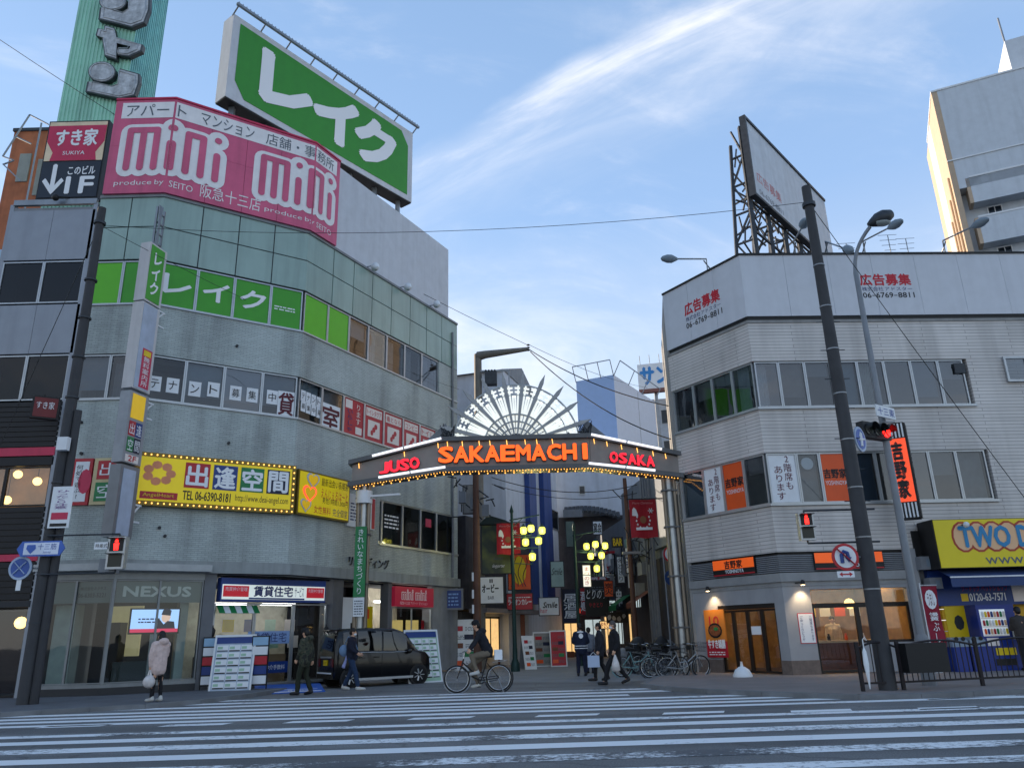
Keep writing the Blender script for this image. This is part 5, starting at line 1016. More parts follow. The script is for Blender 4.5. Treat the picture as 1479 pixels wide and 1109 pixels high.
# ------------------------------------------------------------------ pet shop next door
t = thing('yellow_signboard', 'large plain yellow signboard with scalloped TWO DOG lettering at right edge', 'sign', R2.P(10, 4, .9)); u0 = R2.px(1353, 790, .9)[0]; u1 = u0 + 6; z0, z1 = R2.px(1400, 820, .9)[1], R2.px(1400, 749, .9)[1]
bx('cabinet', M_BLACK, t, R2, u0, u1, z0, z1, .05, .88); bx('sign_face', mat('glossy_yellow', '#dcc80e', .3, var=.03), t, R2, u0 + .03, u1, z0 + .02, z1 - .02, .882, .9)
M_OUT = mat('brown_red_outline', '#a8402a', .5, var=0); M_PEACH = mat('peach', '#e2b58a', .5, var=0)
a_, b_ = R2.px(1383, 790, .9)[0], R2.px(1383, 790, .9)[0] + 3.3; v0, v1 = z0 + (z1 - z0) * .42, z0 + (z1 - z0) * .84
for m, g, d in ((M_OUT, .16, .906), (M_PEACH, .1, .914)):
    mb = MB(); n_ = 7
    for k in range(n_):
        cxx = a_ + (b_ - a_) * (k + .5) / n_; rr = (b_ - a_) / n_ * .42; mb.prism(R2, [(cxx + (rr + g) * math.cos(i * .4488), (v0 + v1) / 2 + ((v1 - v0) / 2 + g) * math.sin(i * .4488)) for i in range(14)], d - .004, d + k * .0006)
    mb.build('scalloped_shape', m, t)
text('TWO DOG', mat('cartoon_blue', '#1f7fb0', .4, var=0), t, R2, a_ + .12, b_, v0, v1, d=.93, bold=.045); text('www.wex-wan.com', M_INKG, t, R2, R2.px(1423, 806, .9)[0], u1 - .3, z0 + .1, z0 + .3, d=.906)
MB().tube([R2.P(u0 + .9, z1 - .18, .9), R2.P(u0 + .9, z1 - .18, 1.1)], .03, 6).build('lamp_arm', M_STEEL, t); MB().ball(R2.P(u0 + .9, z1 - .2, 1.12), .09).build('lamp_head', M_WHITE, t)
PS = thing('pet_shop_front', 'blue and yellow shop front with awning under the yellow signboard', 'shop front', R2.P(11, .1, 0)); pu0 = R2.px(1362, 900)[0]
bx('shop_wall', M_BLUE, PS, R2, pu0 - .25, R2.L, R2.px(1430, 873, .1)[1], RG, -.3, .1); bx('wall_left', M_GREY, PS, R2, uR + .02, pu0 - .25, .1, RG, -.3, -.1)
M_AWN = mat('blue_awning', '#33456e', .7, var=.1)
za = R2.px(1400, 823, .5)[1]; mb = MB(); mb.add([R2.P(pu0 - .1, za + .15, .1), R2.P(R2.L, za + .15, .1), R2.P(R2.L, za - .22, 1.0), R2.P(pu0 - .1, za - .22, 1.0), R2.P(R2.L, za - .5, 1.0), R2.P(pu0 - .1, za - .5, 1.0)], [(0, 1, 2, 3), (3, 2, 4, 5)]); mb.build('awning', M_AWN, PS); bx('awning_edge', M_WHITE, PS, R2, pu0 - .1, R2.L, za - .24, za - .2, .98, 1.015)
for k in range(5): bx('counter_line', mat('yellow_shutter', '#d6a514', .5, var=.1), PS, R2, pu0 + .02, pu0 + 1.3, .9 + k * .32, 1.2 + k * .32, -.28, .02)
bx('shutter_base', MATS['yellow_shutter'], PS, R2, pu0 + .02, pu0 + 1.3, .1, .88, -.28, .01)
bx('poster', M_YEL, PS, R2, pu0 + .1, pu0 + .85, .75, 1.95, .022, .04); mb = MB(); mb.prism(R2, [(pu0 + .48 + .15 * math.cos(i * .785), 1.45 + .22 * math.sin(i * .785)) for i in range(8)], .042, .05); mb.build('poster_print', M_DARK, PS)
text('0120-63-7571', M_INKW, PS, R2, R2.px(1400, 861, .1)[0], R2.px(1452, 861, .1)[0], R2.px(1430, 867, .1)[1], R2.px(1430, 856, .1)[1], d=.11, bold=.02); bx('phone_mark', M_YEL, PS, R2, R2.px(1388, 861, .1)[0], R2.px(1398, 861, .1)[0], R2.px(1430, 867, .1)[1], R2.px(1430, 856, .1)[1], .102, .108); text('ツードッグ ペットショップ', M_RED, PS, R2, R2.px(1388, 850, .1)[0], R2.px(1455, 850, .1)[0], R2.px(1430, 853, .1)[1], R2.px(1430, 845, .1)[1], d=.11)
bx('picture_panel', M_CREAM, PS, R2, R2.px(1462, 855, .1)[0], R2.px(1462, 855, .1)[0] + 1.6, R2.px(1470, 868, .1)[1], R2.px(1470, 845, .1)[1], .102, .115); bx('shop_back', MATS['yellow_shutter'], PS, R2, pu0 + 1.32, R2.L, .1, 2.54, -.3, -.2)
# vending machine and bins
VF = R2.at(R2.px(1418, 930, .55)[0], .1, .6)
t = thing('vending_machine', 'blue drinks vending machine with three lit rows of cans outside the pet shop', 'vending machine', VF.P(.55, 0, -.3))
bx('cabinet', mat('vending_blue', '#16307e', .35, var=.05), t, VF, 0, 1.15, 0, 1.83, -.6, 0); bx('display_window', mat('lit_display', '#b9c4cc', .3, emit=.15, var=.1), t, VF, .08, .85, .95, 1.7, .002, .012)
for r_ in range(3):
    for k in range(8):
        MB().lathe(VF.P(.14 + k * .092, 1.0 + r_ * .24, .05), [(.028, 0), (.033, .01), (.033, .13), (.02, .16)], 8).build('can', (M_ORANGE, M_RED, M_WHITE, M_BLUE, M_GREEN, M_YEL, MATS['peach'], M_CREAM)[(k * 3 + r_) % 8], t)
    bx('button_strip', M_CREAM, t, VF, .09, .84, .96 + r_ * .24, .985 + r_ * .24, .014, .03)
bx('yellow_panel', M_YEL, t, VF, .35, .95, .42, .62, .002, .02); bx('pickup_slot', M_BLACK, t, VF, .3, .9, .14, .32, .002, .015); bx('coin_panel', M_ALU, t, VF, .95, 1.08, .85, 1.25, .002, .02); bx('small_poster', M_CREAM, t, VF, .15, .5, .68, .9, .002, .012)
for k in range(2):
    q = R2.at(R2.px(1392 + k * 26, 960, .75)[0] - .2, .1, .75); t = thing('recycling_bin', ('blue recycling bin with grey two-hole lid, left of the pair', 'blue recycling bin with grey lid, right of the pair by the vending machine')[k], 'bin', q.P(.22, 0, 0), 'recycling bins')
    bx('body', MATS['vending_blue'], t, q, 0, .44, 0, .68, -.4, 0); mb = MB(); mb.box(q, -.01, .45, .68, .86, -.41, .01); mb.prism(q, [(0, .86), (.44, .86), (.36, .94), (.08, .94)], -.4, -.02); mb.build('lid', mat('bin_lid_grey', '#7f8fa0', .5), t)
    for du in (.12, .32): MB().lathe(q.P(du, .9, .01), [(.06, 0), (.06, .015)], 12, axis=q.n).build('hole', M_BLACK, t)
# black slab for a shaded recess, and air conditioners, left of the pet shop
for k, (y0, y1) in enumerate(((803, 822), (834, 850))):
    u0 = R2.px(1331 + k * 8, 815, .4)[0]; z0, z1 = R2.px(1340, y1, .4)[1], R2.px(1340, y0, .4)[1]; t = thing('wall_equipment', ('small grey box unit on the wall above the red vertical banner', 'lower grey box unit just over the red vertical banner')[k], 'wall unit', R2.P(u0, z0, 0)); bx('casing', M_GREY, t, R2, u0, u0 + .38, z0, z1, .0, .38); bx('window', M_BLIND, t, R2, u0 + .18, u0 + .3, z0 + .08, z1 - .08, .382, .39)
bx('recess_shade', M_BLACK, RBD, R2, uR + .02, pu0 + .05, ZL0, RG + .55, -.02, .06)
t = thing('nobori_banner', 'tall dark red vertical banner with white calligraphy beside the lamp post', 'banner', R2.P(uR, .2, .6)); nf = R2.at(R2.px(1339, 900, .6)[0], 0, .6); z0, z1 = nf.px(1350, 935)[1], nf.px(1350, 846)[1]
mb = MB(); mb.add([nf.P(0.02 * math.sin(k), z0 + (z1 - z0) * k / 8, .015 * math.sin(k * 1.3)) for k in range(9)] + [nf.P(.46 + .02 * math.sin(k), z0 + (z1 - z0) * k / 8, .015 * math.sin(k * 1.7)) for k in range(9)], [(k, k + 9, k + 10, k + 1) for k in range(8)]); mb.build('cloth', mat('wine_red_cloth', '#8a1f34', .8, var=.08), t)
MB().tube([nf.P(-.02, .1, 0), nf.P(-.02, z1 + .1, 0)], .015, 6).build('pole', M_WHITE, t); MB().tube([nf.P(-.02, z1 + .03, 0), nf.P(.5, z1 + .03, 0)], .012, 6).build('cross_bar', M_WHITE, t); MB().prism(nf, [(.23 + .17 * math.cos(i * .5236), z1 - .38 + .28 * math.sin(i * .5236)) for i in range(12)], .02, .026).build('emblem_disc', M_INKW, t); text('慢黄', M_INKW, t, nf, .1, .36, z0 + .75, z1 - .75, d=.035, vert=True, bold=.02); text('ぶし', M_INKW, t, nf, .14, .34, z0 + .15, z0 + .7, d=.035, vert=True); text('うまし', M_MAR, t, nf, .13, .33, z1 - .56, z1 - .2, d=.034)
MB().lathe(nf.P(-.02, .1, 0), [(.2, 0), (.19, .1), (.06, .3), (.03, .4)], 14).build('base_weight', M_WHITE, t)

# ------------------------------------------------------------------ roof of the right building: billboard on a lattice frame, lamps
TB = seg((10.0, 27.2), (15.9, 34.0)); tz0, tz1 = 18.1, 21.65
t = thing('lattice_billboard', 'grey rooftop billboard seen edge-on, carried on a dark lattice frame, right building', 'billboard', TB.P(3, 13.4, -1))
bx('panel', mat('dull_white_panel', '#c6ccd3', .5, var=.08, streak=.12), t, TB, 0, TB.L, tz0, tz1, -.12, 0)
mb = MB()
for c_, e_ in ((tz1, tz1 + .12), (tz0 - .12, tz0)): bx('panel_edge', M_DKSTEEL, t, TB, 0, TB.L, c_, e_, -.2, .06)
mb = MB().box(TB, -.12, 0, tz0 - .12, tz1 + .12, -.2, .06); mb.build('panel_edge', M_DKSTEEL, t)
text('広告募集', mat('faded_red_ink', '#c87070', .5, var=0), t, TB, .4, 2.9, tz0 + .75, tz0 + 1.25, d=.006); text('06-6769-8811', M_INKG, t, TB, .5, 2.9, tz0 + .2, tz0 + .45, d=.006)
for k in range(6):
    u = .1 + k * TB.L / 5.2
    MB().bar(TB.P(u, 13.3, -.3), TB.P(u, tz1 - .2, -.3), .16).build('front_post', M_DKSTEEL, t); MB().bar(TB.P(u, 13.3, -1.3), TB.P(u, tz1 - .9, -.8), .12).build('rear_post', M_DKSTEEL, t)
    mb = MB()
    for j in range(6):
        z = 13.6 + j * 1.3; q_ = -1.3 + (z - 13.3) / (tz1 - 14.2) * .5; mb.bar(TB.P(u, z, -.3), TB.P(u, z, q_), .07); mb.bar(TB.P(u, z, -.3 if j % 2 else q_), TB.P(u, z + 1.3, q_ + .13 if j % 2 else -.3), .07)
    mb.build('lattice', M_DKSTEEL, t)
    if k < 5:
        mb = MB()
        for j in range(4): z = 13.8 + j * 1.4; mb.bar(TB.P(u, z, -.3), TB.P(u + TB.L / 5.2, z, -.3), .08); mb.bar(TB.P(u, z, -1.25 + j * .08), TB.P(u + TB.L / 5.2, z + 1.2, -1.2 + j * .08), .07)
        mb.build('cross_brace', M_DKSTEEL, t)
bx('back_boarding', M_DKSTEEL, t, TB, .5, 5.6, 13.4, 15.7, -.7, -.6)
for k in range(17): bx('board_rib', M_DARK, t, TB, .5 + k * .3, .56 + k * .3, 13.4, 15.7, -.59, -.54)
rnd = random.Random(8)
for k in range(60):
    u = rnd.uniform(-.1, 3.6); z = rnd.uniform(15.2, tz1 - 1.6); MB().bar(TB.P(u, z, rnd.uniform(-1.2, -.35)), TB.P(u + rnd.uniform(-.2, 1.1), z + rnd.uniform(-.8, 1.3), rnd.uniform(-1.0, -.3)), .055).build('brace', M_DKSTEEL, t)
def hood_lamp(px, py, bx_, by, fr, lab):
    """long-armed sign lamp on the parapet: foot pixel and head pixel"""
    u, v = fr.px(bx_, by, 0); t = thing('sign_lamp', lab, 'lamp', fr.P(u, Y1 + .05, 0), 'long-armed sign lamps'); dd = 1.5; uh, vh = fr.px(px, py, dd); h = fr.P(uh, vh, dd)
    MB().tube([fr.P(u, Y1, -.05), fr.P(u, Y1 + .55, -.05), h], .03, 6).build('arm', M_STEEL, t); MB().tube([fr.P(u, Y1, -.4), fr.P(u, Y1 + .45, .1)], .025, 6).build('stay', M_STEEL, t)
    ax = (h - fr.P(u, Y1 + .5, 0)).normalized(); mb = MB(); mb.lathe(h - ax * .1, [(.03, -.18), (.08, -.08), (.15, .1), (.15, .3), (.1, .48), (.03, .56)], 10, axis=ax); mb.build('lamp_head', M_BLIND, t)
hood_lamp(970, 374, 1020, 385, R1, 'long-armed lamp leaning out left over the angled hoarding'); hood_lamp(1160, 325, 1150, 366, R2, 'long-armed lamp in front of the edge-on billboard'); hood_lamp(1290, 326, 1250, 362, R2, 'long-armed lamp just right of the curved street lamp'); hood_lamp(1412, 324, 1366, 362, R2, 'long-armed lamp at right in front of the balcony tower'); hood_lamp(1223, 360, 1196, 366, R2, 'short lamp head left of the curved street lamp')
for i, (x, y0) in enumerate(((1282, 340), (1308, 345), (1222, 352))):
    p = atY(x, y0, 31); t = thing('rooftop_aerial', ('thin television aerial left of centre on the right roof', 'crossed television aerial rightmost on the roof', 'low wide television aerial by the lattice billboard')[i], 'aerial', (p.x, 31, Y1 - .3)); MB().tube([(p.x, 31, Y1 - .3), p], .02, 5).build('mast', M_STEEL, t); mb = MB()
    for k in range(4): mb.tube([p + Vector((-.45 + .05 * k, 0, -.25 * k)), p + Vector((.45 - .05 * k, .1, -.25 * k + .08))], .012, 4)
    mb.build('element', M_STEEL, t)

# ------------------------------------------------------------------ far buildings
AP0 = (27.6, 41.7); af = seg(AP0, (27.6 + 14, 41.7 - 14 * .46)); al = seg((27.6 + 8 * .42, 41.7 + 8 * .9), AP0)
AT = thing('apartment_tower', 'tall grey apartment tower with balconies and sunlit end wall at upper right', 'building', (32, 44, 0))
M_APF = mat('blue_grey_render', '#c4ccd4', .6, var=.05, streak=.1); M_APL = mat('sunlit_cream_wall', '#b9a48c', .6, var=.06, streak=.08); zt = af.px(1347, 134)[1]  # left-facing walls carry the sun's warm tone in their colour
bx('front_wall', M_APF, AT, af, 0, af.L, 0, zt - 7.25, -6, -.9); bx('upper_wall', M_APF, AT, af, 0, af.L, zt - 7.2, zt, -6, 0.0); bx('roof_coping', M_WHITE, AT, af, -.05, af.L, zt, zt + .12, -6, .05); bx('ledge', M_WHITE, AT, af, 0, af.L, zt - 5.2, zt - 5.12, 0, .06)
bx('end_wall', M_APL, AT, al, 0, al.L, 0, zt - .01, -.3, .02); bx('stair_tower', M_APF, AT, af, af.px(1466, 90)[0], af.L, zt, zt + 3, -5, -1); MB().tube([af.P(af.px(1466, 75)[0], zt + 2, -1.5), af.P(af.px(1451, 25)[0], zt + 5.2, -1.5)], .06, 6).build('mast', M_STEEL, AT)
zb0 = af.px(1368, 242)[1]; sp = zb0 - af.px(1382, 298)[1]
for k in range(7):
    z0 = zb0 - sp * (k + 1)
    if z0 < 6: break
    bx('balcony', M_APF, AT, af, .9, af.L, z0, z0 + sp * .62, -.1, 0.0); bx('balcony_floor', M_APF, AT, af, .9, af.L, z0, z0 + .15, -.9, -.102); bx('balcony_rail', M_WHITE, AT, af, .9, af.L, z0 + sp * .62, z0 + sp * .66, -.12, .03); bx('balcony_end', M_APL, AT, af, .7, .898, z0, z0 + sp * .62, -.9, .0)
    for j in range(5):
        u = 1.6 + j * 2.3; w_ = .8 if j % 2 == 0 else 1.5; window(AT, af, u, u + w_, z0 + sp * .5, z0 + sp * .97, M_DKGLASS, -.86, fm=M_WHITE, bar=.06, cross=True)
for k in range(3): MB().tube([al.P(al.L - .6 - k * 1.1, 0, .1), al.P(al.L - .6 - k * 1.1, zt - 6 - k, .1)], .08, 6).build('down_pipe', M_APL, AT)
# pale box building beyond the arch
bc = (7.6, 54.5); b1 = seg((4.9, 55.9), bc); b2 = seg(bc, (11.9, 61.9)); t = thing('box_building', 'windowless pale blue and white box building rising beyond the arch', 'building', (8, 58, 0)); zt = b2.px(886, 541)[1]
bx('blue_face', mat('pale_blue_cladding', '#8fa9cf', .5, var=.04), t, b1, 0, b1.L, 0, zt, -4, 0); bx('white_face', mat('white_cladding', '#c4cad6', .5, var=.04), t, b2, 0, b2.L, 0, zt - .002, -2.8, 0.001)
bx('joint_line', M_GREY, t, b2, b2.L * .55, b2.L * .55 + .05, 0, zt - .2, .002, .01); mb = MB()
for fr in (b1, b2):
    mb.bar(fr.P(0, zt + 1, .6), fr.P(fr.L, zt + 1, .6), .06)
    for k in range(4): mb.bar(fr.P(fr.L * k / 3, zt - .1, 0), fr.P(fr.L * k / 3, zt + 1, .6), .05)
mb.build('roof_rail', M_STEEL, t)
p = atD(920, 527, 70); sf = seg((p.x, p.y), (p.x + 7, p.y - 1.6)); t = thing('blue_katakana_sign', 'white rooftop sign with blue katakana half hidden behind the right building', 'sign', (p.x + 2, p.y, 14)); z1 = p.z; z0 = atD(922, 563, 70).z
bx('cabinet', M_WHITE, t, sf, 0, sf.L, z0, z1, -.4, 0); text('サン', mat('sky_blue_letter', '#2f7fc0', .4, var=0), t, sf, .25, 2.9, z0 + .45, z1 - .35, d=.02, bold=.05); bx('base_beam', mat('rust_red', '#7a5048', .6), t, sf, 0, sf.L, z0 - .35, z0 - .02, -.4, .1)
for k in range(5): MB().tube([sf.P(.3 + k * .9, z1, 0), sf.P(.3 + k * .9, z1 + .7, .5)], .03, 5).build('lamp_arm', M_STEEL, t)
MB().bar(sf.P(1.5, 8, -.6), sf.P(1.5, z0, -.6), .3).build('post', M_STEEL, t)
t = thing('grey_back_building', 'plain grey building under the blue katakana sign', 'building', (12, 72, 0)); q = seg((p.x - .6, p.y + 2), (p.x + 9, p.y + .2)); bx('wall', mat('hazy_grey_wall', '#a4adb8', .6), t, q, 0, q.L, 0, z0 - .5, -6, 0)
for r_ in range(4):
    for k in range(4): window(t, q, .8 + k * 2, 2.0 + k * 2, z0 - 3 - r_ * 3, z0 - 1.6 - r_ * 3, M_DKGLASS, .03)

# ------------------------------------------------------------------ the gate arch
AY = 27.4; AF = FY(AY)
ARCH = thing('gate_arch', 'shopping street gate arch with orange neon lettering and metal sunburst crest', 'arch', (0, AY, .1))
apx = lambda x, y, d=0: AF.px(x, y, d)
M_ABOARD = mat('gate_board_grey', '#857f7a', .5, .2, var=.08, streak=.1); M_AEDGE = mat('gate_edge', '#55575a', .4, .4); M_SILV = mat('brushed_silver', '#aeb3b4', .35, .55, var=.12)
lT, lB = apx(509, 672), apx(509, 697); cT, cB = apx(634, 637), apx(646, 676); dT, dB = apx(857, 634), apx(848, 669); rT, rB = apx(979, 659), apx(979, 684)
cxl = (cT[0] + cB[0]) / 2; cxr = (dT[0] + dB[0]) / 2; zt = (cT[1] + dT[1]) / 2; zb = (cB[1] + dB[1]) / 2; ezT = (lT[1] + rT[1]) / 2; ezB = (lB[1] + rB[1]) / 2
lx, rx = lT[0], rT[0]
def wingz(u, top):
    if u < cxl: k = (u - lx) / (cxl - lx)
    elif u > cxr: k = (rx - u) / (rx - cxr)
    else: k = 1
    return (ezT + (zt - ezT) * k) if top else (ezB + (zb - ezB) * k)
TH = .55
MB().prism(AF, [(cxl + .01, zb), (cxr - .01, zb), (cxr - .01, zt), (cxl + .01, zt)], -TH, 0).build('centre_board', M_ABOARD, ARCH)
MB().prism(AF, [(lx, ezB), (cxl, zb), (cxl, zt), (lx, ezT)], -TH, 0).build('wing_board', M_ABOARD, ARCH); MB().prism(AF, [(cxr, zb), (rx, ezB), (rx, ezT), (cxr, zt)], -TH, 0).build('wing_board', M_ABOARD, ARCH)
for a_, b_, g in ((lx - .12, cxl, 0), (cxl, cxr, 0), (cxr, rx + .12, 0)):
    for top in (1, 0):
        za, zb_ = wingz(max(a_, lx), top), wingz(min(b_, rx), top); o_ = .0 if top else -.16
        MB().prism(AF, [(a_, za + o_), (b_, zb_ + o_), (b_, zb_ + .16 + o_), (a_, za + .16 + o_)], -TH - .08, .16).build('edge_beam', M_AEDGE, ARCH)
# fluorescent strips along the wings
for a_, b_, top in ((lx + .75, lx + 1.85, 1), (lx + 1.9, cxl - .05, 1), (cxr + .05, cxr + 1.3, 1), (cxr + 1.35, rx - .6, 1), (lx + 1.0, lx + 2.1, 0), (lx + 2.15, cxl + .1, 0), (cxr - .1, cxr + 1.2, 0), (cxr + 1.25, rx - .9, 0)):
    dz = .10 if top else -.02
    MB().tube([AF.P(a_, wingz(a_, top) + dz, .22), AF.P(b_, wingz(b_, top) + dz, .22)], .045, 8).build('light_tube', M_TUBE, ARCH)
# neon letters
M_NEO = mat('neon_orange', '#ff6a20', .4, emit=.33, var=0, ecol='#ff5a12'); M_NER = mat('neon_crimson', '#ff2a3c', .4, emit=.3, var=0, ecol='#ff1c30'); M_NSIDE = mat('letter_side_red', '#5a1a14', .5)
def neon(word, x0, x1, y0, y1, m, y0b=None, y1b=None):
    n_ = len(word)
    for i, ch in enumerate(word):
        wd = (x1 - x0) / n_; xa = x0 + i * wd + wd * .06; xb = x0 + (i + 1) * wd - wd * .06
        if ch == 'I': xa += wd * .3; xb -= wd * .3
        k = i / max(n_ - 1, 1); ya = y0 + ((y0b or y0) - y0) * k; yb = y1 + ((y1b or y1) - y1) * k
        r = AF.rect(xa, ya, xb, yb, .12); text(ch, M_NSIDE, ARCH, AF, *r, d=.1, bold=.075, thick=.1, name='neon_letter_case'); text(ch, m, ARCH, AF, *r, d=.13, bold=.055, name='neon_letter')
neon('SAKAEMACHI', 633, 856, 646, 667, M_NEO, 641, 662); neon('JUSO', 548, 606, 668, 683, M_NER, 661, 676); neon('OSAKA', 880, 946, 653, 667, M_NER, 659, 673)
mb = MB()
for k in range(22):
    u = lx + .35 + (rx - lx - .7) * k / 21 + random.uniform(-.12, .12)
    if random.random() < .7: mb.tube([AF.P(u, wingz(u, 1) - .02, .1), AF.P(u + .02, wingz(u, 1) - .2, .1)], .013, 5)
stuff(mb.build('lamp_drop', M_BULB, ARCH)); mb = MB()
for k in range(110):
    u = lx + .1 + (rx - lx - .2) * k / 109; mb.ball(AF.P(u, wingz(u, 0) - .19, .06 + .07 * (k % 2)), .02, 5, 4)
    if k % 3 == 0: mb.ball(AF.P(u, wingz(u, 0) - .19, -.3), .028, 5, 4)
stuff(mb.build('underside_bulb', M_BULB, ARCH))
# sunburst crest
fc = apx(746, 641); pxm = (apx(846, 630)[0] - apx(646, 630)[0]) / 200; SF = Fr((0, AY + .25, 0), (1, 0, 0), (0, -1, 0)); FCU, FCZ = fc[0], fc[1]
def pol(r_, a_, d=0): return SF.P(FCU + r_ * pxm * math.cos(a_), FCZ + r_ * pxm * math.sin(a_), d)
for k in range(10):
    a_ = R(18 + 16.3 * k); n1 = Vector((math.cos(a_), 0, math.sin(a_))); s_ = Vector((-math.sin(a_), 0, math.cos(a_))); r1 = (112, 109, 110, 112, 110, 110, 112, 112, 113, 113)[k]
    V = [pol(16, a_, 0) + s_ * .03, pol(16, a_, 0) - s_ * .03, pol(r1 - 10, a_, 0) - s_ * .075, pol(r1 - 10, a_, 0) + s_ * .075, pol(r1 + 4, a_, 0)]
    b0 = MB(); fr_ = [p + Vector((0, -.09, 0)) for p in V]; b0.add(V + fr_, [(0, 1, 2, 4, 3), (9 - 1, 9, 7, 6, 5)] + [(i, j, j + 5, i + 5) for i, j in ((0, 1), (1, 2), (2, 4), (4, 3), (3, 0))]); b0.build('ray', mat('ray_grey', '#97999a', .45, .3, var=.15), ARCH)
for r_, th in ((16, .05), (26, .025), (36, .03), (47, .035), (76, .03), (92, .035)):
    pts = [pol(r_, R(6 + 168 * i / 40), .03) for i in range(41)]; MB().tube(pts, th, 6).build('ring', M_SILV if r_ > 20 else M_DKSTEEL, ARCH)
MB().prism(SF, [(FCU + 15.5 * pxm * math.cos(R(180 * i / 20)), FCZ + 15.5 * pxm * math.sin(R(180 * i / 20))) for i in range(21)], -.08, 0).build('hub_plate', M_GREY, ARCH)
M_STRIP = mat('milky_lamp_strip', '#dfe3de', .4, emit=.18, var=.05, ecol='#f2f4ea')
for k in range(11):          # lamp strips between the rays
    a0 = 18 + 16.3 * (k - 1)
    for j, off in enumerate((3.6, 6.8, 9.6, 12.8)):
        a_ = R(a0 + off)
        if not R(5) < a_ < R(175): continue
        r1 = 75 if j in (1, 2) else 91
        MB().bar(pol(48, a_, .02), pol(r1, a_, .02), .065).build('lamp_strip', M_STRIP, ARCH)
    a_, b_ = R(a0 + 6.8), R(a0 + 9.6)
    if R(5) < a_ and b_ < R(175):
        MB().bar(pol(74, a_, .02), pol(74, b_, .02), .065).build('lamp_strip', M_STRIP, ARCH)
    for r0, r1, m_ in ((27, 35, 2), (37, 46, 2), (17.5, 25, 2), (80, 83, 2), (86, 89, 2)):
        for j in range(m_):
            x0 = R(a0 + 1.5 + j * 7.6); x1 = x0 + R(5.6)
            if not (R(5) < x0 and x1 < R(176)): continue
            MB().add([pol(r0, x0, .0), pol(r1, x0, .0), pol(r1, x1, .0), pol(r0, x1, .0)], [(0, 1, 2, 3)]).build('fan_segment', M_STRIP, ARCH)
mb = MB()
for k in range(9): mb.bar(SF.P(cxl + .2 + (cxr - cxl - .4) * k / 8, zt, -.6), SF.P(FCU + (k - 4) * .35, FCZ + .9 + .5 * (4 - abs(k - 4)) / 4, -.1), .05)
mb.bar(SF.P(cxl, zt + .25, -.65), SF.P(cxr, zt + .25, -.65), .06); mb.build('rear_strut', M_STEEL, ARCH)
for u in (cxl + .15, cxr - .15):
    mb = MB(); rnd = random.Random(3)
    for k in range(16): mb.tube([AF.P(u + rnd.uniform(-.25, .25), zt + .1, -.1), AF.P(u + rnd.uniform(-.3, .3), zt + rnd.uniform(.3, .75), -.2 + rnd.uniform(-.1, .1))], .015, 4)
    stuff(mb.build('cable_tangle', M_DARK, ARCH))
    s_ = -1 if u < 0 else 1; MB().add([AF.P(u - s_ * .25, zt + .1, -.35), AF.P(u + s_ * 1.3, zt + .05 - .35, -.35), AF.P(u + s_ * .1, zt + .8, -.35)], [(0, 1, 2)]).build('side_gusset', M_GREY, ARCH)
# pillars: three slim tubes each
for i, x in enumerate((521, 974)):
    px0 = apx(x, 720)[0] ; zp = ezB - .1 if i == 0 else ezB + .0
    px0 = lx + .42 if i == 0 else rx - .38
    o = MB(); o.tube([AF.P(px0, .1, -.25), AF.P(px0, zp + .1, -.25)], .12, 12); 
    o.build('pillar', M_SILV, ARCH)
    for du, dd in ((-.19, -.2), (.19, -.2)): MB().tube([AF.P(px0 + du, .1, dd), AF.P(px0 + du, zp + .1, dd)], .07, 10).build('pillar_tube', mat('bronze_tube', '#7d7468', .35, .5), ARCH)
    for z in (1.5, 3.2, 4.9, 6.2): MB().box(AF, px0 - .28, px0 + .28, z, z + .06, -.4, -.1).build('pillar_collar', M_AEDGE, ARCH)
    if i == 0: MB().lathe(AF.P(px0, 6.15, -.25), [(.3, -.1), (.3, .35)], 14).build('pillar_cap', M_WHITE, ARCH); MB().bar(AF.P(px0, 6.3, -.2), AF.P(px0 + 1.35, 6.3, .1), .07).build('bracket_arm', M_WHITE, ARCH)
    stuff((lambda m: [m.ball(AF.P(px0 - .2 + .1 * k, zp + .15, -.05), .03, 5, 4) for k in range(5)] and m)(MB()).build('pillar_bulb', M_BULB, ARCH))
# green banner on the left pillar
p0x = lx + .42; t = thing('green_banner', 'narrow green vertical banner with white hiragana wrapped on the left arch pillar', 'banner', AF.P(p0x, 1, .1)); z0, z1 = apx(520, 890, .1)[1], apx(520, 760, .1)[1]
z0b = apx(520, 862, .1)[1]
bx('cloth', M_GREEN, t, AF, p0x - .2, p0x + .2, z0b, z1, .08, .1); bx('lower_sheet', M_PAPER, t, AF, p0x - .19, p0x + .19, z0, z0b - .01, .08, .1); text('きれいなまちづくり', M_INKW, t, AF, p0x - .11, p0x + .11, z0b + .1, z1 - .1, d=.106, vert=True); scribble(t, M_INKG, AF, p0x - .15, p0x + .15, z0 + .05, z0b - .08, .106, 6, 4)
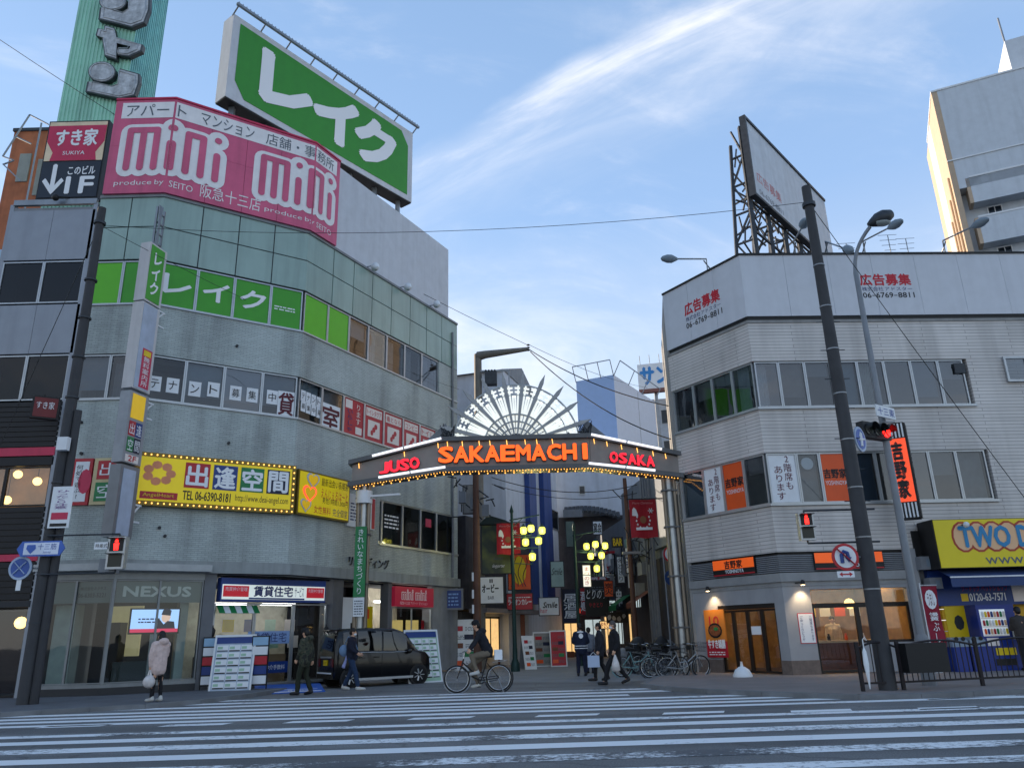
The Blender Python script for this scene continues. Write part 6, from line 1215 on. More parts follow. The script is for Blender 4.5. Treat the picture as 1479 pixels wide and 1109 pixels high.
# Christmas banners
M_XM = mat('christmas_red', '#a81f2c', .7, var=.06)
def xmas(Y, x0, y0, x1, y1, lab, hang=None):
    f = FY(Y); u0, u1, z0, z1 = f.rect(x0, y0, x1, y1); t = thing('christmas_banner', lab, 'banner', f.P((u0 + u1) / 2, z0, 0), 'red Christmas banners'); w_, h_ = u1 - u0, z1 - z0; n_ = 8
    mb = MB(); mb.add([f.P(u0 + w_ * k / n_, z0 + .02 * math.sin(k * 1.1), .04 * math.sin(k * .9)) for k in range(n_ + 1)] + [f.P(u0 + w_ * k / n_, z1, .04 * math.sin(k * .9)) for k in range(n_ + 1)], [(k, k + 1, k + n_ + 2, k + n_ + 1) for k in range(n_)]); mb.build('cloth', M_XM, t)
    P = lambda a, b: (u0 + w_ * a, z0 + h_ * b); dd = .06
    text('Merry Christmas', mat('dull_pink_ink', '#d08a8a', .5, var=0), t, f, *(P(.12, .88)[0], P(.88, .88)[0], P(.1, .86)[1], P(.1, .94)[1]), d=dd)
    MB().prism(f, [P(.08, .58), P(.3, .56), P(.3, .6), P(.24, .74), P(.16, .8), P(.1, .74)], dd - .005, dd).build('bell', M_INKW, t)
    mb = MB(); c = Vector(P(.78, .7))
    for k in range(3): a_ = k * math.pi / 3; mb.bar(f.P(c.x - w_ * .1 * math.cos(a_), c.y - w_ * .1 * math.sin(a_), dd), f.P(c.x + w_ * .1 * math.cos(a_), c.y + w_ * .1 * math.sin(a_), dd), .025)
    mb.build('snowflake', M_INKW, t)
    MB().prism(f, [P(.48 + .12 * math.cos(i * .628), .47 + .1 * math.sin(i * .628)) for i in range(10)], dd - .004, dd).build('deer_print', mat('deer_brown', '#8a5a3c', .6, var=0), t)
    mb = MB()
    for k in range(9): a_ = math.pi * (.85 + 1.3 * k / 8.0); q = P(.48 + .25 * math.cos(a_), .45 + .2 * math.sin(a_)); mb.prism(f, [(q[0] + .035 * w_ * math.cos(i * 1.57), q[1] + .035 * h_ * math.sin(i * 1.57)) for i in range(4)], dd - .003, dd + .001)
    stuff(mb.build('wreath', M_INKW, t)); bx('ribbon', M_INKW, t, f, P(.2, 0)[0], P(.8, 0)[0], P(0, .2)[1], P(0, .27)[1], dd + .002, dd + .006)
    MB().tube([f.P(u0 - .1, z1 + .03, 0), f.P(u1 + (hang or .4), z1 + .03, 0)], .025, 6).build('hanger_rod', M_DARK, t)
xmas(34.5, 717, 756, 752, 800, 'red Christmas banner left of the yellow lantern cluster'); xmas(30.0, 908, 722, 951, 776, 'largest red Christmas banner, high under the right end of the arch'); xmas(41, 944, 812, 968, 842, 'small red Christmas banner partly behind the round blue sign')

# ------------------------------------------------------------------ arcade buildings
S1_ = seg((-2.35, 36.3), (.75, 43.8)); S2_ = seg((.75, 44.4), (2.75, 50.6)); S3_ = seg((2.6, 50.8), (8.2, 50.2)); S4_ = seg((5.15, 51.2), (6.75, 34.2))
M_DWALL = mat('dark_shop_wall', '#3d3b3e', .7, var=.25, streak=.2); M_SHADEW = mat('white_plaster', '#c3cad4', .7, var=.06, streak=.18)
t = SA = thing('dark_bar_building', 'dark narrow bar building with stacked signs, left side of the arcade', 'building', (-.8, 40, 0)); bx('wall', M_DWALL, t, S1_, 0, S1_.L, 2.6, S1_.px(700, 752)[1], -4, 0); bx('ground_room', M_ROOMD, t, S1_, 0, S1_.L, 0.0, 2.6, -4, -1.2); bx('canopy', mat('grey_canopy', '#77757a', .5), t, S1_, .3, S1_.L, 2.42, 2.62, .005, .9)
bx('wooden_door', M_WOOD, t, S1_, 4.6, 5.6, .0, 2.3, -.5, -.4); bx('red_pillar', mat('red_lacquer', '#8a2f22', .5), t, S1_, 6.6, 7.2, .0, 2.6, -1.1, -.05); bx('menu_wall', M_ROOM, t, S1_, .4, 2.2, .0, 2.5, -.6, -.4)
bx('brick_pier', M_WOOD, t, S1_, 5.65, 5.95, 0, 2.41, -.6, -.1)
def psign(name, lab, fr, x0, y0, x1, y1, m, d=.3, fmat=None, cat='sign', th=.2, rim=None):
    u0, u1 = fr.px(x0, (y0 + y1) / 2, d)[0], fr.px(x1, (y0 + y1) / 2, d)[0]; xm = (x0 + x1) / 2; z0, z1 = fr.px(xm, y1, d)[1], fr.px(xm, y0, d)[1]
    t = thing(name, lab, cat, fr.P((u0 + u1) / 2, z0, 0)); bx('cabinet', rim or M_DARK, t, fr, u0, u1, z0, z1, d - th, d - .012); bx('sign_face', m, t, fr, u0 + .04, u1 - .04, z0 + .04, z1 - .04, d - .01, d); return t, u0, u1, z0, z1
FA = FY(36.0)
def gradient_face():
    m = bpy.data.materials.new('green_glow_print'); m.use_nodes = True; n_ = m.node_tree.nodes; l = m.node_tree.links; b = n_['Principled BSDF']; g = n_.new('ShaderNodeNewGeometry'); no = n_.new('ShaderNodeTexNoise'); no.inputs['Scale'].default_value = 1.1; l.new(g.outputs['Position'], no.inputs['Vector']); r_ = n_.new('ShaderNodeValToRGB'); r_.color_ramp.elements[0].color = (.01, .03, .015, 1); r_.color_ramp.elements[0].position = .42; r_.color_ramp.elements[1].color = (.16, .20, .03, 1); r_.color_ramp.elements[1].position = .68; l.new(no.outputs['Fac'], r_.inputs[0]); l.new(r_.outputs[0], b.inputs['Base Color']); b.inputs['Roughness'].default_value = .4; return m
t, u0, u1, z0, z1 = psign('bar_billboard', 'tall dark green billboard with hazy yellow glow left of the Christmas banner', FA, 695, 757, 738, 829, gradient_face())
text('WHISKY', M_INKG, t, FA, u0 + .55, u1 - .35, z0 + .62, z0 + .75, d=.306); text('skyporter', M_INKW, t, FA, u0 + .5, u1 - .3, z0 + .25, z0 + .45, d=.306); MB().prism(FA, [(u0 - .1, z1), (u1 + .1, z1), (u1 - .25, z1 + .18), (u0 + .35, z1 + .42)], .0, .4).build('roof_cap', mat('dark_green_cap', '#1f2f28', .6), t)
t, u0, u1, z0, z1 = psign('white_signboard', 'white signboard with black katakana under the dark green billboard', FA, 692, 832, 728, 872, M_PAPER, d=.5); w_ = u1 - u0
text('オービー', M_INK, t, FA, u0 + w_ * .12, u1 - w_ * .22, z0 + .5, z0 + .85, d=.506, bold=.03); bx('mark', M_INK, t, FA, u0 + w_ * .42, u0 + w_ * .47, z1 - .28, z1 - .12, .502, .508); bx('mark', M_INK, t, FA, u0 + w_ * .5, u0 + w_ * .55, z1 - .28, z1 - .12, .502, .508); text('BAR', M_INK, t, FA, u0 + w_ * .35, u0 + w_ * .6, z0 + .2, z0 + .35, d=.506)
FB = FY(39.0)
t, u0, u1, z0, z1 = psign('orange_picture_sign', 'orange picture sign with dark swirling lines behind the lamp pole', FB, 733, 800, 767, 852, M_ORANGE, d=.3); mb = MB(); w_, h_ = u1 - u0, z1 - z0
MB().prism(FB, [(u0 + w_ * (.5 + .3 * math.cos(i * .5236)), z0 + h_ * (.55 + .4 * math.sin(i * .5236))) for i in range(12)], .302, .306).build('picture_shape', M_YEL, t)
for k in range(4): MB().tube([FB.P(u0 + w_ * (.15 + .2 * k + .1 * math.sin(j * .7 + k)), z0 + h_ * (.1 + .1 * j), .31) for j in range(9)], .02, 5).build('picture_line', M_MAR, t)
t, u0, u1, z0, z1 = psign('curry_sign', 'dark red sign with white katakana below the orange picture sign', FB, 731, 856, 770, 881, M_RED, d=.5); text('ライオンカレー', M_INKW, t, FB, u0 + .1, u1 - .08, z0 + .25, z0 + .52, d=.506, bold=.03); scribble(t, M_INKW, FB, u0 + .12, u1 - .1, z1 - .25, z1 - .15, .506, 1, 8)
# white building with blue columns
t = SW = thing('white_pillar_building', 'white building with two tall dark blue pilasters beyond the lantern cluster', 'building', (1.5, 48, 0)); zt = S2_.px(740, 547)[1]
bx('wall', M_SHADEW, t, S2_, -4.0, S2_.L, 0, zt, -5, 0)
for x0, x1 in ((764, 774), (785, 796)):
    MB().box(S2_, S2_.px(x0, 760, .2)[0], S2_.px(x1, 760, .2)[0], 3.0, zt - 3, .002, .3).build('blue_pilaster', mat('dark_blue_column', '#2c4684', .5, streak=.2), t)
o = window(t, S2_, S2_.px(797, 745)[0] - .4, S2_.px(805, 745)[0], S2_.px(800, 764)[1], S2_.px(800, 737)[1], M_DKGLASS, .03)
MB().prism(S2_, [(-4.2, zt), (S2_.L * .4, zt), (-.6, zt + 1.2)], -4, .05).build('roof_gable', M_GREY, t)
t, u0, u1, z0, z1 = psign('white_script_sign', 'lit white shop sign with black script hanging over the arcade', FY(42.0), 778, 862, 808, 889, M_PAPER, d=.3); text('Smile', M_INK, t, FY(42.0), u0 + .25, u1 - .1, z0 + .4, z1 - .25, d=.306, slant=.25, bold=.03); text('hair', M_CRIM, t, FY(42.0), u0 + .08, u0 + .45, z0 + .15, z0 + .4, d=.306)
t, u0, u1, z0, z1 = psign('upper_script_sign', 'large pale wall sign with faint black script above the white script sign', FY(46.5), 795, 810, 815, 848, mat('pale_mint_board', '#a7bdb0', .5), d=.3); text('Smile', M_INK, t, FY(46.5), u0 + .1, u1 - .1, z0 + .7, z0 + 1.1, d=.306, slant=.25)
# end building: white upper part, tiled roof, dark eatery below
t = SE = thing('eatery_building', 'dark eatery building with curved tiled eaves closing the arcade view', 'building', (4, 51, 0)); zt = S3_.px(840, 640)[1]; zm = S3_.px(840, 745)[1]
bx('upper_wall', M_SHADEW, t, S3_, -.5, S3_.L, zm, zt, -5, -.6); bx('lower_wall', M_DWALL, t, S3_, 0, S3_.L, 0, zm, -4, -.3); window(t, S3_, S3_.px(836, 706)[0], S3_.px(845, 706)[0], S3_.px(840, 712)[1], S3_.px(840, 699)[1], M_DKGLASS, -.55)
n_ = 14; mb = MB(); ur0, ur1 = S3_.px(815, 740)[0], S3_.px(897, 755)[0]
for k in range(n_):
    a_, b_ = ur0 + (ur1 - ur0) * k / n_, ur0 + (ur1 - ur0) * (k + 1) / n_; zk = lambda q: zm + .35 - .55 * (q - ur0) / (ur1 - ur0) + .25 * math.sin(math.pi * (q - ur0) / (ur1 - ur0))
    MB().prism(Fr(S3_.P(a_, 0, 0), S3_.n, S3_.u * -1), [(-.7, zk(a_) + .25), (.6, zk(a_) - .25), (.62, zk(a_) - .12), (-.7, zk(a_) + .42)], 0, -(b_ - a_) * .86).build('roof_tile', M_DKSTEEL, t)
bx('eaves_fascia', M_GREY, t, S3_, ur0 - .05, ur0 + 1.2, zm - .15, zm + .35, .62, .7)
t, u0, u1, z0, z1 = psign('black_calligraphy_sign', 'black signboard with white brush hiragana below the second lantern cluster', FY(45), 845, 838, 880, 890, M_BLACK, d=.3); f = FY(45); text('とりのす', M_INKW, t, f, u0 + .1, u1 - .1, z0 + .95, z0 + 1.45, d=.306, slant=.15); text('やきとり', M_INKR, t, f, u0 + .2, u1 - .4, z0 + .5, z0 + .75, d=.306); scribble(t, M_INKG, f, u0 + .25, u1 - .3, z1 - .55, z1 - .3, .306, 2, 4)
t, u0, u1, z0, z1 = psign('white_hexagon_sign', 'small lit hexagonal white sign with vertical writing beside the second lantern cluster', FY(38), 841, 815, 854, 848, mat('lit_paper_white', '#e8e4dc', .5, emit=.2, var=0), d=.2); text('まつのき', M_INKR, t, FY(38), u0 + .1, u1 - .1, z0 + .12, z1 - .12, d=.206, vert=True)
t, u0, u1, z0, z1 = psign('tall_white_sign', 'narrow white hanging sign with black brush writing in the arcade', FY(43), 891, 803, 902, 842, M_PAPER, d=.2); text('のどとり', M_INK, t, FY(43), u0 + .06, u1 - .06, z0 + .1, z1 - .1, d=.206, vert=True)
t, u0, u1, z0, z1 = psign('flower_sign', 'white sign panel with red and black floral print behind the lanterns', FY(46), 872, 800, 890, 835, M_PAPER, d=.2); bx('red_roof', M_RED, t, FY(46), u0 - .2, u1 + .9, z1 + .02, z1 + .15, -.1, .5); MB().prism(FY(46), [((u0 + u1) / 2 + .2 * math.cos(i * .785), (z0 + z1) / 2 + .4 * math.sin(i * .785)) for i in range(8)], .202, .21).build('print', M_RED, t); scribble(t, M_INK, FY(46), u0 + .1, u1 - .1, z0 + .1, z0 + .5, .206, 3, 3)
t = thing('graffiti_canopy', 'black canopy board with white cracked-stone pattern above the arcade bicycles', 'canopy', (5, 44, 3)); f = FY(43.5); u0, u1, z0, z1 = f.rect(876, 884, 940, 898); bx('board', M_BLACK, t, f, u0, u1, z0, z1, -.3, 0); rnd = random.Random(5)
for k in range(9):
    cu, cv = u0 + (u1 - u0) * (k + .5) / 9, (z0 + z1) / 2 + rnd.uniform(-.08, .08); MB().prism(f, [(cu + .11 * rnd.uniform(.7, 1.2) * math.cos(i * 1.047), cv + .15 * rnd.uniform(.7, 1.2) * math.sin(i * 1.047)) for i in range(6)], .002, .01).build('stone_patch', mat('pale_patch', '#9c9a98', .6), t)
# right row
t = SR = thing('right_arcade_building', 'dark cluttered building row on the right side of the arcade', 'building', (6.5, 42, 0)); bx('wall', M_DWALL, t, S4_, 0, S4_.L, 0, 4.6, -3, 0); bx('upper_wall', mat('grey_cladding', '#6d757d', .6, var=.1, streak=.2), t, S4_, 0, S4_.L, 4.6, 7.4, -3, -.05); bx('grey_upper', MATS['grey_cladding'], t, S4_, 9, S4_.L, 5.0, 8.6, .005, .15)
for k in range(3): window(t, S4_, 10 + k * 1.6, 11.2 + k * 1.6, 5.9, 7.6, M_GLASS, .18)
for k in range(4): bx('wall_pipe', M_GREY, t, S4_, 13.6 + k * .45, 13.7 + k * .45, 0, 10, .16, .26)
for k, (u, z) in enumerate(((9.5, 4.2), (11.2, 3.1), (12.6, 4.0))): bx('condenser_unit', M_GREY, t, S4_, u, u + .9, z, z + .6, .005, .45)
t, u0, u1, z0, z1 = psign('pale_green_sign', 'tall pale green sign panel behind the thin pole on the right of the arcade', FY(42), 925, 812, 941, 840, mat('mint_board', '#9fc0a8', .5), d=.3); t, u0, u1, z0, z1 = psign('handwritten_sign', 'tall white sign with green and black handwriting under the pale green panel', FY(42), 926, 842, 940, 895, M_PAPER, d=.3); text('酒場', M_GREEN, t, FY(42), u0 + .08, u1 - .08, z1 - .8, z1 - .15, d=.306, vert=True); text('新鮮', M_INK, t, FY(42), u0 + .08, u1 - .08, z0 + .15, z0 + .9, d=.306, vert=True)
t, u0, u1, z0, z1 = psign('framed_menu_board', 'brown framed dark menu board at the right of the arcade', FY(41), 944, 856, 968, 898, M_ROOMD, d=.2, rim=M_WOOD); bx('lamp_box', M_PAPL, t, FY(41), u0 + .3, u0 + .5, z1 - .45, z1 - .2, .2, .24)
# ground clutter left of the arcade
def aframe(lab, x, y, w_, h_, yaw, m, prn, cat='sign stand', name='sign_stand', lean=.25):
    g = gp(x, y, .004); f = yaw_frame(g, yaw); f.n = f.n; t = thing(name, lab, cat, (*g, .004))
    for s_ in (1, -1):
        mb = MB(); mb.add([f.P(-w_ / 2, 0, s_ * lean), f.P(w_ / 2, 0, s_ * lean), f.P(w_ / 2, h_, 0.02 * s_), f.P(-w_ / 2, h_, .02 * s_)], [(0, 1, 2, 3)]); k = Vector((0, 0, 0)); 
        q = Fr(f.P(0, 0, s_ * lean), f.u, None, f.P(0, h_, .02 * s_) - f.P(0, 0, s_ * lean)); q.n = f.n * s_; L_ = math.hypot(h_, lean)
        bx('panel', m if s_ == 1 else M_GREY, t, q, -w_ / 2, w_ / 2, .03, L_, -.03, 0)
        if s_ == 1:
            mb = MB(); [mb.box(q, a_, b_, c_, e_, -.002, .02) for a_, b_, c_, e_ in ((-w_ / 2 - .03, w_ / 2 + .03, 0, .05), (-w_ / 2 - .03, w_ / 2 + .03, L_ - .04, L_ + .02), (-w_ / 2 - .03, -w_ / 2 + .02, .05, L_ - .04), (w_ / 2 - .02, w_ / 2 + .03, .05, L_ - .04))]; mb.build('frame', M_WHITE, t); prn(t, q, w_, L_)
    return t
def listing(cols, rows):
    def f(t, q, w_, L_):
        bx('heading', M_BLUE, t, q, -w_ / 2 + .03, w_ / 2 - .03, L_ * .86, L_ - .05, .0, .006); k = 0
        for r_ in range(rows):
            for c in range(cols):
                a_ = -w_ / 2 + .05 + (w_ - .1) * c / cols; b_ = L_ * .84 - (L_ * .76) * (r_ + 1) / rows; bx('listing_card', M_PAPER, t, q, a_ + .01, a_ + (w_ - .1) / cols - .01, b_ + .02, b_ + L_ * .76 / rows - .01, .001, .008)
                bx('card_band', (M_INKG, M_INK)[(r_ + c) % 2], t, q, a_ + .02, a_ + (w_ - .1) / cols - .02, b_ + .02, b_ + .035 + .02, .009, .011); bx('card_plan', MATS['pale_green'], t, q, a_ + .03, a_ + (w_ - .1) / cols * .5, b_ + .085, b_ + L_ * .76 / rows - .05, .009, .011)
    return f
def menu(t, q, w_, L_):
    for r_ in range(5):
        bx('menu_photo', (M_ORANGE, M_GREEN, M_WOOD, M_NAVY, M_RED)[r_], t, q, -w_ / 2 + .08 + (r_ % 2) * w_ * .4, -w_ / 2 + .08 + (r_ % 2) * w_ * .4 + w_ * .35, L_ * (.1 + .17 * r_), L_ * (.1 + .17 * r_) + L_ * .1, .001, .008); scribble(t, M_INKG, q, -w_ / 2 + w_ * (.5 - .4 * (r_ % 2)), w_ / 2 - w_ * (.08 + .4 * (r_ % 2)), L_ * (.1 + .17 * r_), L_ * (.19 + .17 * r_), .004, 3, 3)
M_BLUEB = mat('pale_card_board', '#a8b6c6', .6)
aframe('white framed stand covered with rows of property listings before the lit agency', 335, 1001, 1.15, 1.62, 4, M_BLUEB, listing(3, 6), lean=.3)
aframe('green tinted listing stand right of the black car', 606, 985, 1.25, 1.65, 38, mat('pale_green', '#9dbfa6', .6), listing(4, 6), lean=.4)
aframe('tall white menu stand behind the cyclist', 672, 968, 1.25, 2.1, 12, M_PAPER, menu, lean=.2); aframe('leaning narrow white menu board by the lamp pole', 762, 966, .5, 1.35, 25, M_PAPER, menu, lean=.35); aframe('picture collage board leaning beside the yellow wall in the arcade', 785, 962, .9, 1.5, 15, M_CONC, menu, lean=.2); aframe('gold framed red menu stand near the man in the happi coat', 807, 962, .7, 1.55, 5, M_RED, menu, lean=.2)
# narrow racks and blue step mat
for i, x in enumerate((300, 372)):
    g = gp(x, 996 - i * 1, .1); f = yaw_frame(g, 5, .1); t = thing('leaflet_rack', ('narrow leaflet rack left of the white listing stand', 'narrow leaflet rack right of the white listing stand')[i], 'rack', (*g, .1), 'leaflet racks'); bx('back_panel', M_DARK, t, f, -.25, .25, 0.1, 1.5, -.05, 0)
    for k in range(5): bx('leaflet', (M_PAPER, M_BLUE, M_RED, M_PAPER, mat('pale_blue', '#8fb3cf', .6))[k], t, f, -.22, .22, .15 + k * .27, .38 + k * .27, .002, .05)
    for u in (-.24, .24): MB().tube([f.P(u, 0, 0), f.P(u, 1.5, 0)], .018, 6).build('leg', M_BLACK, t)
t = thing('blue_step_mat', 'bright blue ramp mat with white letters at the letting agency entrance', 'mat', (*gp(430, 1000, 0), 0)); q4 = [gp(378, 1000, .05), gp(470, 996, .05), gp(462, 985, .18), gp(360, 988, .18)]
q4 = [Vector((x, y, z)) for (x, y), z in zip(q4, (.02, .02, .16, .16))]; mb = MB(); mb.add(q4 + [Vector((p.x, p.y, 0.003)) for p in q4], [(0, 1, 2, 3), (0, 4, 5, 1), (1, 5, 6, 2), (2, 6, 7, 3), (3, 7, 4, 0)]); mb.build('ramp', mat('bright_blue', '#1c5cb4', .5, var=.06), t)
uu = (q4[1] - q4[0]); vv = (q4[3] - q4[0]); mf = Fr(q4[0], uu, uu.cross(vv), vv - uu * vv.dot(uu) / uu.dot(uu)); mb = MB(); mb.box(mf, .15, uu.length - .1, .12, .2, .003, .012); mb.build('white_line', M_WHITE, t); bx('white_line', M_WHITE, t, mf, .05, uu.length - .2, .62, .7, .003, .012); text('賃貸住宅', M_WHITE, t, mf, .7, uu.length - .4, .26, .54, d=.01)
t = thing('blue_notice_board', 'dark blue lit notice board on a grey pier left of the brown utility pole', 'notice board', (-2.5, 34.8, 2.3)); f = FY(34.6); u0, u1, z0, z1 = f.rect(641, 850, 669, 880); bx('frame', M_GREY, t, f, u0, u1, z0, z1, -.15, 0); bx('face', M_BLUE, t, f, u0 + .12, u1 - .08, z0 + .08, z1 - .08, .002, .012); scribble(t, mat('pale_blue_ink', '#7fa4d6', .5, var=0), f, u0 + .2, u1 - .2, z0 + .15, z1 - .15, .016, 4, 3)
# more of the dense signs, awnings and lit fronts that fill the arcade
M_LITY = mat('warm_lit_window', '#e8c27a', .5, emit=.22, var=.25, scale=3, ecol='#ffcf8a'); M_LITC = mat('cool_lit_panel', '#cfe0e2', .5, emit=.16, var=.2, scale=4)
def ctext(t, f, u0, u1, z0, z1, s_, m, d=.206, **k): text(s_, m, t, f, u0 + (u1 - u0) * .1, u1 - (u1 - u0) * .1, z0 + (z1 - z0) * .15, z1 - (z1 - z0) * .15, d=d, **k)
for (Y, x0, y0, x1, y1, m, s_, im, vert, lab) in (
    (37.0, 668, 700, 686, 742, M_CONC, None, None, 0, 'grey cabinet hung high beside the brown pole under the arch'),
    (47.5, 812, 850, 836, 900, M_NAVY, '居酒屋', M_INKW, 1, 'tall navy signboard beside the white script sign'),
    (47.0, 838, 848, 846, 888, M_RED, '酒処', M_INKW, 1, 'slim red vertical sign left of the black brush signboard'),
    (44.0, 872, 838, 886, 862, M_ORANGE, '炭火', M_INK, 1, 'small orange square sign right of the black brush signboard'),
    (44.5, 889, 846, 899, 880, M_ROOM, '串', M_INKW, 0, 'small dark grey sign with one character on the right of the arcade'),
    (40.0, 903, 790, 912, 828, M_PAPER, '珈琲', M_INKB, 1, 'slim white vertical sign below the largest Christmas banner'),
    (39.0, 941, 846, 947, 880, M_BLUE, '薬', M_INKW, 0, 'slim blue sign beside the framed menu board'),
    (40.5, 884, 775, 900, 790, M_DARK, 'BAR', M_YEL, 0, 'little black sign with yellow letters above the floral sign'),
    (48.0, 817, 752, 830, 790, mat('grey_green_board', '#5f7068', .6), None, None, 0, 'faded grey-green board under the curved tiled eaves'),
    (46.0, 850, 832, 878, 838, M_RED, '焼鳥', M_INKW, 0, 'narrow red strip sign just above the black brush signboard'),
    (38.5, 985, 842, 991, 880, M_YEL, '質', M_RED, 0, 'slim yellow sign beside the right arch pillar'),
    (45.5, 880, 866, 890, 892, M_LITC, '麺', M_INK, 0, 'small lit white square sign low on the right of the arcade'),
    (43.5, 905, 838, 915, 872, M_PAPER, '寿司', M_INKR, 1, 'white vertical sign with red characters beside the thin dark pole'),
    (46.5, 856, 752, 870, 772, M_PAPER, '宴会', M_INK, 0, 'white board high under the tiled eaves'),
    (41.5, 950, 782, 962, 806, M_CONC, None, None, 0, 'plain grey box sign above the small Christmas banner'),
    (44.2, 866, 896, 884, 908, M_LITY, 'やきとり', M_INKR, 0, 'low glowing amber sign over the eatery entrance')):
    f = FY(Y); t, u0, u1, z0, z1 = psign('hanging_shop_sign', lab, f, x0, y0, x1, y1, m, d=.2)
    if s_: ctext(t, f, u0, u1, z0, z1, s_, im, vert=bool(vert), bold=.02)
for (fr, u0, u1, z0, z1, m, par, nm) in ((S1_, 2.4, 4.4, .5, 2.2, M_LITY, SA, 'lit_window'), (S1_, 6.0, 6.5, .2, 2.2, M_LITY, SA, 'lit_doorway'), (S3_, .3, 1.1, .3, 2.3, M_LITY, SE, 'lit_doorway'), (S3_, 1.6, 2.6, .9, 2.2, M_LITC, SE, 'lit_window'), (S4_, 2.0, 3.6, .4, 2.3, M_LITY, SR, 'lit_doorway'), (S4_, 5.0, 6.6, .8, 2.3, M_LITC, SR, 'lit_window'), (S4_, 8.4, 9.6, .3, 2.3, M_LITY, SR, 'lit_doorway'), (S4_, 10.2, 11.0, 2.6, 3.2, M_LITC, SR, 'lit_sign')):
    dd = -.38 if fr is S1_ else (-.28 if fr is S3_ else .02)
    bx(nm, m, par, fr, u0, u1, z0, z1, dd - .02, dd + .02); mb = MB()
    for a_ in (u0 - .05, (u0 + u1) / 2 - .03, u1): mb.box(fr, a_, a_ + .05, z0 - .05, z1 + .05, dd + .021, dd + .06)
    mb.box(fr, u0 - .05, u1 + .05, z1 + .05, z1 + .1, dd + .021, dd + .07); mb.build('frame', M_BLACK, par)
for k, (u, m) in enumerate(((1.2, M_RED), (4.2, mat('navy_awning', '#26324a', .7)), (7.4, M_GREEN), (11.6, M_WOOD))):
    mb = MB(); mb.add([S4_.P(u, 3.3, .02), S4_.P(u + 1.9, 3.3, .02), S4_.P(u + 1.9, 2.75, .9), S4_.P(u, 2.75, .9), S4_.P(u + 1.9, 2.5, .9), S4_.P(u, 2.5, .9)], [(0, 1, 2, 3), (3, 2, 4, 5)]); mb.build('awning', m, SR)
for k in range(7):
    u = .6 + k * .35; MB().lathe(S3_.P(u, 2.75, -.1), [(.05, -.14), (.11, -.08), (.12, .06), (.06, .14)], 10).build('paper_lantern', mat('red_paper_lantern', '#d8503a', .6, emit=.18, var=.1), SE)
rnd = random.Random(12)
for k in range(16):
    u = rnd.uniform(.5, 14.5); z = rnd.uniform(3.4, 6.6); w_, h_ = rnd.uniform(.3, .8), rnd.uniform(.3, 1.0)
    bx('wall_panel', (M_GREY, M_CONC, M_DKSTEEL, MATS['mint_board'], M_PAPER)[k % 5], SR, S4_, u, u + w_, z, z + h_, .16 + .01 * k, .3 + .01 * k)
for k in range(8): MB().tube([S4_.P(1 + k * 1.9, 4.4, .3), S4_.P(1.6 + k * 1.9, 5.6 + .3 * (k % 3), .35), S4_.P(2.8 + k * 1.9, 4.9 + .2 * (k % 2), .3)], .03, 5).build('cable', M_BLACK, SR)
for k in range(5): bx('balcony_rail', M_DKSTEEL, SE, S3_, .2, 3.4, 3.6 + k * .12, 3.63 + k * .12, .3, .34)
bx('balcony_floor', M_DARK, SE, S3_, .2, 3.4, 3.45, 3.58, -.28, .36)
for k in range(4): bx('crate', (M_WOOD, M_YEL, M_RED, M_BLUE)[k], SE, S3_, .4 + k * .6, .85 + k * .6, .01, .35, .1, .5)

# ------------------------------------------------------------------ utility poles, lamp posts, signals
def pole_pts(x0, y0, x1, y1, z=.1):
    g = gp(x0, y0, z); return Vector((g[0], g[1], z)), Vector((g[0], g[1], zat(x1, y1, *g)))
a_, b_ = pole_pts(34, 1017, 143, 300); LP = a_.copy()
# both seen as leaning only through the tilted view; a real pole is upright
b_ = Vector((a_.x, a_.y, zat(143, 300, a_.x, a_.y)))
t = thing('utility_pole', 'dark concrete utility pole at left with signal arm and street-name plate', 'utility pole', a_); M_POLE = mat('dark_pole', '#3a3b3e', .7, var=.15, streak=.25, bump=.2)
MB().tube([a_, a_.lerp(b_, .5), b_], [.17, .15, .115], 14).build('shaft', M_POLE, t); cz = zat(70, 590, a_.x, a_.y); MB().tube([a_ + Vector((.25, 0, 0)), Vector((a_.x + .23, a_.y, cz))], [.11, .1], 10).build('conduit', M_POLE, t)
for k in range(9): z = 2 + k * 1.2; MB().lathe(Vector((a_.x, a_.y, z)), [(.178, 0), (.178, .05)], 14).build('band', M_DKSTEEL, t)
bxp = Fr((a_.x, a_.y, 0), (1, 0, 0), (0, -1, 0)); z = bxp.px(84, 642, .2)[1]; bx('junction_box', M_WHITE, t, bxp, -.02, .26, z - .18, z + .18, .18, .34)
MB().lathe(b_ + Vector((0, 0, -.55)), [(.17, 0), (.17, .08)], 12).build('clamp', M_DKSTEEL, t)
r = bxp.rect(78, 703, 99, 762, .25); t = thing('pole_notice', 'white vertical notice plate with purple print tied to the left pole', 'notice', bxp.P(r[0], r[2], .25)); bx('plate', M_PAPER, t, bxp, *r, .25, .27); text('ひったくり注意', mat('purple_ink', '#6a2f80', .5, var=0), t, bxp, r[0] + .1, r[1] - .1, r[2] + .5, r[3] - .1, d=.276, vert=True); bx('magenta_block', M_CRIM, t, bxp, r[0] + .06, r[1] - .06, r[2] + .22, r[2] + .4, .272, .278); bx('black_block', M_INK, t, bxp, r[0] + .06, r[1] - .06, r[2] + .04, r[2] + .12, .272, .278)
r = bxp.rect(26, 782, 92, 802, .3); t = thing('street_name_sign', 'blue arrow-ended street name plate with white field on the left pole', 'sign', bxp.P(r[0], r[2], .3)); w_ = r[1] - r[0]; zc = (r[2] + r[3]) / 2
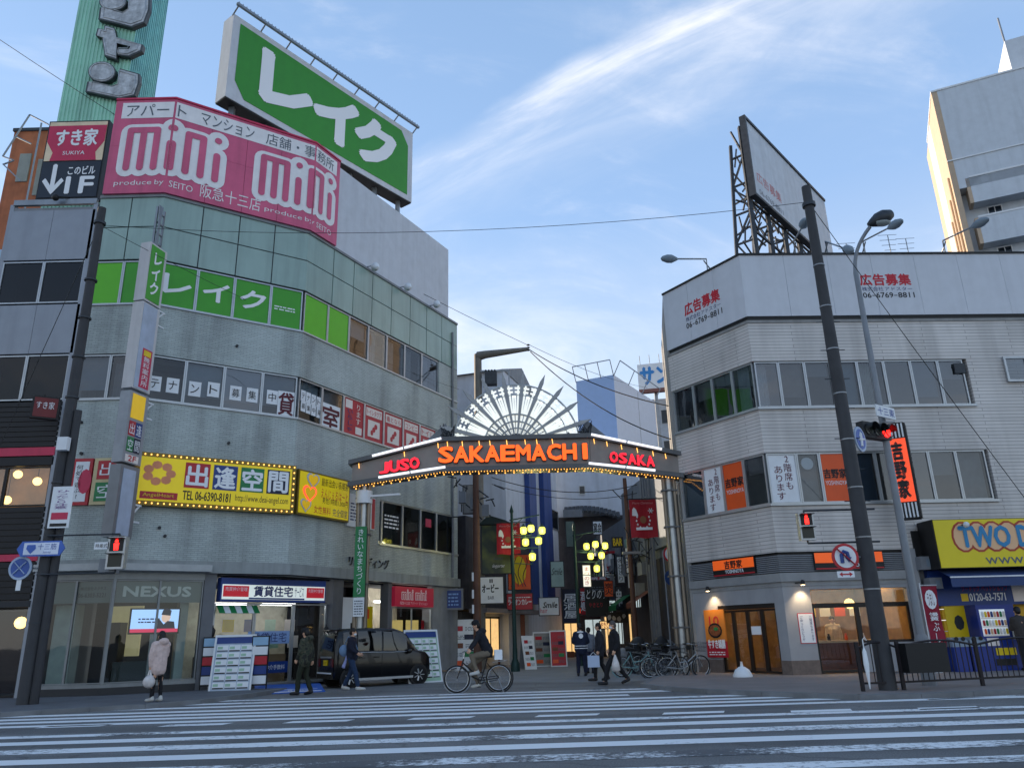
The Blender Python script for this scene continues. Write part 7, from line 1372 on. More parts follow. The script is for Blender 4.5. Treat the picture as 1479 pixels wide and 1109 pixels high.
MB().prism(bxp, [(r[0] + .12, r[2]), (r[1] - .12, r[2]), (r[1], zc), (r[1] - .12, r[3]), (r[0] + .12, r[3]), (r[0], zc)], .27, .3).build('plate', mat('enamel_blue', '#3a62b4', .4), t); bx('white_field', mat('pale_enamel', '#cfd8ea', .4), t, bxp, r[0] + .18, r[1] - .16, r[2] + .04, r[3] - .04, .302, .306)
MB().prism(bxp, [(r[0] + .27, zc + .1), (r[0] + .48, zc + .1), (r[0] + .5, zc), (r[0] + .375, zc - .13), (r[0] + .25, zc)], .308, .312).build('route_shield', MATS['enamel_blue'], t); text('十三筋', mat('enamel_ink', '#2f4f9c', .4, var=0), t, bxp, r[0] + .55, r[1] - .22, zc - .03, r[3] - .07, d=.31); text('Juso-suji', MATS['enamel_ink'], t, bxp, r[0] + .7, r[1] - .35, r[2] + .06, zc - .07, d=.31)
def disc_sign(fr, x, y, rad, name, lab, face, rim, mark, d=.2, pole=None):
    u, v = fr.px(x, y, d); t = thing(name, lab, 'road sign', fr.P(u, v - rad, d)); c = lambda rr, q0, q1: MB().prism(fr, [(u + rr * math.cos(i * math.pi / 14), v + rr * math.sin(i * math.pi / 14)) for i in range(28)], q0, q1)
    c(rad, d - .03, d).build('rim', rim, t); c(rad * .8, d + .002, d + .008).build('face', face, t); mark(t, u, v, rad, fr, d + .012); MB().tube([fr.P(u, v, d - .03), fr.P(u + (pole or 0), v, 0)], .025, 6).build('bracket', M_STEEL, t); return t
M_RING = mat('pale_ring', '#9fb0c8', .5)
def m_cross(t, u, v, r_, fr, d):
    for s_ in (-1, 1): MB().bar(fr.P(u - r_ * .5, v - s_ * r_ * .5, d), fr.P(u + r_ * .5, v + s_ * r_ * .5, d), .06, .015).build('cross_bar', mat('pale_ring', '#9fb0c8', .5), t)
disc_sign(bxp, 29, 820, .3, 'no_stopping_sign', 'round blue no-stopping sign with pale rim and cross on the left pole', mat('dull_blue', '#33549a', .4), MATS['pale_ring'], m_cross, pole=.4); u, v = bxp.px(27, 838, .2); 
t = tag(MB().box(bxp, u - .06, u + .06, v - .25, v + .1, .17, .185).build('supplementary_plate', M_PAPER, None, bxp.P(u, v, .18)), 'small white plate hanging below the no-stopping sign', 'plate')
M_REDLIT = mat('lit_red_signal', '#ff2a20', .4, emit=1.6, var=0, ecol='#ff1a14'); M_LENSD = mat('dark_lens', '#1c2420', .3)
def ped_signal(fr, x, y, h, lab, arm, d=.3, flip=1):
    u, v = fr.px(x, y, d); t = thing('pedestrian_signal', lab, 'traffic signal', fr.P(u, v - h / 2, d), 'pedestrian signals'); w_ = h * .56; MB().box(fr, u - w_ / 2, u + w_ / 2, v - h / 2, v + h / 2, d - .18, d).build('housing', M_ALU, t)
    for k, m in enumerate((M_LENSD, M_REDLIT)):
        zc = v - h * .24 + k * h * .48; o = bx('lens', M_BLACK if k else M_LENSD, t, fr, u - w_ * .38, u + w_ * .38, zc - h * .19, zc + h * .19, d + .002, d + .012)
        if k:
            mb = MB(); mb.prism(fr, [(u - w_ * .12, zc - h * .16), (u - w_ * .02, zc - h * .16), (u, zc - h * .05), (u + w_ * .02, zc - h * .16), (u + w_ * .12, zc - h * .16), (u + w_ * .14, zc + h * .06), (u - w_ * .14, zc + h * .06)], d + .013, d + .02); mb.prism(fr, [(u + w_ * .1 * math.cos(i * .785), zc + h * .12 + h * .055 * math.sin(i * .785)) for i in range(8)], d + .013, d + .02); 
            mb.build('red_man', M_REDLIT, t)
        MB().box(fr, u - w_ * .44, u + w_ * .44, zc + h * .2, zc + h * .215, d, d + .16).build('visor', M_BLACK, t)
    for dz in (.6, -.6): MB().tube([fr.P(u, v + dz * h, d - .1), fr.P(u + arm, v + dz * h, d - .1)], .025, 6).build('arm', M_DKSTEEL, t)
    MB().tube([fr.P(u, v + .6 * h, d - .1), fr.P(u, v - .6 * h, d - .1)], .02, 6).build('hanger', M_DKSTEEL, t)
    return u, v, t
u, v, t = ped_signal(bxp, 167, 798, .82, 'pedestrian signal showing red at left, beside the tiled building', -1.9)
bx('caption_plate', M_PAPER, t, bxp, u - .58, u - .2, v + .1, v + .28, .28, .3); text('時差式', M_INK, t, bxp, u - .54, u - .24, v + .14, v + .24, d=.306); bx('control_box', M_GREY, t, bxp, u - .5, u - .05, v - .5, v - .12, -.1, .1)
# right-hand pole
a_ = Vector((*gp(1283, 996, .1), .1)); RP = a_; ztop = zat(1165, 270, a_.x, a_.y); t = thing('utility_pole', 'thick dark utility pole at right in front of the beef-bowl shop', 'utility pole', a_); MB().tube([a_, Vector((a_.x, a_.y, ztop * .5)), Vector((a_.x, a_.y, ztop))], [.19, .155, .115], 16).build('shaft', M_POLE, t); rpf = Fr((a_.x, a_.y, 0), (1, 0, 0), (0, -1, 0))
for k in range(8): z = 2.2 + k * 1.15; MB().lathe(Vector((a_.x, a_.y, z)), [(.185 - .006 * k, 0), (.185 - .006 * k, .03)], 14).build('band', M_STEEL, t)
for k in range(7): MB().tube([Vector((a_.x - .3, a_.y, 4.2 + k * .75)), Vector((a_.x + .3, a_.y, 4.2 + k * .75))], .012, 5).build('step_bolt', M_DKSTEEL, t)
MB().lathe(Vector((a_.x, a_.y, ztop - .6)), [(.17, 0), (.17, .1)], 12).build('clamp', M_DKSTEEL, t)
ped_signal(rpf, 1166, 760, .62, 'pedestrian signal showing red in front of the pale tiled building', 1.65, d=.05)
def m_uturn(t, u, v, r_, fr, d):
    MB().tube([fr.P(u - r_ * .3, v - r_ * .45, d), fr.P(u - r_ * .3, v + r_ * .15, d), fr.P(u - r_ * .1, v + r_ * .4, d), fr.P(u + r_ * .15, v + r_ * .3, d), fr.P(u + r_ * .2, v - r_ * .05, d)], .045, 6).build('arrow_shaft', M_BLUE, t); MB().prism(fr, [(u - r_ * .05, v - r_ * .02), (u + r_ * .45, v - r_ * .02), (u + r_ * .2, v - r_ * .4)], d - .005, d + .01).build('arrow_head', M_BLUE, t); MB().bar(fr.P(u - r_ * .6, v + r_ * .6, d + .03), fr.P(u + r_ * .6, v - r_ * .6, d + .03), .07, .012).build('red_slash', M_RED, t)
disc_sign(rpf, 1221, 804, .3, 'no_turn_sign', 'round red-rimmed no-turn sign with blue arrow on the right pole', M_WHITE, M_RED, m_uturn, d=.2, pole=.55); u, v = rpf.px(1222, 829, .2); t = thing('arrow_plate', 'small white plate with red double arrow under the no-turn sign', 'plate', rpf.P(u, v, .2)); bx('plate', M_PAPER, t, rpf, u - .19, u + .19, v - .07, v + .07, .18, .2); MB().prism(rpf, [(u - .15, v), (u - .08, v - .05), (u - .08, v - .015), (u + .08, v - .015), (u + .08, v - .05), (u + .15, v), (u + .08, v + .05), (u + .08, v + .015), (u - .08, v + .015), (u - .08, v + .05)], .202, .206).build('arrow', M_RED, t)
def m_arrow(t, u, v, r_, fr, d):
    MB().tube([fr.P(u - r_ * .1, v - r_ * .6, d), fr.P(u, v + r_ * .45, d)], .04, 6).build('arrow_shaft', M_WHITE, t); MB().prism(fr, [(u - r_ * .3, v + r_ * .2), (u + r_ * .28, v + r_ * .2), (u, v + r_ * .62)], d, d + .01).build('arrow_head', M_WHITE, t); MB().tube([fr.P(u - r_ * .45, v - r_ * .1, d), fr.P(u + r_ * .55, v + r_ * .05, d)], .03, 6).build('cross_line', M_WHITE, t)
q = Fr(rpf.o, (.72, .69, 0)); disc_sign(q, 1243, 634, .31, 'direction_sign', 'round blue sign with white arrow beside the three-lens traffic light', mat('enamel_blue2', '#2f58a8', .4), MATS['pale_ring'], m_arrow, d=.15, pole=-.2)
# curved street lamp
g = gp(1343, 989, .1); a_ = Vector((g[0], g[1], .1)); z1 = zat(1235, 375, *g); t = thing('street_lamp', 'slender grey street lamp with curved arm and large hooded head at right', 'street lamp', a_); hd = atY(1268, 318, g[1] - .3); M_LPOST = mat('pale_lamp_post', '#7f858c', .5, .3, var=.1, streak=.15)
pts = [a_, Vector((a_.x, a_.y, z1 * .5)), Vector((a_.x, a_.y, z1 - .4))]; c = Vector((a_.x, a_.y, z1 + .3))
for k in range(1, 9): s_ = k / 8; pts.append(pts[2].lerp(c, s_).lerp(c.lerp(hd + Vector((-.25, 0, -.2)), s_), s_))
MB().tube(pts, [.1, .085, .065] + [.05] * 8, 12).build('post', M_LPOST, t); MB().lathe(Vector((a_.x, a_.y, .1)), [(.16, 0), (.16, 1.0), (.12, 1.1)], 14).build('base_sleeve', M_GREY, t)
mb = MB(); ax = Vector((.75, -.1, .32)).normalized(); mb.lathe(hd - ax * .25, [(.05, -.05), (.11, .05), (.2, .25), (.21, .45), (.12, .66), (.02, .72)], 14, axis=ax); mb.build('lamp_head', M_DKSTEEL, t); MB().ball(hd + Vector((.08, -.03, -.1)), (.24, .15, .1)).build('glass_bowl', mat('dull_glass_bowl', '#8d9696', .3), t)
lf = Fr(a_, (1, 0, 0), (0, -1, 0)); 
r = lf.rect(1262, 586, 1297, 604, .3); t = thing('junction_name_sign', 'tilted white junction name plate with blue characters above the red traffic light', 'sign', lf.P(0, 7, .3)); uc, vc = (r[0] + r[1]) / 2, (r[2] + r[3]) / 2; q = Fr(lf.P(uc, vc - a_.z * 0, .3) , (.8, .55, .0)); q.o = lf.P(uc, vc, .3)
bx('plate', M_PAPER, t, q, -.42, .42, -.15, .15, -.03, 0); text('十三東', MATS['enamel_ink'], t, q, -.36, .36, -.1, .1, d=.01)
t = thing('traffic_light', 'three-lens vehicle traffic light with red lit, mounted on the street lamp', 'traffic signal', lf.P(uc, vc - .5, .3)); q = Fr(lf.P(lf.px(1268, 622, .3)[0], lf.px(1268, 622, .3)[1], .3), (.86, .5, .0)); 
mb = MB(); mb.box(q, -.55, .5, -.2, .2, -.2, 0); mb.build('housing', M_DARK, t)
for k, m in enumerate((M_LENSD, M_LENSD, M_REDLIT)):
    u = -.36 + k * .34; MB().lathe(q.P(u, 0, .005), [(.14, 0), (.14, .02)], 16, axis=q.n).build('lens', m, t); mb = MB(); mb.torus(q.P(u, 0, .1), q.n, .15, .015, 16, 5, a0=0, a1=math.pi * 1.1, up=q.u * -1); mb.build('visor_rim', M_BLACK, t)
    h = MB(); pts = [(.155 * math.cos(math.pi * i / 10), .155 * math.sin(math.pi * i / 10)) for i in range(11)]; h.add([q.P(u + a, b, 0) for a, b in pts] + [q.P(u + a, b, .22) for a, b in pts], [(i, i + 1, i + 12, i + 11) for i in range(10)]); h.build('visor', M_BLACK, t)
MB().bar(q.P(.3, 0, -.2), lf.P(0, vc - .4, 0), .06).build('bracket', M_STEEL, t); MB().tube([q.P(.5, .3, -.1), q.P(.9, .35, -.1)], .025, 6).build('arm', M_STEEL, t)
# brown pole behind the left building with cross arms, and its concrete neighbour
g = (-1.15, 34.0); zt1 = zat(693, 515, -1.6, 36.5); t = thing('transformer_pole', 'tall grey pole with bent top arm rising behind the sunburst crest', 'utility pole', (-1.6, 36.5, 0)); P0 = Vector((-1.6, 36.5, 0)); ztt = atY(690, 512, 36.5)
P0 = Vector((ztt.x, 36.5, 0)); M_CPOLE = mat('pale_concrete_pole', '#75726c', .7, var=.15, streak=.2); MB().tube([P0, Vector((P0.x, 36.5, ztt.z))], [.22, .19], 12).build('shaft', M_CPOLE, t); tip = atY(763, 504, 36.0); MB().tube([Vector((P0.x, 36.5, ztt.z - .1)), Vector((P0.x + .4, 36.4, ztt.z - .05)), tip], [.24, .2, .1], 10).build('top_arm', M_CPOLE, t)
for k in range(3): MB().lathe(tip + Vector((0, 0, -.1 + .14 * k)), [(.05, 0), (.1, .03), (.05, .07)], 10).build('insulator', M_DKSTEEL, t)
ar = atY(735, 535, 36.4); MB().bar(Vector((P0.x, 36.4, ar.z)), ar, .08).build('cross_arm', M_STEEL, t); MB().bar(ar, ar + Vector((0, 0, -1.2)), .06).build('arm_stay', M_STEEL, t); bx('transformer', M_DKSTEEL, t, FY(36.4), P0.x + .35, P0.x + .95, ar.z - .75, ar.z - .1, -.2, .25)
for k in range(4): MB().lathe(Vector((P0.x + .4 + .15 * k, 36.3, ar.z - .1)), [(.04, 0), (.05, .06), (.03, .14)], 8).build('bushing', M_BLACK, t)
b0 = atY(690, 960, 33.2); b1 = atY(690, 690, 33.2); t = thing('wooden_pole', 'reddish brown utility pole with white tags beside the menu stand', 'utility pole', (b0.x, 33.2, 0)); MB().tube([(b0.x, 33.2, 0), (b0.x, 33.2, 9.0)], [.17, .13], 12).build('shaft', mat('brown_pole', '#5f4337', .7, var=.2, streak=.3), t)
for z in (2.3, 2.9, 3.6): bx('white_tag', M_PAPER, t, FY(33.2), b0.x - .2, b0.x - .12, z, z + .35, .1, .16)
mb = MB(); rnd = random.Random(9)
for k in range(22): p = Vector((b0.x + rnd.uniform(-.9, .8), 33.3 + rnd.uniform(-.2, .4), rnd.uniform(6.3, 8.2))); mb.tube([p, p + Vector((rnd.uniform(-.5, .5), 0, rnd.uniform(-.4, .4)))], .03, 5)
stuff(mb.build('wiring', M_DARK, t)); 
for k in range(3): bx('splice_box', M_GREY, t, FY(33.2), b0.x - .75 + k * .5, b0.x - .45 + k * .5, 6.9 - .3 * k, 7.4 - .3 * k, -.3, 0)
b0 = atY(921, 960, 36.5); t = thing('thin_pole', 'dark thin pole with metal bracket on the right side of the arcade', 'utility pole', (b0.x, 36.5, 0)); MB().tube([(b0.x, 36.5, 0), (b0.x, 36.5, atY(921, 690, 36.5).z)], [.13, .09], 10).build('shaft', mat('brown_pole', '#5f4337'), t); bx('bracket_plate', M_STEEL, t, FY(36.5), b0.x - .35, b0.x + .5, atY(921, 800, 36.5).z, atY(921, 800, 36.5).z + .12, -.1, .15); mb = MB()
for k in range(14): p = Vector((b0.x + rnd.uniform(-.3, .9), 36.4, rnd.uniform(4.3, 7.5))); mb.tube([p, p + Vector((rnd.uniform(-.6, .6), 0, rnd.uniform(-.5, .5)))], .025, 5)
stuff(mb.build('wiring', M_DARK, t))
b0 = atY(1003, 960, 28.2); t = thing('grey_pipe_stand', 'bundle of grey vertical pipes beside the right arch pillar', 'pipes', (6.0, 28.2, 0))
for k in range(4): MB().tube([(5.95 + .13 * k, 28.3 + .05 * k, .1), (5.95 + .13 * k, 28.3 + .05 * k, 6.2 + .4 * k)], .045, 8).build('pipe', (M_GREY, M_ALU, M_DKSTEEL, M_GREY)[k], t)
b0 = gp(972, 968, .1); f = Fr((b0[0], b0[1], 0), (1, 0, 0), (0, -1, 0))
def m_noent(t, u, v, r_, fr, d):
    bx('blue_truck', M_BLUE, t, fr, u - r_ * .35, u + r_ * .35, v - r_ * .3, v + r_ * .05, d, d + .01); MB().prism(fr, [(u + r_ * .3 * math.cos(i * .785), v + r_ * .25 + r_ * .2 * math.sin(i * .785)) for i in range(8)], d, d + .012).build('blue_mark', M_BLUE, t)
disc_sign(f, 970, 800, .3, 'restriction_sign', 'round red-rimmed sign with blue pictogram beside the right arch pillar', M_WHITE, M_RED, m_noent, d=.1)
def m_none(t, u, v, r_, fr, d): pass
disc_sign(f, 972, 834, .3, 'blue_round_sign', 'round dark blue sign just under the red-rimmed restriction sign', mat('deep_blue_enamel', '#1e3a6a', .4), MATS['deep_blue_enamel'], m_none, d=.1)
t = tag(MB().tube([f.P(0, .1, 0), f.P(0, f.px(970, 795)[1], 0)], .03, 8).build('sign_post', M_LPOST, None, f.P(0, .1, 0)), 'thin white post carrying the round signs by the parked bicycles', 'post')
# lantern clusters on posts
M_LANT = mat('lantern_glow', '#e6df6a', .5, emit=.6, var=.2, ecol='#e0d84a', scale=12); M_GPOST = mat('dark_green_post', '#1d3a38', .5, .3)
def lanterns(Y, xp, pts, lab):
    f = FY(Y); b0 = atY(xp, 950, Y); zt_ = f.px(xp, min(p[1] for p in pts) - 22)[1]; t = thing('lantern_post', lab, 'street lamp', (b0.x, Y, 0), 'arcade lantern posts'); MB().tube([(b0.x, Y, .0), (b0.x, Y, zt_)], [.1, .06], 10).build('post', M_GPOST, t); MB().lathe(Vector((b0.x, Y, 0)), [(.2, 0), (.18, .3), (.11, .5), (.1, .9)], 12).build('base', M_GPOST, t); MB().lathe(Vector((b0.x, Y, zt_)), [(.06, 0), (.09, .08), (.0, .4)], 8).build('finial', M_GPOST, t)
    for x, y in pts:
        u, v = f.px(x, y); s_ = .15; l_ = MB().lathe(f.P(u, v, 0), [(s_ * .55, -s_), (s_ * .95, -s_ * .6), (s_ * 1.0, s_ * .5), (s_ * .7, s_ * .95)], 8).build('lantern', M_LANT, t); MB().lathe(f.P(u, v + s_ * .95, 0), [(s_ * .95, 0), (s_ * .4, .08), (.015, .16)], 8).build('lantern_cap', M_GPOST, l_)
        mb = MB(); [mb.bar(f.P(u + s_ * math.cos(a) * .98, v - s_ * .6, s_ * math.sin(a) * .98), f.P(u + s_ * math.cos(a) * 1.02, v + s_ * .6, s_ * math.sin(a) * 1.02), .012) for a in (.4, 1.2, 1.95, 2.75, 3.6, 5.5)]; mb.build('lantern_cage', M_GPOST, l_)
        MB().tube([f.P(b0.x, v - .25, 0), f.P(u, v - .3, 0), f.P(u, v - s_, 0)], .02, 6).build('arm', M_GPOST, t)
        pl = bpy.data.lights.new('lantern_light', 'POINT'); pl.energy = 2.5; pl.color = (1, .9, .45); pl.shadow_soft_size = .12; po = bpy.data.objects.new('lantern_light', pl); COL.objects.link(po); po.parent = t; po.location = f.P(u, v - .05, .28) - ORG[t.name]
    mb = MB(); zr_ = zt_ - .1; mb.tube([f.P(b0.x - .1, zr_ - .2, 0), f.P(b0.x + 1.2, zr_, 0)], .03, 6); mb.tube([f.P(b0.x, zr_ - .5, 0), f.P(b0.x + .5, zr_ - .1, 0)], .02, 6); mb.build('scroll_arm', M_GPOST, t)
lanterns(33.5, 744, ((756, 766), (767, 763), (783, 766), (759, 783), (778, 781), (769, 804)), 'dark post with six glowing yellow lanterns, nearer one by the red banner'); lanterns(37.5, 838, ((847, 789), (860, 786), (874, 788), (853, 803), (869, 802), (862, 821)), 'dark green post with six glowing yellow lanterns, farther along the arcade')
# fence along the right kerb
def fence(xs, lab):
    P = [Vector((*gp(x, y, .1), .1)) for x, y in xs]; t = thing('railing', lab, 'railing', P[0]); M_FEN = mat('dark_brown_railing', '#221e22', .5, .3)
    for p in P: MB().bar(p, p + Vector((0, 0, 1.0)), .07).build('post', M_FEN, t)
    for a_, b_ in zip(P, P[1:]):
        top = [a_.lerp(b_, k / 10) + Vector((0, 0, .86 + .13 * math.sin(math.pi * k / 10))) for k in range(11)]; MB().tube(top, .025, 6).build('top_rail', M_FEN, t); MB().bar(a_ + Vector((0, 0, .16)), b_ + Vector((0, 0, .16)), .04).build('bottom_rail', M_FEN, t); n_ = max(3, int((b_ - a_).length / .14))
        for k in range(1, n_): p = a_.lerp(b_, k / n_); MB().bar(p + Vector((0, 0, .17)), p + Vector((0, 0, .86 + .13 * math.sin(math.pi * k / n_))), .016).build('baluster', M_FEN, t)
    return P
FP = fence([(1247, 998), (1306, 996), (1420, 990), (1545, 984)], 'dark curved-top pavement railing along the kerb at right')
q = seg((FP[0].x, FP[0].y), (FP[1].x, FP[1].y)); u = q.L + .05; t = tag(MB().box(Fr(FP[1], q.u, q.n), .02, .95, .35, .95, .03, .3).build('black_box', M_BLACK, None, FP[1]), 'black box strapped to the railing near the utility pole', 'box'); 
t = thing('closed_umbrella', 'pale folded umbrella hooked on the end of the railing', 'umbrella', FP[0] + Vector((.12, -.08, 0))); c = FP[0] + Vector((.12, -.08, .05)); MB().lathe(c, [(.01, 0), (.03, .2), (.06, .5), (.045, .75), (.01, .85)], 8).build('cloth', M_PAPER, t); MB().tube([c + Vector((0, 0, .85)), c + Vector((0, 0, 1.0)), c + Vector((.05, 0, 1.05)), c + Vector((.08, 0, .98))], .012, 6).build('handle', M_WHITE, t)
for i, (x, y, nm) in enumerate(((1073, 977, 'white dome flag-stand weight by the restaurant door'),)):
    g = gp(x, y, .1); t = thing('flag_base', nm, 'stand base', (*g, .1)); MB().lathe((*g, .1), [(.28, 0), (.28, .05), (.2, .2), (.08, .28)], 18).build('dome', M_WHITE, t); MB().lathe((*g, .38), [(.05, 0), (.03, .12), (.04, .14)], 10).build('neck', M_WHITE, t)
# overhead wires
def wire(p, q, sag, r_, lab, grp='overhead wires'):
    p, q = Vector(p), Vector(q); o = MB().tube([p.lerp(q, k / 16) + Vector((0, 0, -sag * 4 * (k / 16) * (1 - k / 16))) for k in range(17)], r_, 5).build('overhead_wire', M_BLACK, None, p); tag(o, lab, 'wire', grp)
LT = Vector((LP.x, LP.y, zat(143, 325, LP.x, LP.y))); RTT = Vector((RP.x, RP.y, zat(1167, 292, RP.x, RP.y)))
wire(LT, RTT, .55, .008, 'longest wire, strung across the road between the left and right poles'); wire(LT, L3.P(L3.L - .3, 12.6, .3), .35, .008, 'thin wire from the left pole along the tiled facade'); wire(tip + Vector((0, 0, .2)), Vector((-24, 20, 26)), 1.0, .012, 'thin wire rising from the crest pole toward upper left'); wire(tip, atY(1000, 592, 30), .5, .025, 'thick wire from the bent pole arm down to the right building'); wire(tip + Vector((.1, 0, -.15)), atY(990, 640, 31), .7, .025, 'lower thick wire from the bent pole arm past the pale box building'); wire(tip + Vector((0, 0, .25)), atY(935, 560, 52), .3, .012, 'thin wire from the pole arm to the box building roof'); wire(RTT, atY(1479, 800, 20.5) + Vector((1.5, 0, -.8)), .1, .01, 'thin stay wire slanting down right from the right pole'); wire(LT, Vector((LP.x - 3, LP.y + .5, 3.5)), .0, .01, 'thin stay wire slanting down left from the left pole')
wire(Vector((-1.0, 33.3, 8.0)), atY(920, 700, 36.5), .5, .02, 'thick cable slung low under the arch'); wire(Vector((-1.0, 33.3, 7.7)), atY(920, 712, 36.5), .45, .015, 'thin cable slung just below the thick one under the arch')

# ------------------------------------------------------------------ car
def car():
    gr, gf = gp(521, 992), gp(601, 987); a_ = math.atan2(gf[1] - gr[1], gf[0] - gr[0]); d = Vector((math.cos(a_), math.sin(a_), 0)); rt = Vector((d.y, -d.x, 0))
    WB = 2.4; HW = .735; mid = (Vector((*gr, 0)) + Vector((*gf, 0))) / 2; o = mid - rt * (HW - .08) - d * .2
    F = Fr(o, d, rt)                                  # u forward, n towards the viewer side
    t = thing('parked_car', 'small black hatchback parked by the side facade, rear left to the picture', 'car', o)
    M_CAR = mat('black_car_paint', '#060608', .25, var=.0, spec=.4, coat=.25); M_CG = glass_mat('car_glass', (.10, .12, .13), .55)
    # cross sections along the length: u, bottom z, belt z, roof z, half width at sill, at belt, at roof
    S = [(-1.68, .42, .84, .90, .62, .64, .58), (-1.67, .30, .96, 1.12, .67, .69, .59), (-1.63, .26, 1.02, 1.40, .70, .72, .61), (-1.54, .24, 1.04, 1.70, .72, .735, .62), (-1.3, .23, 1.04, 1.75, .73, .74, .63), (-.5, .22, 1.03, 1.77, .73, .74, .64), (.35, .22, 1.01, 1.75, .73, .74, .635), (.70, .22, 1.0, 1.64, .73, .74, .62), (1.02, .22, .99, 1.28, .73, .73, .63), (1.2, .23, .98, 1.05, .72, .72, .64), (1.48, .25, .93, .98, .70, .70, .62), (1.63, .28, .80, .87, .66, .66, .56), (1.69, .38, .64, .68, .58, .58, .48)]
    def sec(i, u=None):
        if u is not None:
            for k in range(len(S) - 1):
                if S[k][0] <= u <= S[k + 1][0]: f = (u - S[k][0]) / (S[k + 1][0] - S[k][0]); q = [a + (b - a) * f for a, b in zip(S[k], S[k + 1])]; break
        else: q = S[i]
        return q
    def ring(q):
        u, zb, zm, zr, wb, wm, wr = q; P = [(wb * .9, zb), (wb, zb + .07), (wm, (zb + zm) * .5), (wm * .995, zm - .03), (wm * .975, zm + .02), (wm * .5 + wr * .5, (zm + zr) * .5 + .02), (wr * 1.02, zr - .07), (wr * .88, zr - .015), (wr * .45, zr)]
        return [(w, z) for w, z in P] + [(-w, z) for w, z in reversed(P)]
    mb = MB(); rings = [[F.P(q[0], z, w) for w, z in ring(q)] for q in S]; n = len(rings[0]); V = [p for r_ in rings for p in r_]
    mb.add(V, [(i * n + k, i * n + (k + 1) % n, (i + 1) * n + (k + 1) % n, (i + 1) * n + k) for i in range(len(S) - 1) for k in range(n)], True); mb.add(rings[0], [tuple(range(n))]); mb.add(rings[-1], [tuple(range(n - 1, -1, -1))])
    mb.build('body', M_CAR, t)
    # side windows sampled on the same surface, slightly proud
    def wpt(u, f, s_): 
        q = sec(None, u); zm, zr, wm, wr = q[2], q[3], q[5], q[6]; z0, z1 = zm + .04, zr - .1; z = z0 + (z1 - z0) * f; k = max(0.0, (z - zm) / (zr - zm)); w = wm * .975 + (wr * 1.02 - wm * .975) * k ** .9 + .012 + .03 * math.sin(math.pi * min(1, k)); return F.P(u, z, s_ * w)
    for s_ in (1, -1):
        for us in ((-1.42, -.98), (-.93, -.12), (-.06, .78)):
            m_ = 6; G = MB(); G.add([wpt(us[0] + (us[1] - us[0]) * i / m_, f, s_) for f in (0, .5, 1) for i in range(m_ + 1)], [(r_ * (m_ + 1) + i, r_ * (m_ + 1) + i + 1, (r_ + 1) * (m_ + 1) + i + 1, (r_ + 1) * (m_ + 1) + i) for r_ in (0, 1) for i in range(m_)], True); G.build('side_window', M_CG, t)
        MB().tube([wpt(u, -.08, s_) for u in (-1.5, -1, -.4, .3, .9)], .012, 5).build('chrome_strip', M_ALU, t)
        for u in (-.95, -.1): MB().tube([F.P(u, .32, s_ * .742), F.P(u, .94, s_ * .748)], .004, 4).build('door_gap', M_BLACK, t)
        for u in (-.28, -1.08 + .2): MB().box(F, u - .1, u + .08, .86, .89, s_ * .74 - .02, s_ * .74 + .035).build('door_handle', M_CAR, t)
        MB().ball(F.P(.82, 1.02, s_ * .82), (.09, .09, .075)).build('door_mirror', M_CAR, t)
        MB().box(F, -1.0, 1.0, .2, .27, s_ * .70 - .03, s_ * .70 + .05).build('side_skirt', M_ALU if s_ == 1 else M_CAR, t)
    # rear window, lamps, plate, bumper
    rw = MB(); rw.add([F.P(-1.672, 1.08, -.52), F.P(-1.672, 1.08, .52), F.P(-1.585, 1.60, .5), F.P(-1.585, 1.60, -.5)], [(0, 1, 2, 3)]); rw.v = [(x - d.x * .03, y - d.y * .03, z) for x, y, z in rw.v]; rw.build('rear_window', M_CG, t)
    ws = MB(); ws.add([F.P(1.15, 1.08, -.57), F.P(1.15, 1.08, .57), F.P(.78, 1.55, .53), F.P(.78, 1.55, -.53)], [(0, 1, 2, 3)]); ws.v = [(x + d.x * .03, y + d.y * .03, z + .02) for x, y, z in ws.v]; ws.build('windscreen', M_CG, t)
    for s_ in (1, -1): bxx = MB().box(F, -1.71, -1.62, .62, .86, s_ * .56 - .07, s_ * .56 + .07); bxx.build('tail_lamp', mat('red_lamp_glass', '#5a0d10', .2, spec=.6), t); MB().ball(F.P(1.58, .74, s_ * .5), (.1, .1, .07)).build('headlamp', M_ALU, t)
    MB().box(F, -1.70, -1.675, .88, .93, -.45, .45).build('tailgate_trim', M_ALU, t); p = MB().box(F, -1.71, -1.69, .66, .82, -.16, .16).build('number_plate', M_YEL, t); 
    q = Fr(F.P(-1.71, 0, 0), rt * -1, d * -1); text('か 21-73', M_INK, t, q, -.13, .13, .69, .78, d=.004)
    MB().box(F, -1.73, -1.62, .27, .45, -.62, .62).build('rear_bumper', M_CAR, t); MB().box(F, -1.74, -1.725, .42, .46, -.6, .6).build('bumper_strip', M_WHITE, t); MB().box(F, 1.6, 1.72, .27, .42, -.56, .56).build('front_bumper', M_CAR, t)
    MB().tube([F.P(-1.45, 1.735, -.5), F.P(-1.62, 1.71, -.5), F.P(-1.62, 1.71, .5), F.P(-1.45, 1.735, .5)], .03, 6).build('roof_spoiler', M_CAR, t)
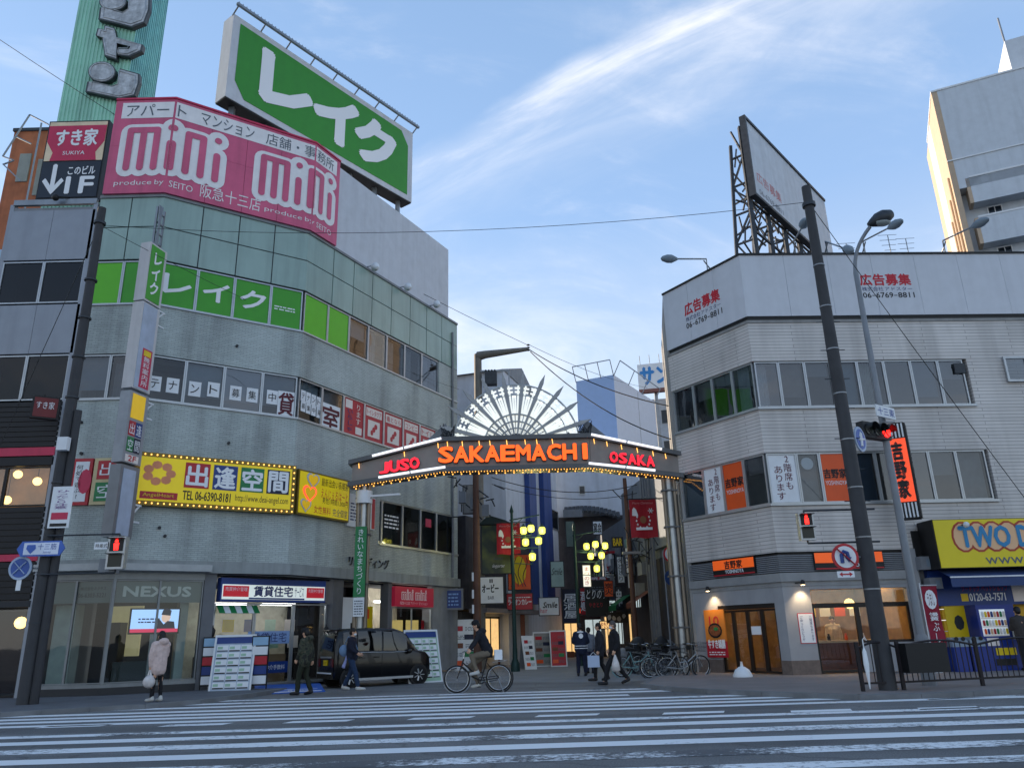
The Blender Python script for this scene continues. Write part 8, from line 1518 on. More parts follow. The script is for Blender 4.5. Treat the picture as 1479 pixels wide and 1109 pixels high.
    for u in (-WB / 2 + .05, WB / 2 + .02):
        for s_ in (1, -1):
            c = F.P(u, .285, s_ * .66); MB().lathe(F.P(u, .285, s_ * .60), [(.33, 0), (.33, .135 * 1)], 20, axis=rt * s_).build('wheel_arch', M_BLACK, t); w_ = MB().lathe(c, [(.2, -.07), (.275, -.065), (.285, 0), (.275, .075), (.2, .08)], 22, axis=rt * s_).build('wheel', mat('tyre_rubber', '#141416', .8), t); MB().lathe(c, [(.195, -.05), (.195, .06), (.17, .075), (.05, .07)], 18, axis=rt * s_).build('rim', M_STEEL, w_)
            mb = MB()
            for k in range(7): a = k * 2 * math.pi / 7; mb.bar(c + rt * s_ * .085 + (d * math.cos(a) + Vector((0, 0, 1)) * math.sin(a)) * .04, c + rt * s_ * .085 + (d * math.cos(a) + Vector((0, 0, 1)) * math.sin(a)) * .185, .045, .02)
            mb.build('spokes', M_ALU, w_)
car()

# ------------------------------------------------------------------ bicycles
M_TYRE = mat('tyre_rubber', '#141416', .8); M_CHROME = mat('chrome', '#b8bcc0', .2, .9, var=.05)
def bicycle(lab, pos, yaw, frame_m, grp, basket=True, steer=0, lean=0, scale=1.0, cat='bicycle'):
    t = thing('bicycle', lab, cat, (*pos, 0.0), grp)
    F = Fr((0, 0, 0), (1, 0, 0), (0, -1, 0)); rW = .33; cr = Vector((-.53, 0, rW)); cf = Vector((.53, 0, rW)); hd = Vector((.36, 0, .80)); bb = Vector((-.08, 0, .28)); st = Vector((-.24, 0, .80)); ht = Vector((.40, 0, .66))
    T = Matrix.Translation((*pos, 0)) @ Matrix.Rotation(R(yaw), 4, 'Z') @ Matrix.Rotation(R(lean), 4, 'X') @ Matrix.Scale(scale, 4)
    Rs = Matrix.Translation(hd) @ Matrix.Rotation(R(steer), 4, 'Z') @ Matrix.Translation(-hd)
    def done(mb, nm, m, par=t, M=None):
        X = T if M is None else T @ M; mb.v = [tuple(X @ Vector(p)) for p in mb.v]; return mb.build(nm, m, par)
    for c, nm, M in ((cr, 'rear_wheel', None), (cf, 'front_wheel', Rs)):
        w_ = done(MB().torus(c, (0, 1, 0), rW - .02, .02, 28, 6), nm, M_TYRE, t, M); done(MB().torus(c, (0, 1, 0), rW - .045, .012, 28, 5), 'rim', M_CHROME, w_, M)
        mb = MB()
        for k in range(14): a = k * 2 * math.pi / 14; mb.tube([c, c + Vector((math.cos(a), 0, math.sin(a))) * (rW - .05)], .0025, 4, caps=False)
        done(mb, 'spokes', M_CHROME, w_, M); done(MB().lathe(c + Vector((0, -.05, 0)), [(.025, 0), (.025, .1)], 8, axis=(0, 1, 0)), 'hub', M_STEEL, w_, M)
        done(MB().torus(c, (0, 1, 0), rW + .025, .02, 14, 5, a0=R(200), a1=R(20), up=(1, 0, 0)), 'mudguard', frame_m if nm == 'rear_wheel' else M_STEEL, t, M)
    mb = MB(); lo = [ht, Vector((.2, 0, .45)), Vector((0, 0, .36)), Vector((-.16, 0, .45))]
    mb.tube([ht + Vector((0, 0, -.06)), Vector((.12, 0, .36)), bb], .02, 8); mb.tube([ht + Vector((-.01, 0, .06)), Vector((.14, 0, .50)), Vector((-.14, 0, .46))], .018, 8); mb.tube([bb, st], .018, 8); mb.tube([hd, ht + Vector((.03, 0, -.1))], .022, 8)
    for s_ in (-.05, .05): mb.tube([bb + Vector((0, s_, 0)), cr + Vector((0, s_, 0))], .012, 6); mb.tube([st + Vector((0, s_ * .6, -.12)), cr + Vector((0, s_, 0))], .011, 6)
    done(mb, 'frame', frame_m)
    mb = MB()
    for s_ in (-.05, .05): mb.tube([ht + Vector((.03, s_, -.06)), cf + Vector((0, s_, 0))], .014, 6)
    done(mb, 'fork', frame_m, t, Rs); mb = MB(); mb.tube([hd, hd + Vector((-.03, 0, .16))], .014, 6); mb.tube([hd + Vector((-.22, -.27, .2)), hd + Vector((-.05, -.22, .19)), hd + Vector((.03, 0, .16)), hd + Vector((-.05, .22, .19)), hd + Vector((-.22, .27, .2))], .012, 6); done(mb, 'handlebar', M_CHROME, t, Rs)
    for s_ in (-1, 1): done(MB().tube([hd + Vector((-.14, s_ * .25, .197)), hd + Vector((-.25, s_ * .275, .2))], .018, 6), 'grip', M_BLACK, t, Rs)
    mb = MB(); mb.tube([st + Vector((-.14, 0, .09)), st + Vector((-.02, 0, .1)), st + Vector((.14, 0, .075))], [.085, .07, .025], 8); mb.tube([st, st + Vector((0, 0, .08))], .014, 6); done(mb, 'saddle', M_BLACK)
    done(MB().torus(bb + Vector((0, -.06, 0)), (0, 1, 0), .08, .012, 16, 5), 'chainring', frame_m); mb = MB(); mb.tube([bb + Vector((-.02, -.065, .06)), cr + Vector((0, -.06, .045)), cr + Vector((0, -.06, -.045)), bb + Vector((-.02, -.065, -.06))], .012, 5); done(mb, 'chain_guard', M_DKSTEEL)
    for s_, a in ((-1, R(-70)), (1, R(110))):
        e = bb + Vector((math.cos(a) * .17, s_ * .09, math.sin(a) * .17)); mb = MB(); mb.tube([bb + Vector((0, s_ * .07, 0)), e], .01, 5); mb.bar(e + Vector((-.05, s_ * .05, 0)), e + Vector((.05, s_ * .05, 0)), .08, .025); done(mb, 'pedal', M_DKSTEEL)
    mb = MB(); mb.bar(st + Vector((-.12, -.06, -.1)), cr + Vector((-.22, -.06, rW + .08)), .012); mb.bar(st + Vector((-.12, .06, -.1)), cr + Vector((-.22, .06, rW + .08)), .012)
    for k in range(3): mb.bar(cr + Vector((-.2 + .14 * k, -.07, rW + .085)), cr + Vector((-.2 + .14 * k, .07, rW + .085)), .01)
    done(mb, 'carrier', M_STEEL); done(MB().tube([cr + Vector((.02, .07, -.02)), cr + Vector((-.1, .16, -rW + .0))], .012, 5), 'kickstand', M_STEEL)
    if basket:
        b0 = hd + Vector((.2, 0, -.02)); mb = MB()
        for z, w_, l_ in ((0, .13, .1), (.12, .15, .125), (.24, .17, .15)):
            P = [b0 + Vector((x * l_, y * w_, z)) for x, y in ((-1, -1), (1, -1), (1, 1), (-1, 1))]
            for i in range(4): mb.tube([P[i], P[(i + 1) % 4]], .005, 4)
        for i in range(16):
            a = i / 16; e = [(-1, -1), (1, -1), (1, 1), (-1, 1)]; k = int(a * 4); f = a * 4 - k; x = e[k][0] + (e[(k + 1) % 4][0] - e[k][0]) * f; y = e[k][1] + (e[(k + 1) % 4][1] - e[k][1]) * f; mb.tube([b0 + Vector((x * .1, y * .13, 0)), b0 + Vector((x * .15, y * .17, .24))], .004, 4)
        done(mb, 'basket', M_DKSTEEL, t, Rs)
    return t, T
M_BSIL = mat('silver_frame', '#9da3a8', .3, .6); M_BTEAL = mat('pale_teal_frame', '#7ba3a6', .4, .2); M_BBLK = mat('black_frame', '#17181b', .4); M_BNAV = mat('dusky_frame', '#3a3f49', .4, .3)
gr, gf_ = gp(721, 998.5), gp(660, 1000.5); yawc = math.degrees(math.atan2(gf_[1] - gr[1], gf_[0] - gr[0])); sc_ = math.hypot(gf_[0] - gr[0], gf_[1] - gr[1]) / 1.06
cyc = ((gr[0] + gf_[0]) / 2, (gr[1] + gf_[1]) / 2)
bk, CT = bicycle('black city bicycle being ridden across the crossing', cyc, yawc, M_BBLK, None, basket=False, scale=sc_)
g1 = 'bicycles parked by the arch'
for i, (x, y, yw, m, lab, st_, sc2) in enumerate(((922, 977, 0, M_BTEAL, 'pale teal parked bicycle, leftmost by the walking pair', 5, 1.0), (962, 979, -25, M_BNAV, 'dusky parked bicycle in the middle of the row', -20, .98), (990, 979, -8, M_BSIL, 'bright silver parked bicycle with front basket, rightmost', 30, 1.02), (943, 972, 12, M_BNAV, 'grey parked bicycle behind the teal one', 10, .98), (975, 972, 20, M_BBLK, 'black parked bicycle behind the silver one', -10, 1.0), (912, 968, 70, M_BBLK, 'black parked bicycle end-on, nearest the dark canopy', 0, 1.0), (1000, 975, 55, M_BNAV, 'dusky parked bicycle squeezed against the right arch pillar', 15, 1.0), (955, 969, -30, M_BSIL, 'silver parked bicycle at the back of the row', 25, .98), (932, 971, 40, M_BBLK, 'black parked bicycle turned away behind the teal one', -15, 1.0))):
    bicycle(lab, gp(x, y), yw, m, g1, steer=st_, lean=(6, -5, 7, 4, -6, 5, 6, -4, 5)[i], scale=sc2)
t = thing('luggage_heap', 'grey covered heap of goods behind the parked bicycles', 'goods', (*gp(930, 970), 0)); q = yaw_frame(gp(935, 966), 0); rnd = random.Random(4)
for k in range(7): c = q.P(-.9 + .3 * k, .35 + .5 * rnd.random(), -.2 + .3 * rnd.random()); MB().ball(c, (.35, .3, .28 + .2 * rnd.random()), 10, 7).build('bundle', (M_GREY, M_DKSTEEL, M_DARK)[k % 3], t)

# ------------------------------------------------------------------ people (one continuous body each; clothes and hair are separate parts)
BAKE = []
def capsule(mb, p, q, r0, r1, n_=10):
    p, q = Vector(p), Vector(q); d = q - p; L_ = max(d.length, 1e-4); d = d / L_; mb.lathe(p, [(r0 * .05, -r0), (r0 * .7, -r0 * .7), (r0, 0), (r1, L_), (r1 * .7, L_ + r1 * .7), (r1 * .05, L_ + r1)], n_, axis=d)
def remesh(mb, nm, m, par, vox, smooth=3):
    o = mb.build(nm, m, par); md = o.modifiers.new('r', 'REMESH'); md.mode = 'VOXEL'; md.voxel_size = vox; md.use_smooth_shade = True; s_ = o.modifiers.new('s', 'SMOOTH'); s_.iterations = smooth; s_.factor = .5; BAKE.append(o); return o
def person(lab, pos, yaw, H, pose, cols, extras=None, z0=0.0, girth=1.0, hood=False, coat_len=.0, hat=None, mask=False, long_hair=False):
    """pose: joint overrides in metres for a 1.70 m body; f = forward, s = left"""
    t = thing('person', lab, 'person', (*pos, z0)); k = H / 1.70; a = R(yaw); fv = Vector((math.cos(a), math.sin(a), 0)); sv = Vector((-math.sin(a), math.cos(a), 0))
    J = dict(pel=(0, 0, .93), sp=(0, 0, 1.12), ch=(.0, 0, 1.30), nb=(.0, 0, 1.43), hd=(.03, 0, 1.585), shL=(0, .175, 1.385), shR=(0, -.175, 1.385), elL=(-.03, .23, 1.12), elR=(-.03, -.23, 1.12), wrL=(.06, .22, .88), wrR=(.06, -.22, .88), hpL=(0, .09, .90), hpR=(0, -.09, .90), knL=(.02, .1, .50), knR=(.02, -.1, .50), anL=(-.02, .1, .09), anR=(-.02, -.1, .09), toL=(.13, .12, .035), toR=(.13, -.12, .035))
    J.update(pose); W = {n: Vector((*pos, z0)) + (fv * p[0] + sv * p[1] + Vector((0, 0, p[2]))) * k for n, p in J.items() if isinstance(p, tuple)}; g = girth
    up = (W['hd'] - W['nb']).normalized(); face = pose.get('face', 0); fa = R(yaw + face); ff = Vector((math.cos(fa), math.sin(fa), 0)); fs = Vector((-math.sin(fa), math.cos(fa), 0)); hc = W['hd'] + up * .0
    b = MB()
    def cap(x, y, r0, r1): capsule(b, W[x], W[y], r0 * k, r1 * k)
    cap('pel', 'sp', .12, .115); cap('sp', 'ch', .115, .125); cap('hpL', 'hpR', .095, .095); cap('shL', 'shR', .06, .06); cap('ch', 'nb', .11, .065); capsule(b, W['nb'], W['hd'] - up * .05 * k, .055 * k, .05 * k)
    for s_ in 'LR':
        cap('sh' + s_, 'el' + s_, .05, .042); cap('el' + s_, 'wr' + s_, .042, .028); cap('hp' + s_, 'kn' + s_, .085, .058); cap('kn' + s_, 'an' + s_, .056, .038); cap('an' + s_, 'to' + s_, .038, .028)
        d = (W['wr' + s_] - W['el' + s_]).normalized(); curl = pose.get('curl', .25); side = fv.cross(d) if abs(fv.dot(d)) < .95 else Vector((0, 0, 1)).cross(d); side.normalize(); inw = d.cross(side).normalized()
        if inw.dot(fv) < 0: inw = -inw
        pw = W['wr' + s_]; pc = pw + d * .07 * k; capsule(b, pw + inw * .015 * k, pc + inw * .02 * k, .024 * k, .026 * k, 8); capsule(b, pw - inw * .012 * k, pc - inw * .02 * k, .024 * k, .024 * k, 8)
        for j, L_ in enumerate((.062, .075, .07, .055)):
            r0 = pc + inw * (.034 - .022 * j) * k; e1 = r0 + (d * .6 + side * curl * (1 if s_ == 'R' else -1)).normalized() * L_ * .55 * k; e2 = e1 + (d * .35 + side * curl * 2 * (1 if s_ == 'R' else -1)).normalized() * L_ * .5 * k; capsule(b, r0, e1, .0095 * k, .009 * k, 6); capsule(b, e1, e2, .009 * k, .008 * k, 6)
        th0 = pw + d * .02 * k + inw * .03 * k; capsule(b, th0, th0 + (d * .6 + inw * .7).normalized() * .05 * k, .012 * k, .0095 * k, 6)
    # head
    hk = k; b.ball(hc + up * .045 * hk - ff * .012 * hk, (.082 * hk, .082 * hk, .098 * hk), 14, 10); capsule(b, hc + ff * .03 * hk - up * .0 * hk, hc + ff * .045 * hk - up * .062 * hk, .062 * hk, .036 * hk, 10)
    capsule(b, hc + ff * .083 * hk + up * .025 * hk, hc + ff * .102 * hk - up * .008 * hk, .009 * hk, .014 * hk, 6)
    for s_ in (1, -1): b.ball(hc + fs * s_ * .083 * hk + up * .01 * hk, (.014 * hk, .02 * hk, .032 * hk), 8, 6)
    body = remesh(b, 'body', cols['skin'], t, .0135 * k, 2)
    ey = MB()
    for s_ in (1, -1): ey.ball(hc + ff * .083 * hk + fs * s_ * .03 * hk + up * .03 * hk, .0095 * hk, 8, 6)
    ey.build('eyes', M_INK, t); MB().ball(hc + ff * .078 * hk - up * .04 * hk, (.022 * hk, .022 * hk, .007 * hk), 8, 6).build('mouth', mat('lip', '#8a4a42', .6, var=0), t)
    # trousers
    m_ = MB(); capsule(m_, W['pel'], W['pel'] + Vector((0, 0, .08 * k)), .145 * k * g, .135 * k * g); capsule(m_, W['hpL'], W['hpR'], .11 * k * g, .11 * k * g); fl = cols.get('flare', 1)
    for s_ in 'LR': capsule(m_, W['hp' + s_], W['kn' + s_], .10 * k * g, .074 * k * g); d = (W['an' + s_] - W['kn' + s_]); m_.lathe(W['kn' + s_], [(.074 * k * g, 0), (.066 * k * g * fl, d.length * .5), (.058 * k * g * fl, d.length - .01), (.03 * k, d.length)], 12, axis=d.normalized()); m_.ball(W['kn' + s_], .075 * k * g, 10, 8)
    remesh(m_, 'trousers', cols['legs'], t, .017 * k, 3)
    for s_ in 'LR':
        dv = (W['to' + s_] - W['an' + s_]); dv.z = 0; dv = dv.normalized() if dv.length > 1e-3 else fv; m_ = MB(); capsule(m_, W['an' + s_] - dv * .03 * k + Vector((0, 0, -.03 * k)), W['to' + s_] + dv * .03 * k, .052 * k, .042 * k); capsule(m_, W['an' + s_] - dv * .01 * k + Vector((0, 0, .02 * k)), W['an' + s_] + Vector((0, 0, -.02 * k)), .05 * k, .05 * k); remesh(m_, 'shoe', cols['shoe'], t, .014 * k, 2)
    # jacket
    m_ = MB(); low = W['pel'] + Vector((0, 0, -coat_len * k)) ; bw = cols.get('bulk', 1)
    capsule(m_, low + sv * .05 * k, W['sp'] + sv * .05 * k, .15 * k * g * bw, .145 * k * g * bw); capsule(m_, low - sv * .05 * k, W['sp'] - sv * .05 * k, .15 * k * g * bw, .145 * k * g * bw); capsule(m_, W['sp'] + sv * .06 * k, W['ch'] + sv * .07 * k, .145 * k * g * bw, .14 * k * g * bw); capsule(m_, W['sp'] - sv * .06 * k, W['ch'] - sv * .07 * k, .145 * k * g * bw, .14 * k * g * bw); capsule(m_, W['shL'], W['shR'], .085 * k * bw, .085 * k * bw); capsule(m_, W['ch'], W['nb'], .13 * k * bw, .08 * k * bw)
    for s_ in 'LR': capsule(m_, W['sh' + s_], W['el' + s_], .074 * k * bw, .066 * k * bw); d = W['wr' + s_] - W['el' + s_]; capsule(m_, W['el' + s_], W['el' + s_] + d * .92, .066 * k * bw, .046 * k * bw)
    if hood: m_.ball(W['nb'] - fv * .1 * k + Vector((0, 0, .04 * k)), (.13 * k, .13 * k, .09 * k), 12, 8)
    else: capsule(m_, W['nb'] - sv * .03 * k, W['nb'] + sv * .03 * k + up * .03 * k, .075 * k, .07 * k)
    remesh(m_, cols.get('top_name', 'jacket'), cols['top'], t, .017 * k, 4)
    # hair
    m_ = MB(); m_.ball(hc + up * .062 * hk - ff * .026 * hk, (.094 * hk, .094 * hk, .096 * hk), 14, 10); m_.ball(hc + up * .015 * hk - ff * .05 * hk, (.078 * hk, .078 * hk, .085 * hk), 12, 8)
    if long_hair: capsule(m_, hc - ff * .055 * hk, hc - ff * .06 * hk - up * .13 * hk, .08 * hk, .065 * hk); [capsule(m_, hc + fs * s_ * .065 * hk - ff * .01 * hk + up * .02 * hk, hc + fs * s_ * .065 * hk - up * .12 * hk, .03 * hk, .025 * hk) for s_ in (1, -1)]
    if not hat: remesh(m_, 'hair', cols['hair'], t, .012 * k, 3)
    else:
        remesh(m_, 'hair', cols['hair'], t, .012 * k, 3); h2 = MB(); h2.lathe(hc + up * .085 * hk, [(.106 * hk, -.02 * hk), (.107 * hk, .03 * hk), (.085 * hk, .075 * hk), (.02 * hk, .095 * hk)], 16, axis=up); h2.prism(Fr(hc + up * .07 * hk + ff * .09 * hk, fs, up, ff), [(-.06 * hk, 0), (.06 * hk, 0), (.05 * hk, .05 * hk), (0, .065 * hk), (-.05 * hk, .05 * hk)], 0, .012 * hk); h2.build('hat', hat, t)
    if mask: mk = MB(); mk.ball(hc + ff * .052 * hk - up * .035 * hk, (.054 * hk, .054 * hk, .043 * hk), 12, 8); mk.build('face_mask', M_PAPER, t)
    return t, W, fv, sv
SKIN = mat('skin', '#c79b80', .55, var=.08, scale=15); HAIR = mat('black_hair', '#120f0e', .5, var=.3, scale=30); HAIRG = mat('greying_hair', '#4a4440', .6, var=.3, scale=30)
def fabric(n_, c, v=.12, s=18): return mat(n_, c, .85, var=v, scale=s, bump=.3)
SHW = mat('white_trainer', '#b9b9b4', .6); SHB = mat('black_shoe', '#16151a', .5)
# woman in a pale pink coat seen from behind, looking left
g = gp(224, 1013, .1); t, W, f, s_ = person('person in pale pink hooded coat and black leggings holding a white carrier bag', g, 150, 1.62, dict(face=10, elL=(.02, .24, 1.14), wrL=(.06, .20, .86), elR=(.06, -.23, 1.14), wrR=(.30, -.12, 1.22), anL=(.06, .07, .09), toL=(.22, .08, .035), knL=(.06, .08, .5), anR=(-.08, -.08, .09), toR=(.06, -.1, .035)), dict(skin=SKIN, legs=fabric('black_leggings', '#121217'), top=fabric('pale_pink_coat', '#c9b3ac'), shoe=SHW, hair=HAIR, bulk=1.18, top_name='coat'), z0=.1, hood=True, coat_len=.16, girth=.86, long_hair=True)
b = W['wrL'] + Vector((0, 0, -.08)); bg_ = thing('carrier_bag', 'crumpled white plastic carrier bag held by the person in the pink coat', 'bag', b + Vector((0, 0, -.38))); m_ = MB(); rnd = random.Random(2); m_.ball(b + Vector((0, 0, -.27)), (.15, .12, .15), 12, 9); m_.v = [(x + rnd.uniform(-.014, .014), y + rnd.uniform(-.014, .014), z + rnd.uniform(-.014, .014)) for x, y, z in m_.v]; m_.build('sack', mat('thin_white_plastic', '#c9c4c2', .4, var=.15, scale=12), bg_)
for q in (-.035, .035): MB().tube([b + Vector((q, 0, -.15)), b + Vector((q * .4, 0, .0))], [.03, .012], 6).build('handle', MATS['thin_white_plastic'], bg_)
# man in camouflage walking left
def camo():
    m = bpy.data.materials.new('camouflage_cloth'); m.use_nodes = True; n_ = m.node_tree.nodes; l = m.node_tree.links; b = n_['Principled BSDF']; b.inputs['Roughness'].default_value = .85; g = n_.new('ShaderNodeNewGeometry'); no = n_.new('ShaderNodeTexNoise'); no.inputs['Scale'].default_value = 7; no.inputs['Detail'].default_value = 2; l.new(g.outputs['Position'], no.inputs['Vector']); r_ = n_.new('ShaderNodeValToRGB'); r_.color_ramp.interpolation = 'CONSTANT'; e = r_.color_ramp.elements; e[0].color = (.012, .014, .010, 1); e[1].position = .44; e[1].color = (.045, .048, .03, 1); k = e.new(.54); k.color = (.02, .03, .018, 1); k = e.new(.62); k.color = (.07, .065, .04, 1); l.new(no.outputs['Fac'], r_.inputs[0]); l.new(r_.outputs[0], b.inputs['Base Color']); return m
g = gp(438, 1003.5); person('person in dark camouflage jacket and olive trousers walking left past the agency', g, 165, 1.72, dict(face=-5, anL=(.14, .1, .09), knL=(.12, .1, .5), toL=(.29, .11, .05), anR=(-.16, -.1, .11), knR=(.0, -.1, .5), toR=(-.02, -.11, .035), elR=(-.1, -.22, 1.12), wrR=(-.1, -.22, .88), elL=(.04, .22, 1.13), wrL=(.14, .2, .92)), dict(skin=SKIN, legs=fabric('olive_trousers', '#23281c', .25), top=camo(), shoe=SHB, hair=HAIR, flare=1.15, bulk=1.08), coat_len=.08, hood=True, hat=fabric('black_cap', '#15161a'))
# man in navy top and jeans striding right
g = gp(506, 997); t, W, f, s_ = person('person in navy top and blue jeans with crossbody bag striding right beside the car', g, -8, 1.72, dict(pel=(.02, 0, .91), face=5, anL=(-.24, .1, .12), knL=(-.04, .1, .50), toL=(-.12, .11, .05), anR=(.26, -.1, .09), knR=(.17, -.1, .5), toR=(.42, -.1, .05), elR=(.06, -.22, 1.14), wrR=(.24, -.2, 1.02), elL=(-.02, .22, 1.13), wrL=(.18, .2, 1.0)), dict(skin=SKIN, legs=fabric('blue_jeans', '#1f3350', .25), top=fabric('navy_sweatshirt', '#14182a'), shoe=SHW, hair=HAIR), mask=True)
b_ = thing('crossbody_bag', 'pale blue bag on a shoulder strap behind the striding person', 'bag', W['pel'] - f * .3 + Vector((0, 0, .05))); c = W['sp'] - f * .24; MB().ball(c + Vector((0, 0, -.02)), (.15, .1, .17), 12, 8).build('pouch', mat('pale_blue_canvas', '#6d88a8', .8, var=.1), b_); MB().tube([c + Vector((0, 0, .13)), W['shR'] + Vector((0, 0, .1)) - f * .06, W['nb'] + f * .1 - Vector((0, 0, .1)), W['sp'] + f * .17], .015, 6).build('strap', MATS['pale_blue_canvas'], b_)
c_ = thing('folded_cloth', 'pale lilac jacket tied at the waist of the striding person', 'cloth', W['pel'] - f * .16 + Vector((0, 0, -.3))); m_ = MB(); [capsule(m_, W['pel'] - f * .14 + s_ * q - f * .02 * j + Vector((0, 0, .02)), W['pel'] - f * (.2 + .05 * j) + s_ * q * 1.4 + Vector((0, 0, -.26)), .035, .05, 8) for j, q in enumerate((-.08, 0, .06))]; remesh(m_, 'cloth', fabric('lilac_cloth', '#8f95c2'), c_, .015)
# cyclist
CP = lambda x, y, z: CT @ Vector((x, y, z)); o = CT @ Vector((-.26, 0, 0)); ang = yawc
def rel(x, y, z):     # bicycle coordinates to the person's metres (person placed under the saddle)
    return ((x + .26) * sc_ / (1.7 / 1.7), y * sc_, z * sc_)
person('person in black hooded jacket and beige trousers riding the bicycle to the left', (o.x, o.y), ang, 1.70, dict(pel=rel(-.26, 0, .95), sp=rel(-.18, 0, 1.14), ch=rel(-.08, 0, 1.32), nb=rel(-.02, 0, 1.43), hd=rel(.03, 0, 1.58), shL=rel(-.05, .17, 1.38), shR=rel(-.05, -.17, 1.38), elL=rel(.1, .24, 1.15), elR=rel(.1, -.24, 1.15), wrL=rel(.19, .27, 1.03), wrR=rel(.19, -.27, 1.03), hpL=rel(-.24, .1, .92), hpR=rel(-.24, -.1, .92), knL=rel(.16, .11, .86), knR=rel(.20, -.11, .62), anL=rel(.03, .12, .50), anR=rel(-.02, -.12, .20), toL=rel(.16, .12, .44), toR=rel(.12, -.12, .13), face=0), dict(skin=SKIN, legs=fabric('beige_trousers', '#6d6355'), top=fabric('black_parka', '#181a22'), shoe=SHW, hair=HAIR), hood=True, coat_len=.0, hat=fabric('black_cap', '#15161a'))
sb = thing('saddle_bag', 'small white bag on the rear carrier of the ridden bicycle', 'bag', CP(-.5, 0, .74)); m_ = MB(); m_.wbox(-.62, -.42, -.11, .11, .76, 1.0); m_.v = [tuple(CT @ Vector(p)) for p in m_.v]; m_.build('pouch', M_PAPER, sb)
# man in happi coat seen from behind
g = gp(841, 976); t, W, f, s_ = person('person seen from behind in navy festival coat with white crest and stripes', g, 92, 1.72, dict(anL=(0, .13, .09), anR=(-.02, -.13, .09), elL=(.06, .26, 1.13), wrL=(.2, .16, 1.05), elR=(.06, -.26, 1.13), wrR=(.2, -.16, 1.05)), dict(skin=SKIN, legs=fabric('navy_trousers', '#151c33'), top=fabric('navy_happi', '#172038'), shoe=SHB, hair=HAIR, bulk=1.12, top_name='festival_coat'), coat_len=.1, girth=1.05)
q = Fr(W['sp'], s_ * -1, f * -1); q = Fr(W['pel'] - f * .21, s_ * -1, f * -1)
MB().prism(Fr(W['ch'] - f * .175, s_ * -1, f * -1), [(.08 * math.cos(i * .628), .02 + .09 * math.sin(i * .628)) for i in range(10)], 0, .012).build('crest', M_INKW, t); MB().tube([W['nb'] + s_ * .1 - f * .04, W['nb'] - f * .11 + Vector((0, 0, .03)), W['nb'] - s_ * .1 - f * .04], .035, 8).build('white_collar', M_INKW, t)
for dz in (-.02, .06):
    m_ = MB(); m_.tube([W['pel'] + Vector((0, 0, dz)) + (f * math.cos(x) * .178 + s_ * math.sin(x) * .235) for x in [i * math.pi / 12 for i in range(25)]], .014, 5); m_.build('stripe', M_INKW, t)
# two dark-dressed walkers and one behind
g = gp(891, 989); t, W, f, s_ = person('person in long black coat striding left, nearest of the walking pair', g, 186, 1.72, dict(face=8, anL=(.34, .09, .10), knL=(.25, .09, .50), toL=(.5, .09, .07), anR=(-.34, -.09, .17), knR=(-.08, -.09, .5), toR=(-.22, -.1, .06), elL=(-.06, .24, 1.13), wrL=(.06, .26, .92), elR=(-.03, -.22, 1.13), wrR=(.1, -.22, .95)), dict(skin=SKIN, legs=fabric('black_trousers', '#18181d'), top=fabric('black_coat', '#16161c'), shoe=SHB, hair=HAIRG, bulk=1.1, top_name='coat'), coat_len=.32, mask=True)
b_ = thing('white_bag', 'white plastic bag carried by the nearest dark-dressed walker', 'bag', W['wrL'] + Vector((0, 0, -.5))); m_ = MB(); m_.lathe(W['wrL'] + Vector((0, 0, -.1)), [(.02, 0), (.05, -.08), (.11, -.25), (.13, -.42), (.04, -.47)], 10); m_.build('sack', MATS['thin_white_plastic'], b_)
g = gp(869, 983); t, W, f, s_ = person('person in dark jacket walking left, half hidden behind the nearest walker', g, 178, 1.70, dict(anL=(.2, .09, .09), knL=(.16, .09, .5), toL=(.36, .09, .05), anR=(-.2, -.09, .11), knR=(-.04, -.09, .5), toR=(-.07, -.1, .04)), dict(skin=SKIN, legs=fabric('black_trousers', '#18181d'), top=fabric('charcoal_jacket', '#22232b'), shoe=SHB, hair=HAIR), coat_len=.1)
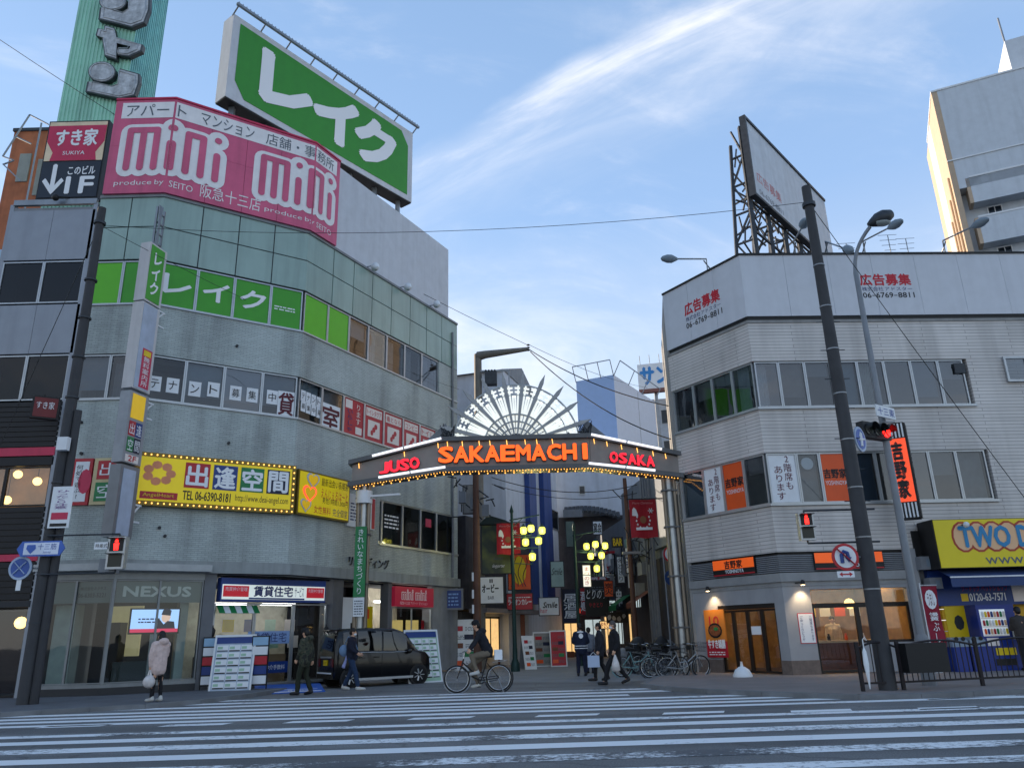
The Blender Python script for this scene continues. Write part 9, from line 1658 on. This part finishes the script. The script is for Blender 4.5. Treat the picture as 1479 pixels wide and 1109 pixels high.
b_ = thing('paper_bag', 'square pale blue-white paper shopping bag held low by the walking pair', 'bag', W['wrL'] + Vector((0, 0, -.5))); q = Fr(W['wrL'] + Vector((-.18, -.1, -.46)), (1, 0, .0)); bx('sack', mat('pale_blue_paper', '#b4c3dc', .6, var=.05), b_, q, -.18, .18, 0, .34, -.06, .06); MB().tube([q.P(-.1, .34, 0), q.P(0, .44, 0), q.P(.1, .34, 0)], .008, 5).build('handle', M_PAPER, b_)
g = gp(853, 972); person('person in grey and white top standing farther back beside the festival coat', g, 100, 1.6, dict(), dict(skin=SKIN, legs=fabric('plaid_skirt_trousers', '#2a2c44', .4, 30), top=fabric('pale_grey_top', '#6d7480'), shoe=SHB, hair=HAIR))
g = R2.P(R2.px(1476, 950, .9)[0] + .1, 0, 1.0); person('person in dark jacket at the vending machine, cut by the right edge', (g.x, g.y), 80, 1.72, dict(elL=(.1, .22, 1.13), wrL=(.28, .15, 1.15)), dict(skin=SKIN, legs=fabric('black_trousers', '#18181d'), top=fabric('grey_brown_jacket', '#3a3634'), shoe=SHB, hair=HAIR), z0=.1)
g = R2.P(w0 + 1.35, 0, -1.9); person('person in cream uniform behind the restaurant window counter', (g.x, g.y), -100, 1.62, dict(), dict(skin=SKIN, legs=fabric('black_trousers', '#18181d'), top=fabric('cream_uniform', '#c9b394'), shoe=SHB, hair=HAIR), z0=.11)
from mathutils import noise
# bake the body meshes
bpy.context.view_layer.update(); dg = bpy.context.evaluated_depsgraph_get()
for o in BAKE:
    me = bpy.data.meshes.new_from_object(o.evaluated_get(dg)); mm = o.data.materials[0]; o.modifiers.clear(); o.data = me
    if not me.materials: me.materials.append(mm)
    if o.name.split('.')[0] in ('jacket', 'coat', 'trousers', 'festival_coat', 'cloth'):      # cloth folds
        for v in me.vertices:
            q = Vector((v.co.x * 9, v.co.y * 9, v.co.z * (5 if 'trousers' in o.name else 7))); a_ = noise.noise(q) + .6 * noise.noise(q * 2.1 + Vector((3, 1, 2)))
            v.co += v.normal * (.013 * a_ - .006 * abs(noise.noise(q * 1.3)))
    me.polygons.foreach_set('use_smooth', [True] * len(me.polygons))
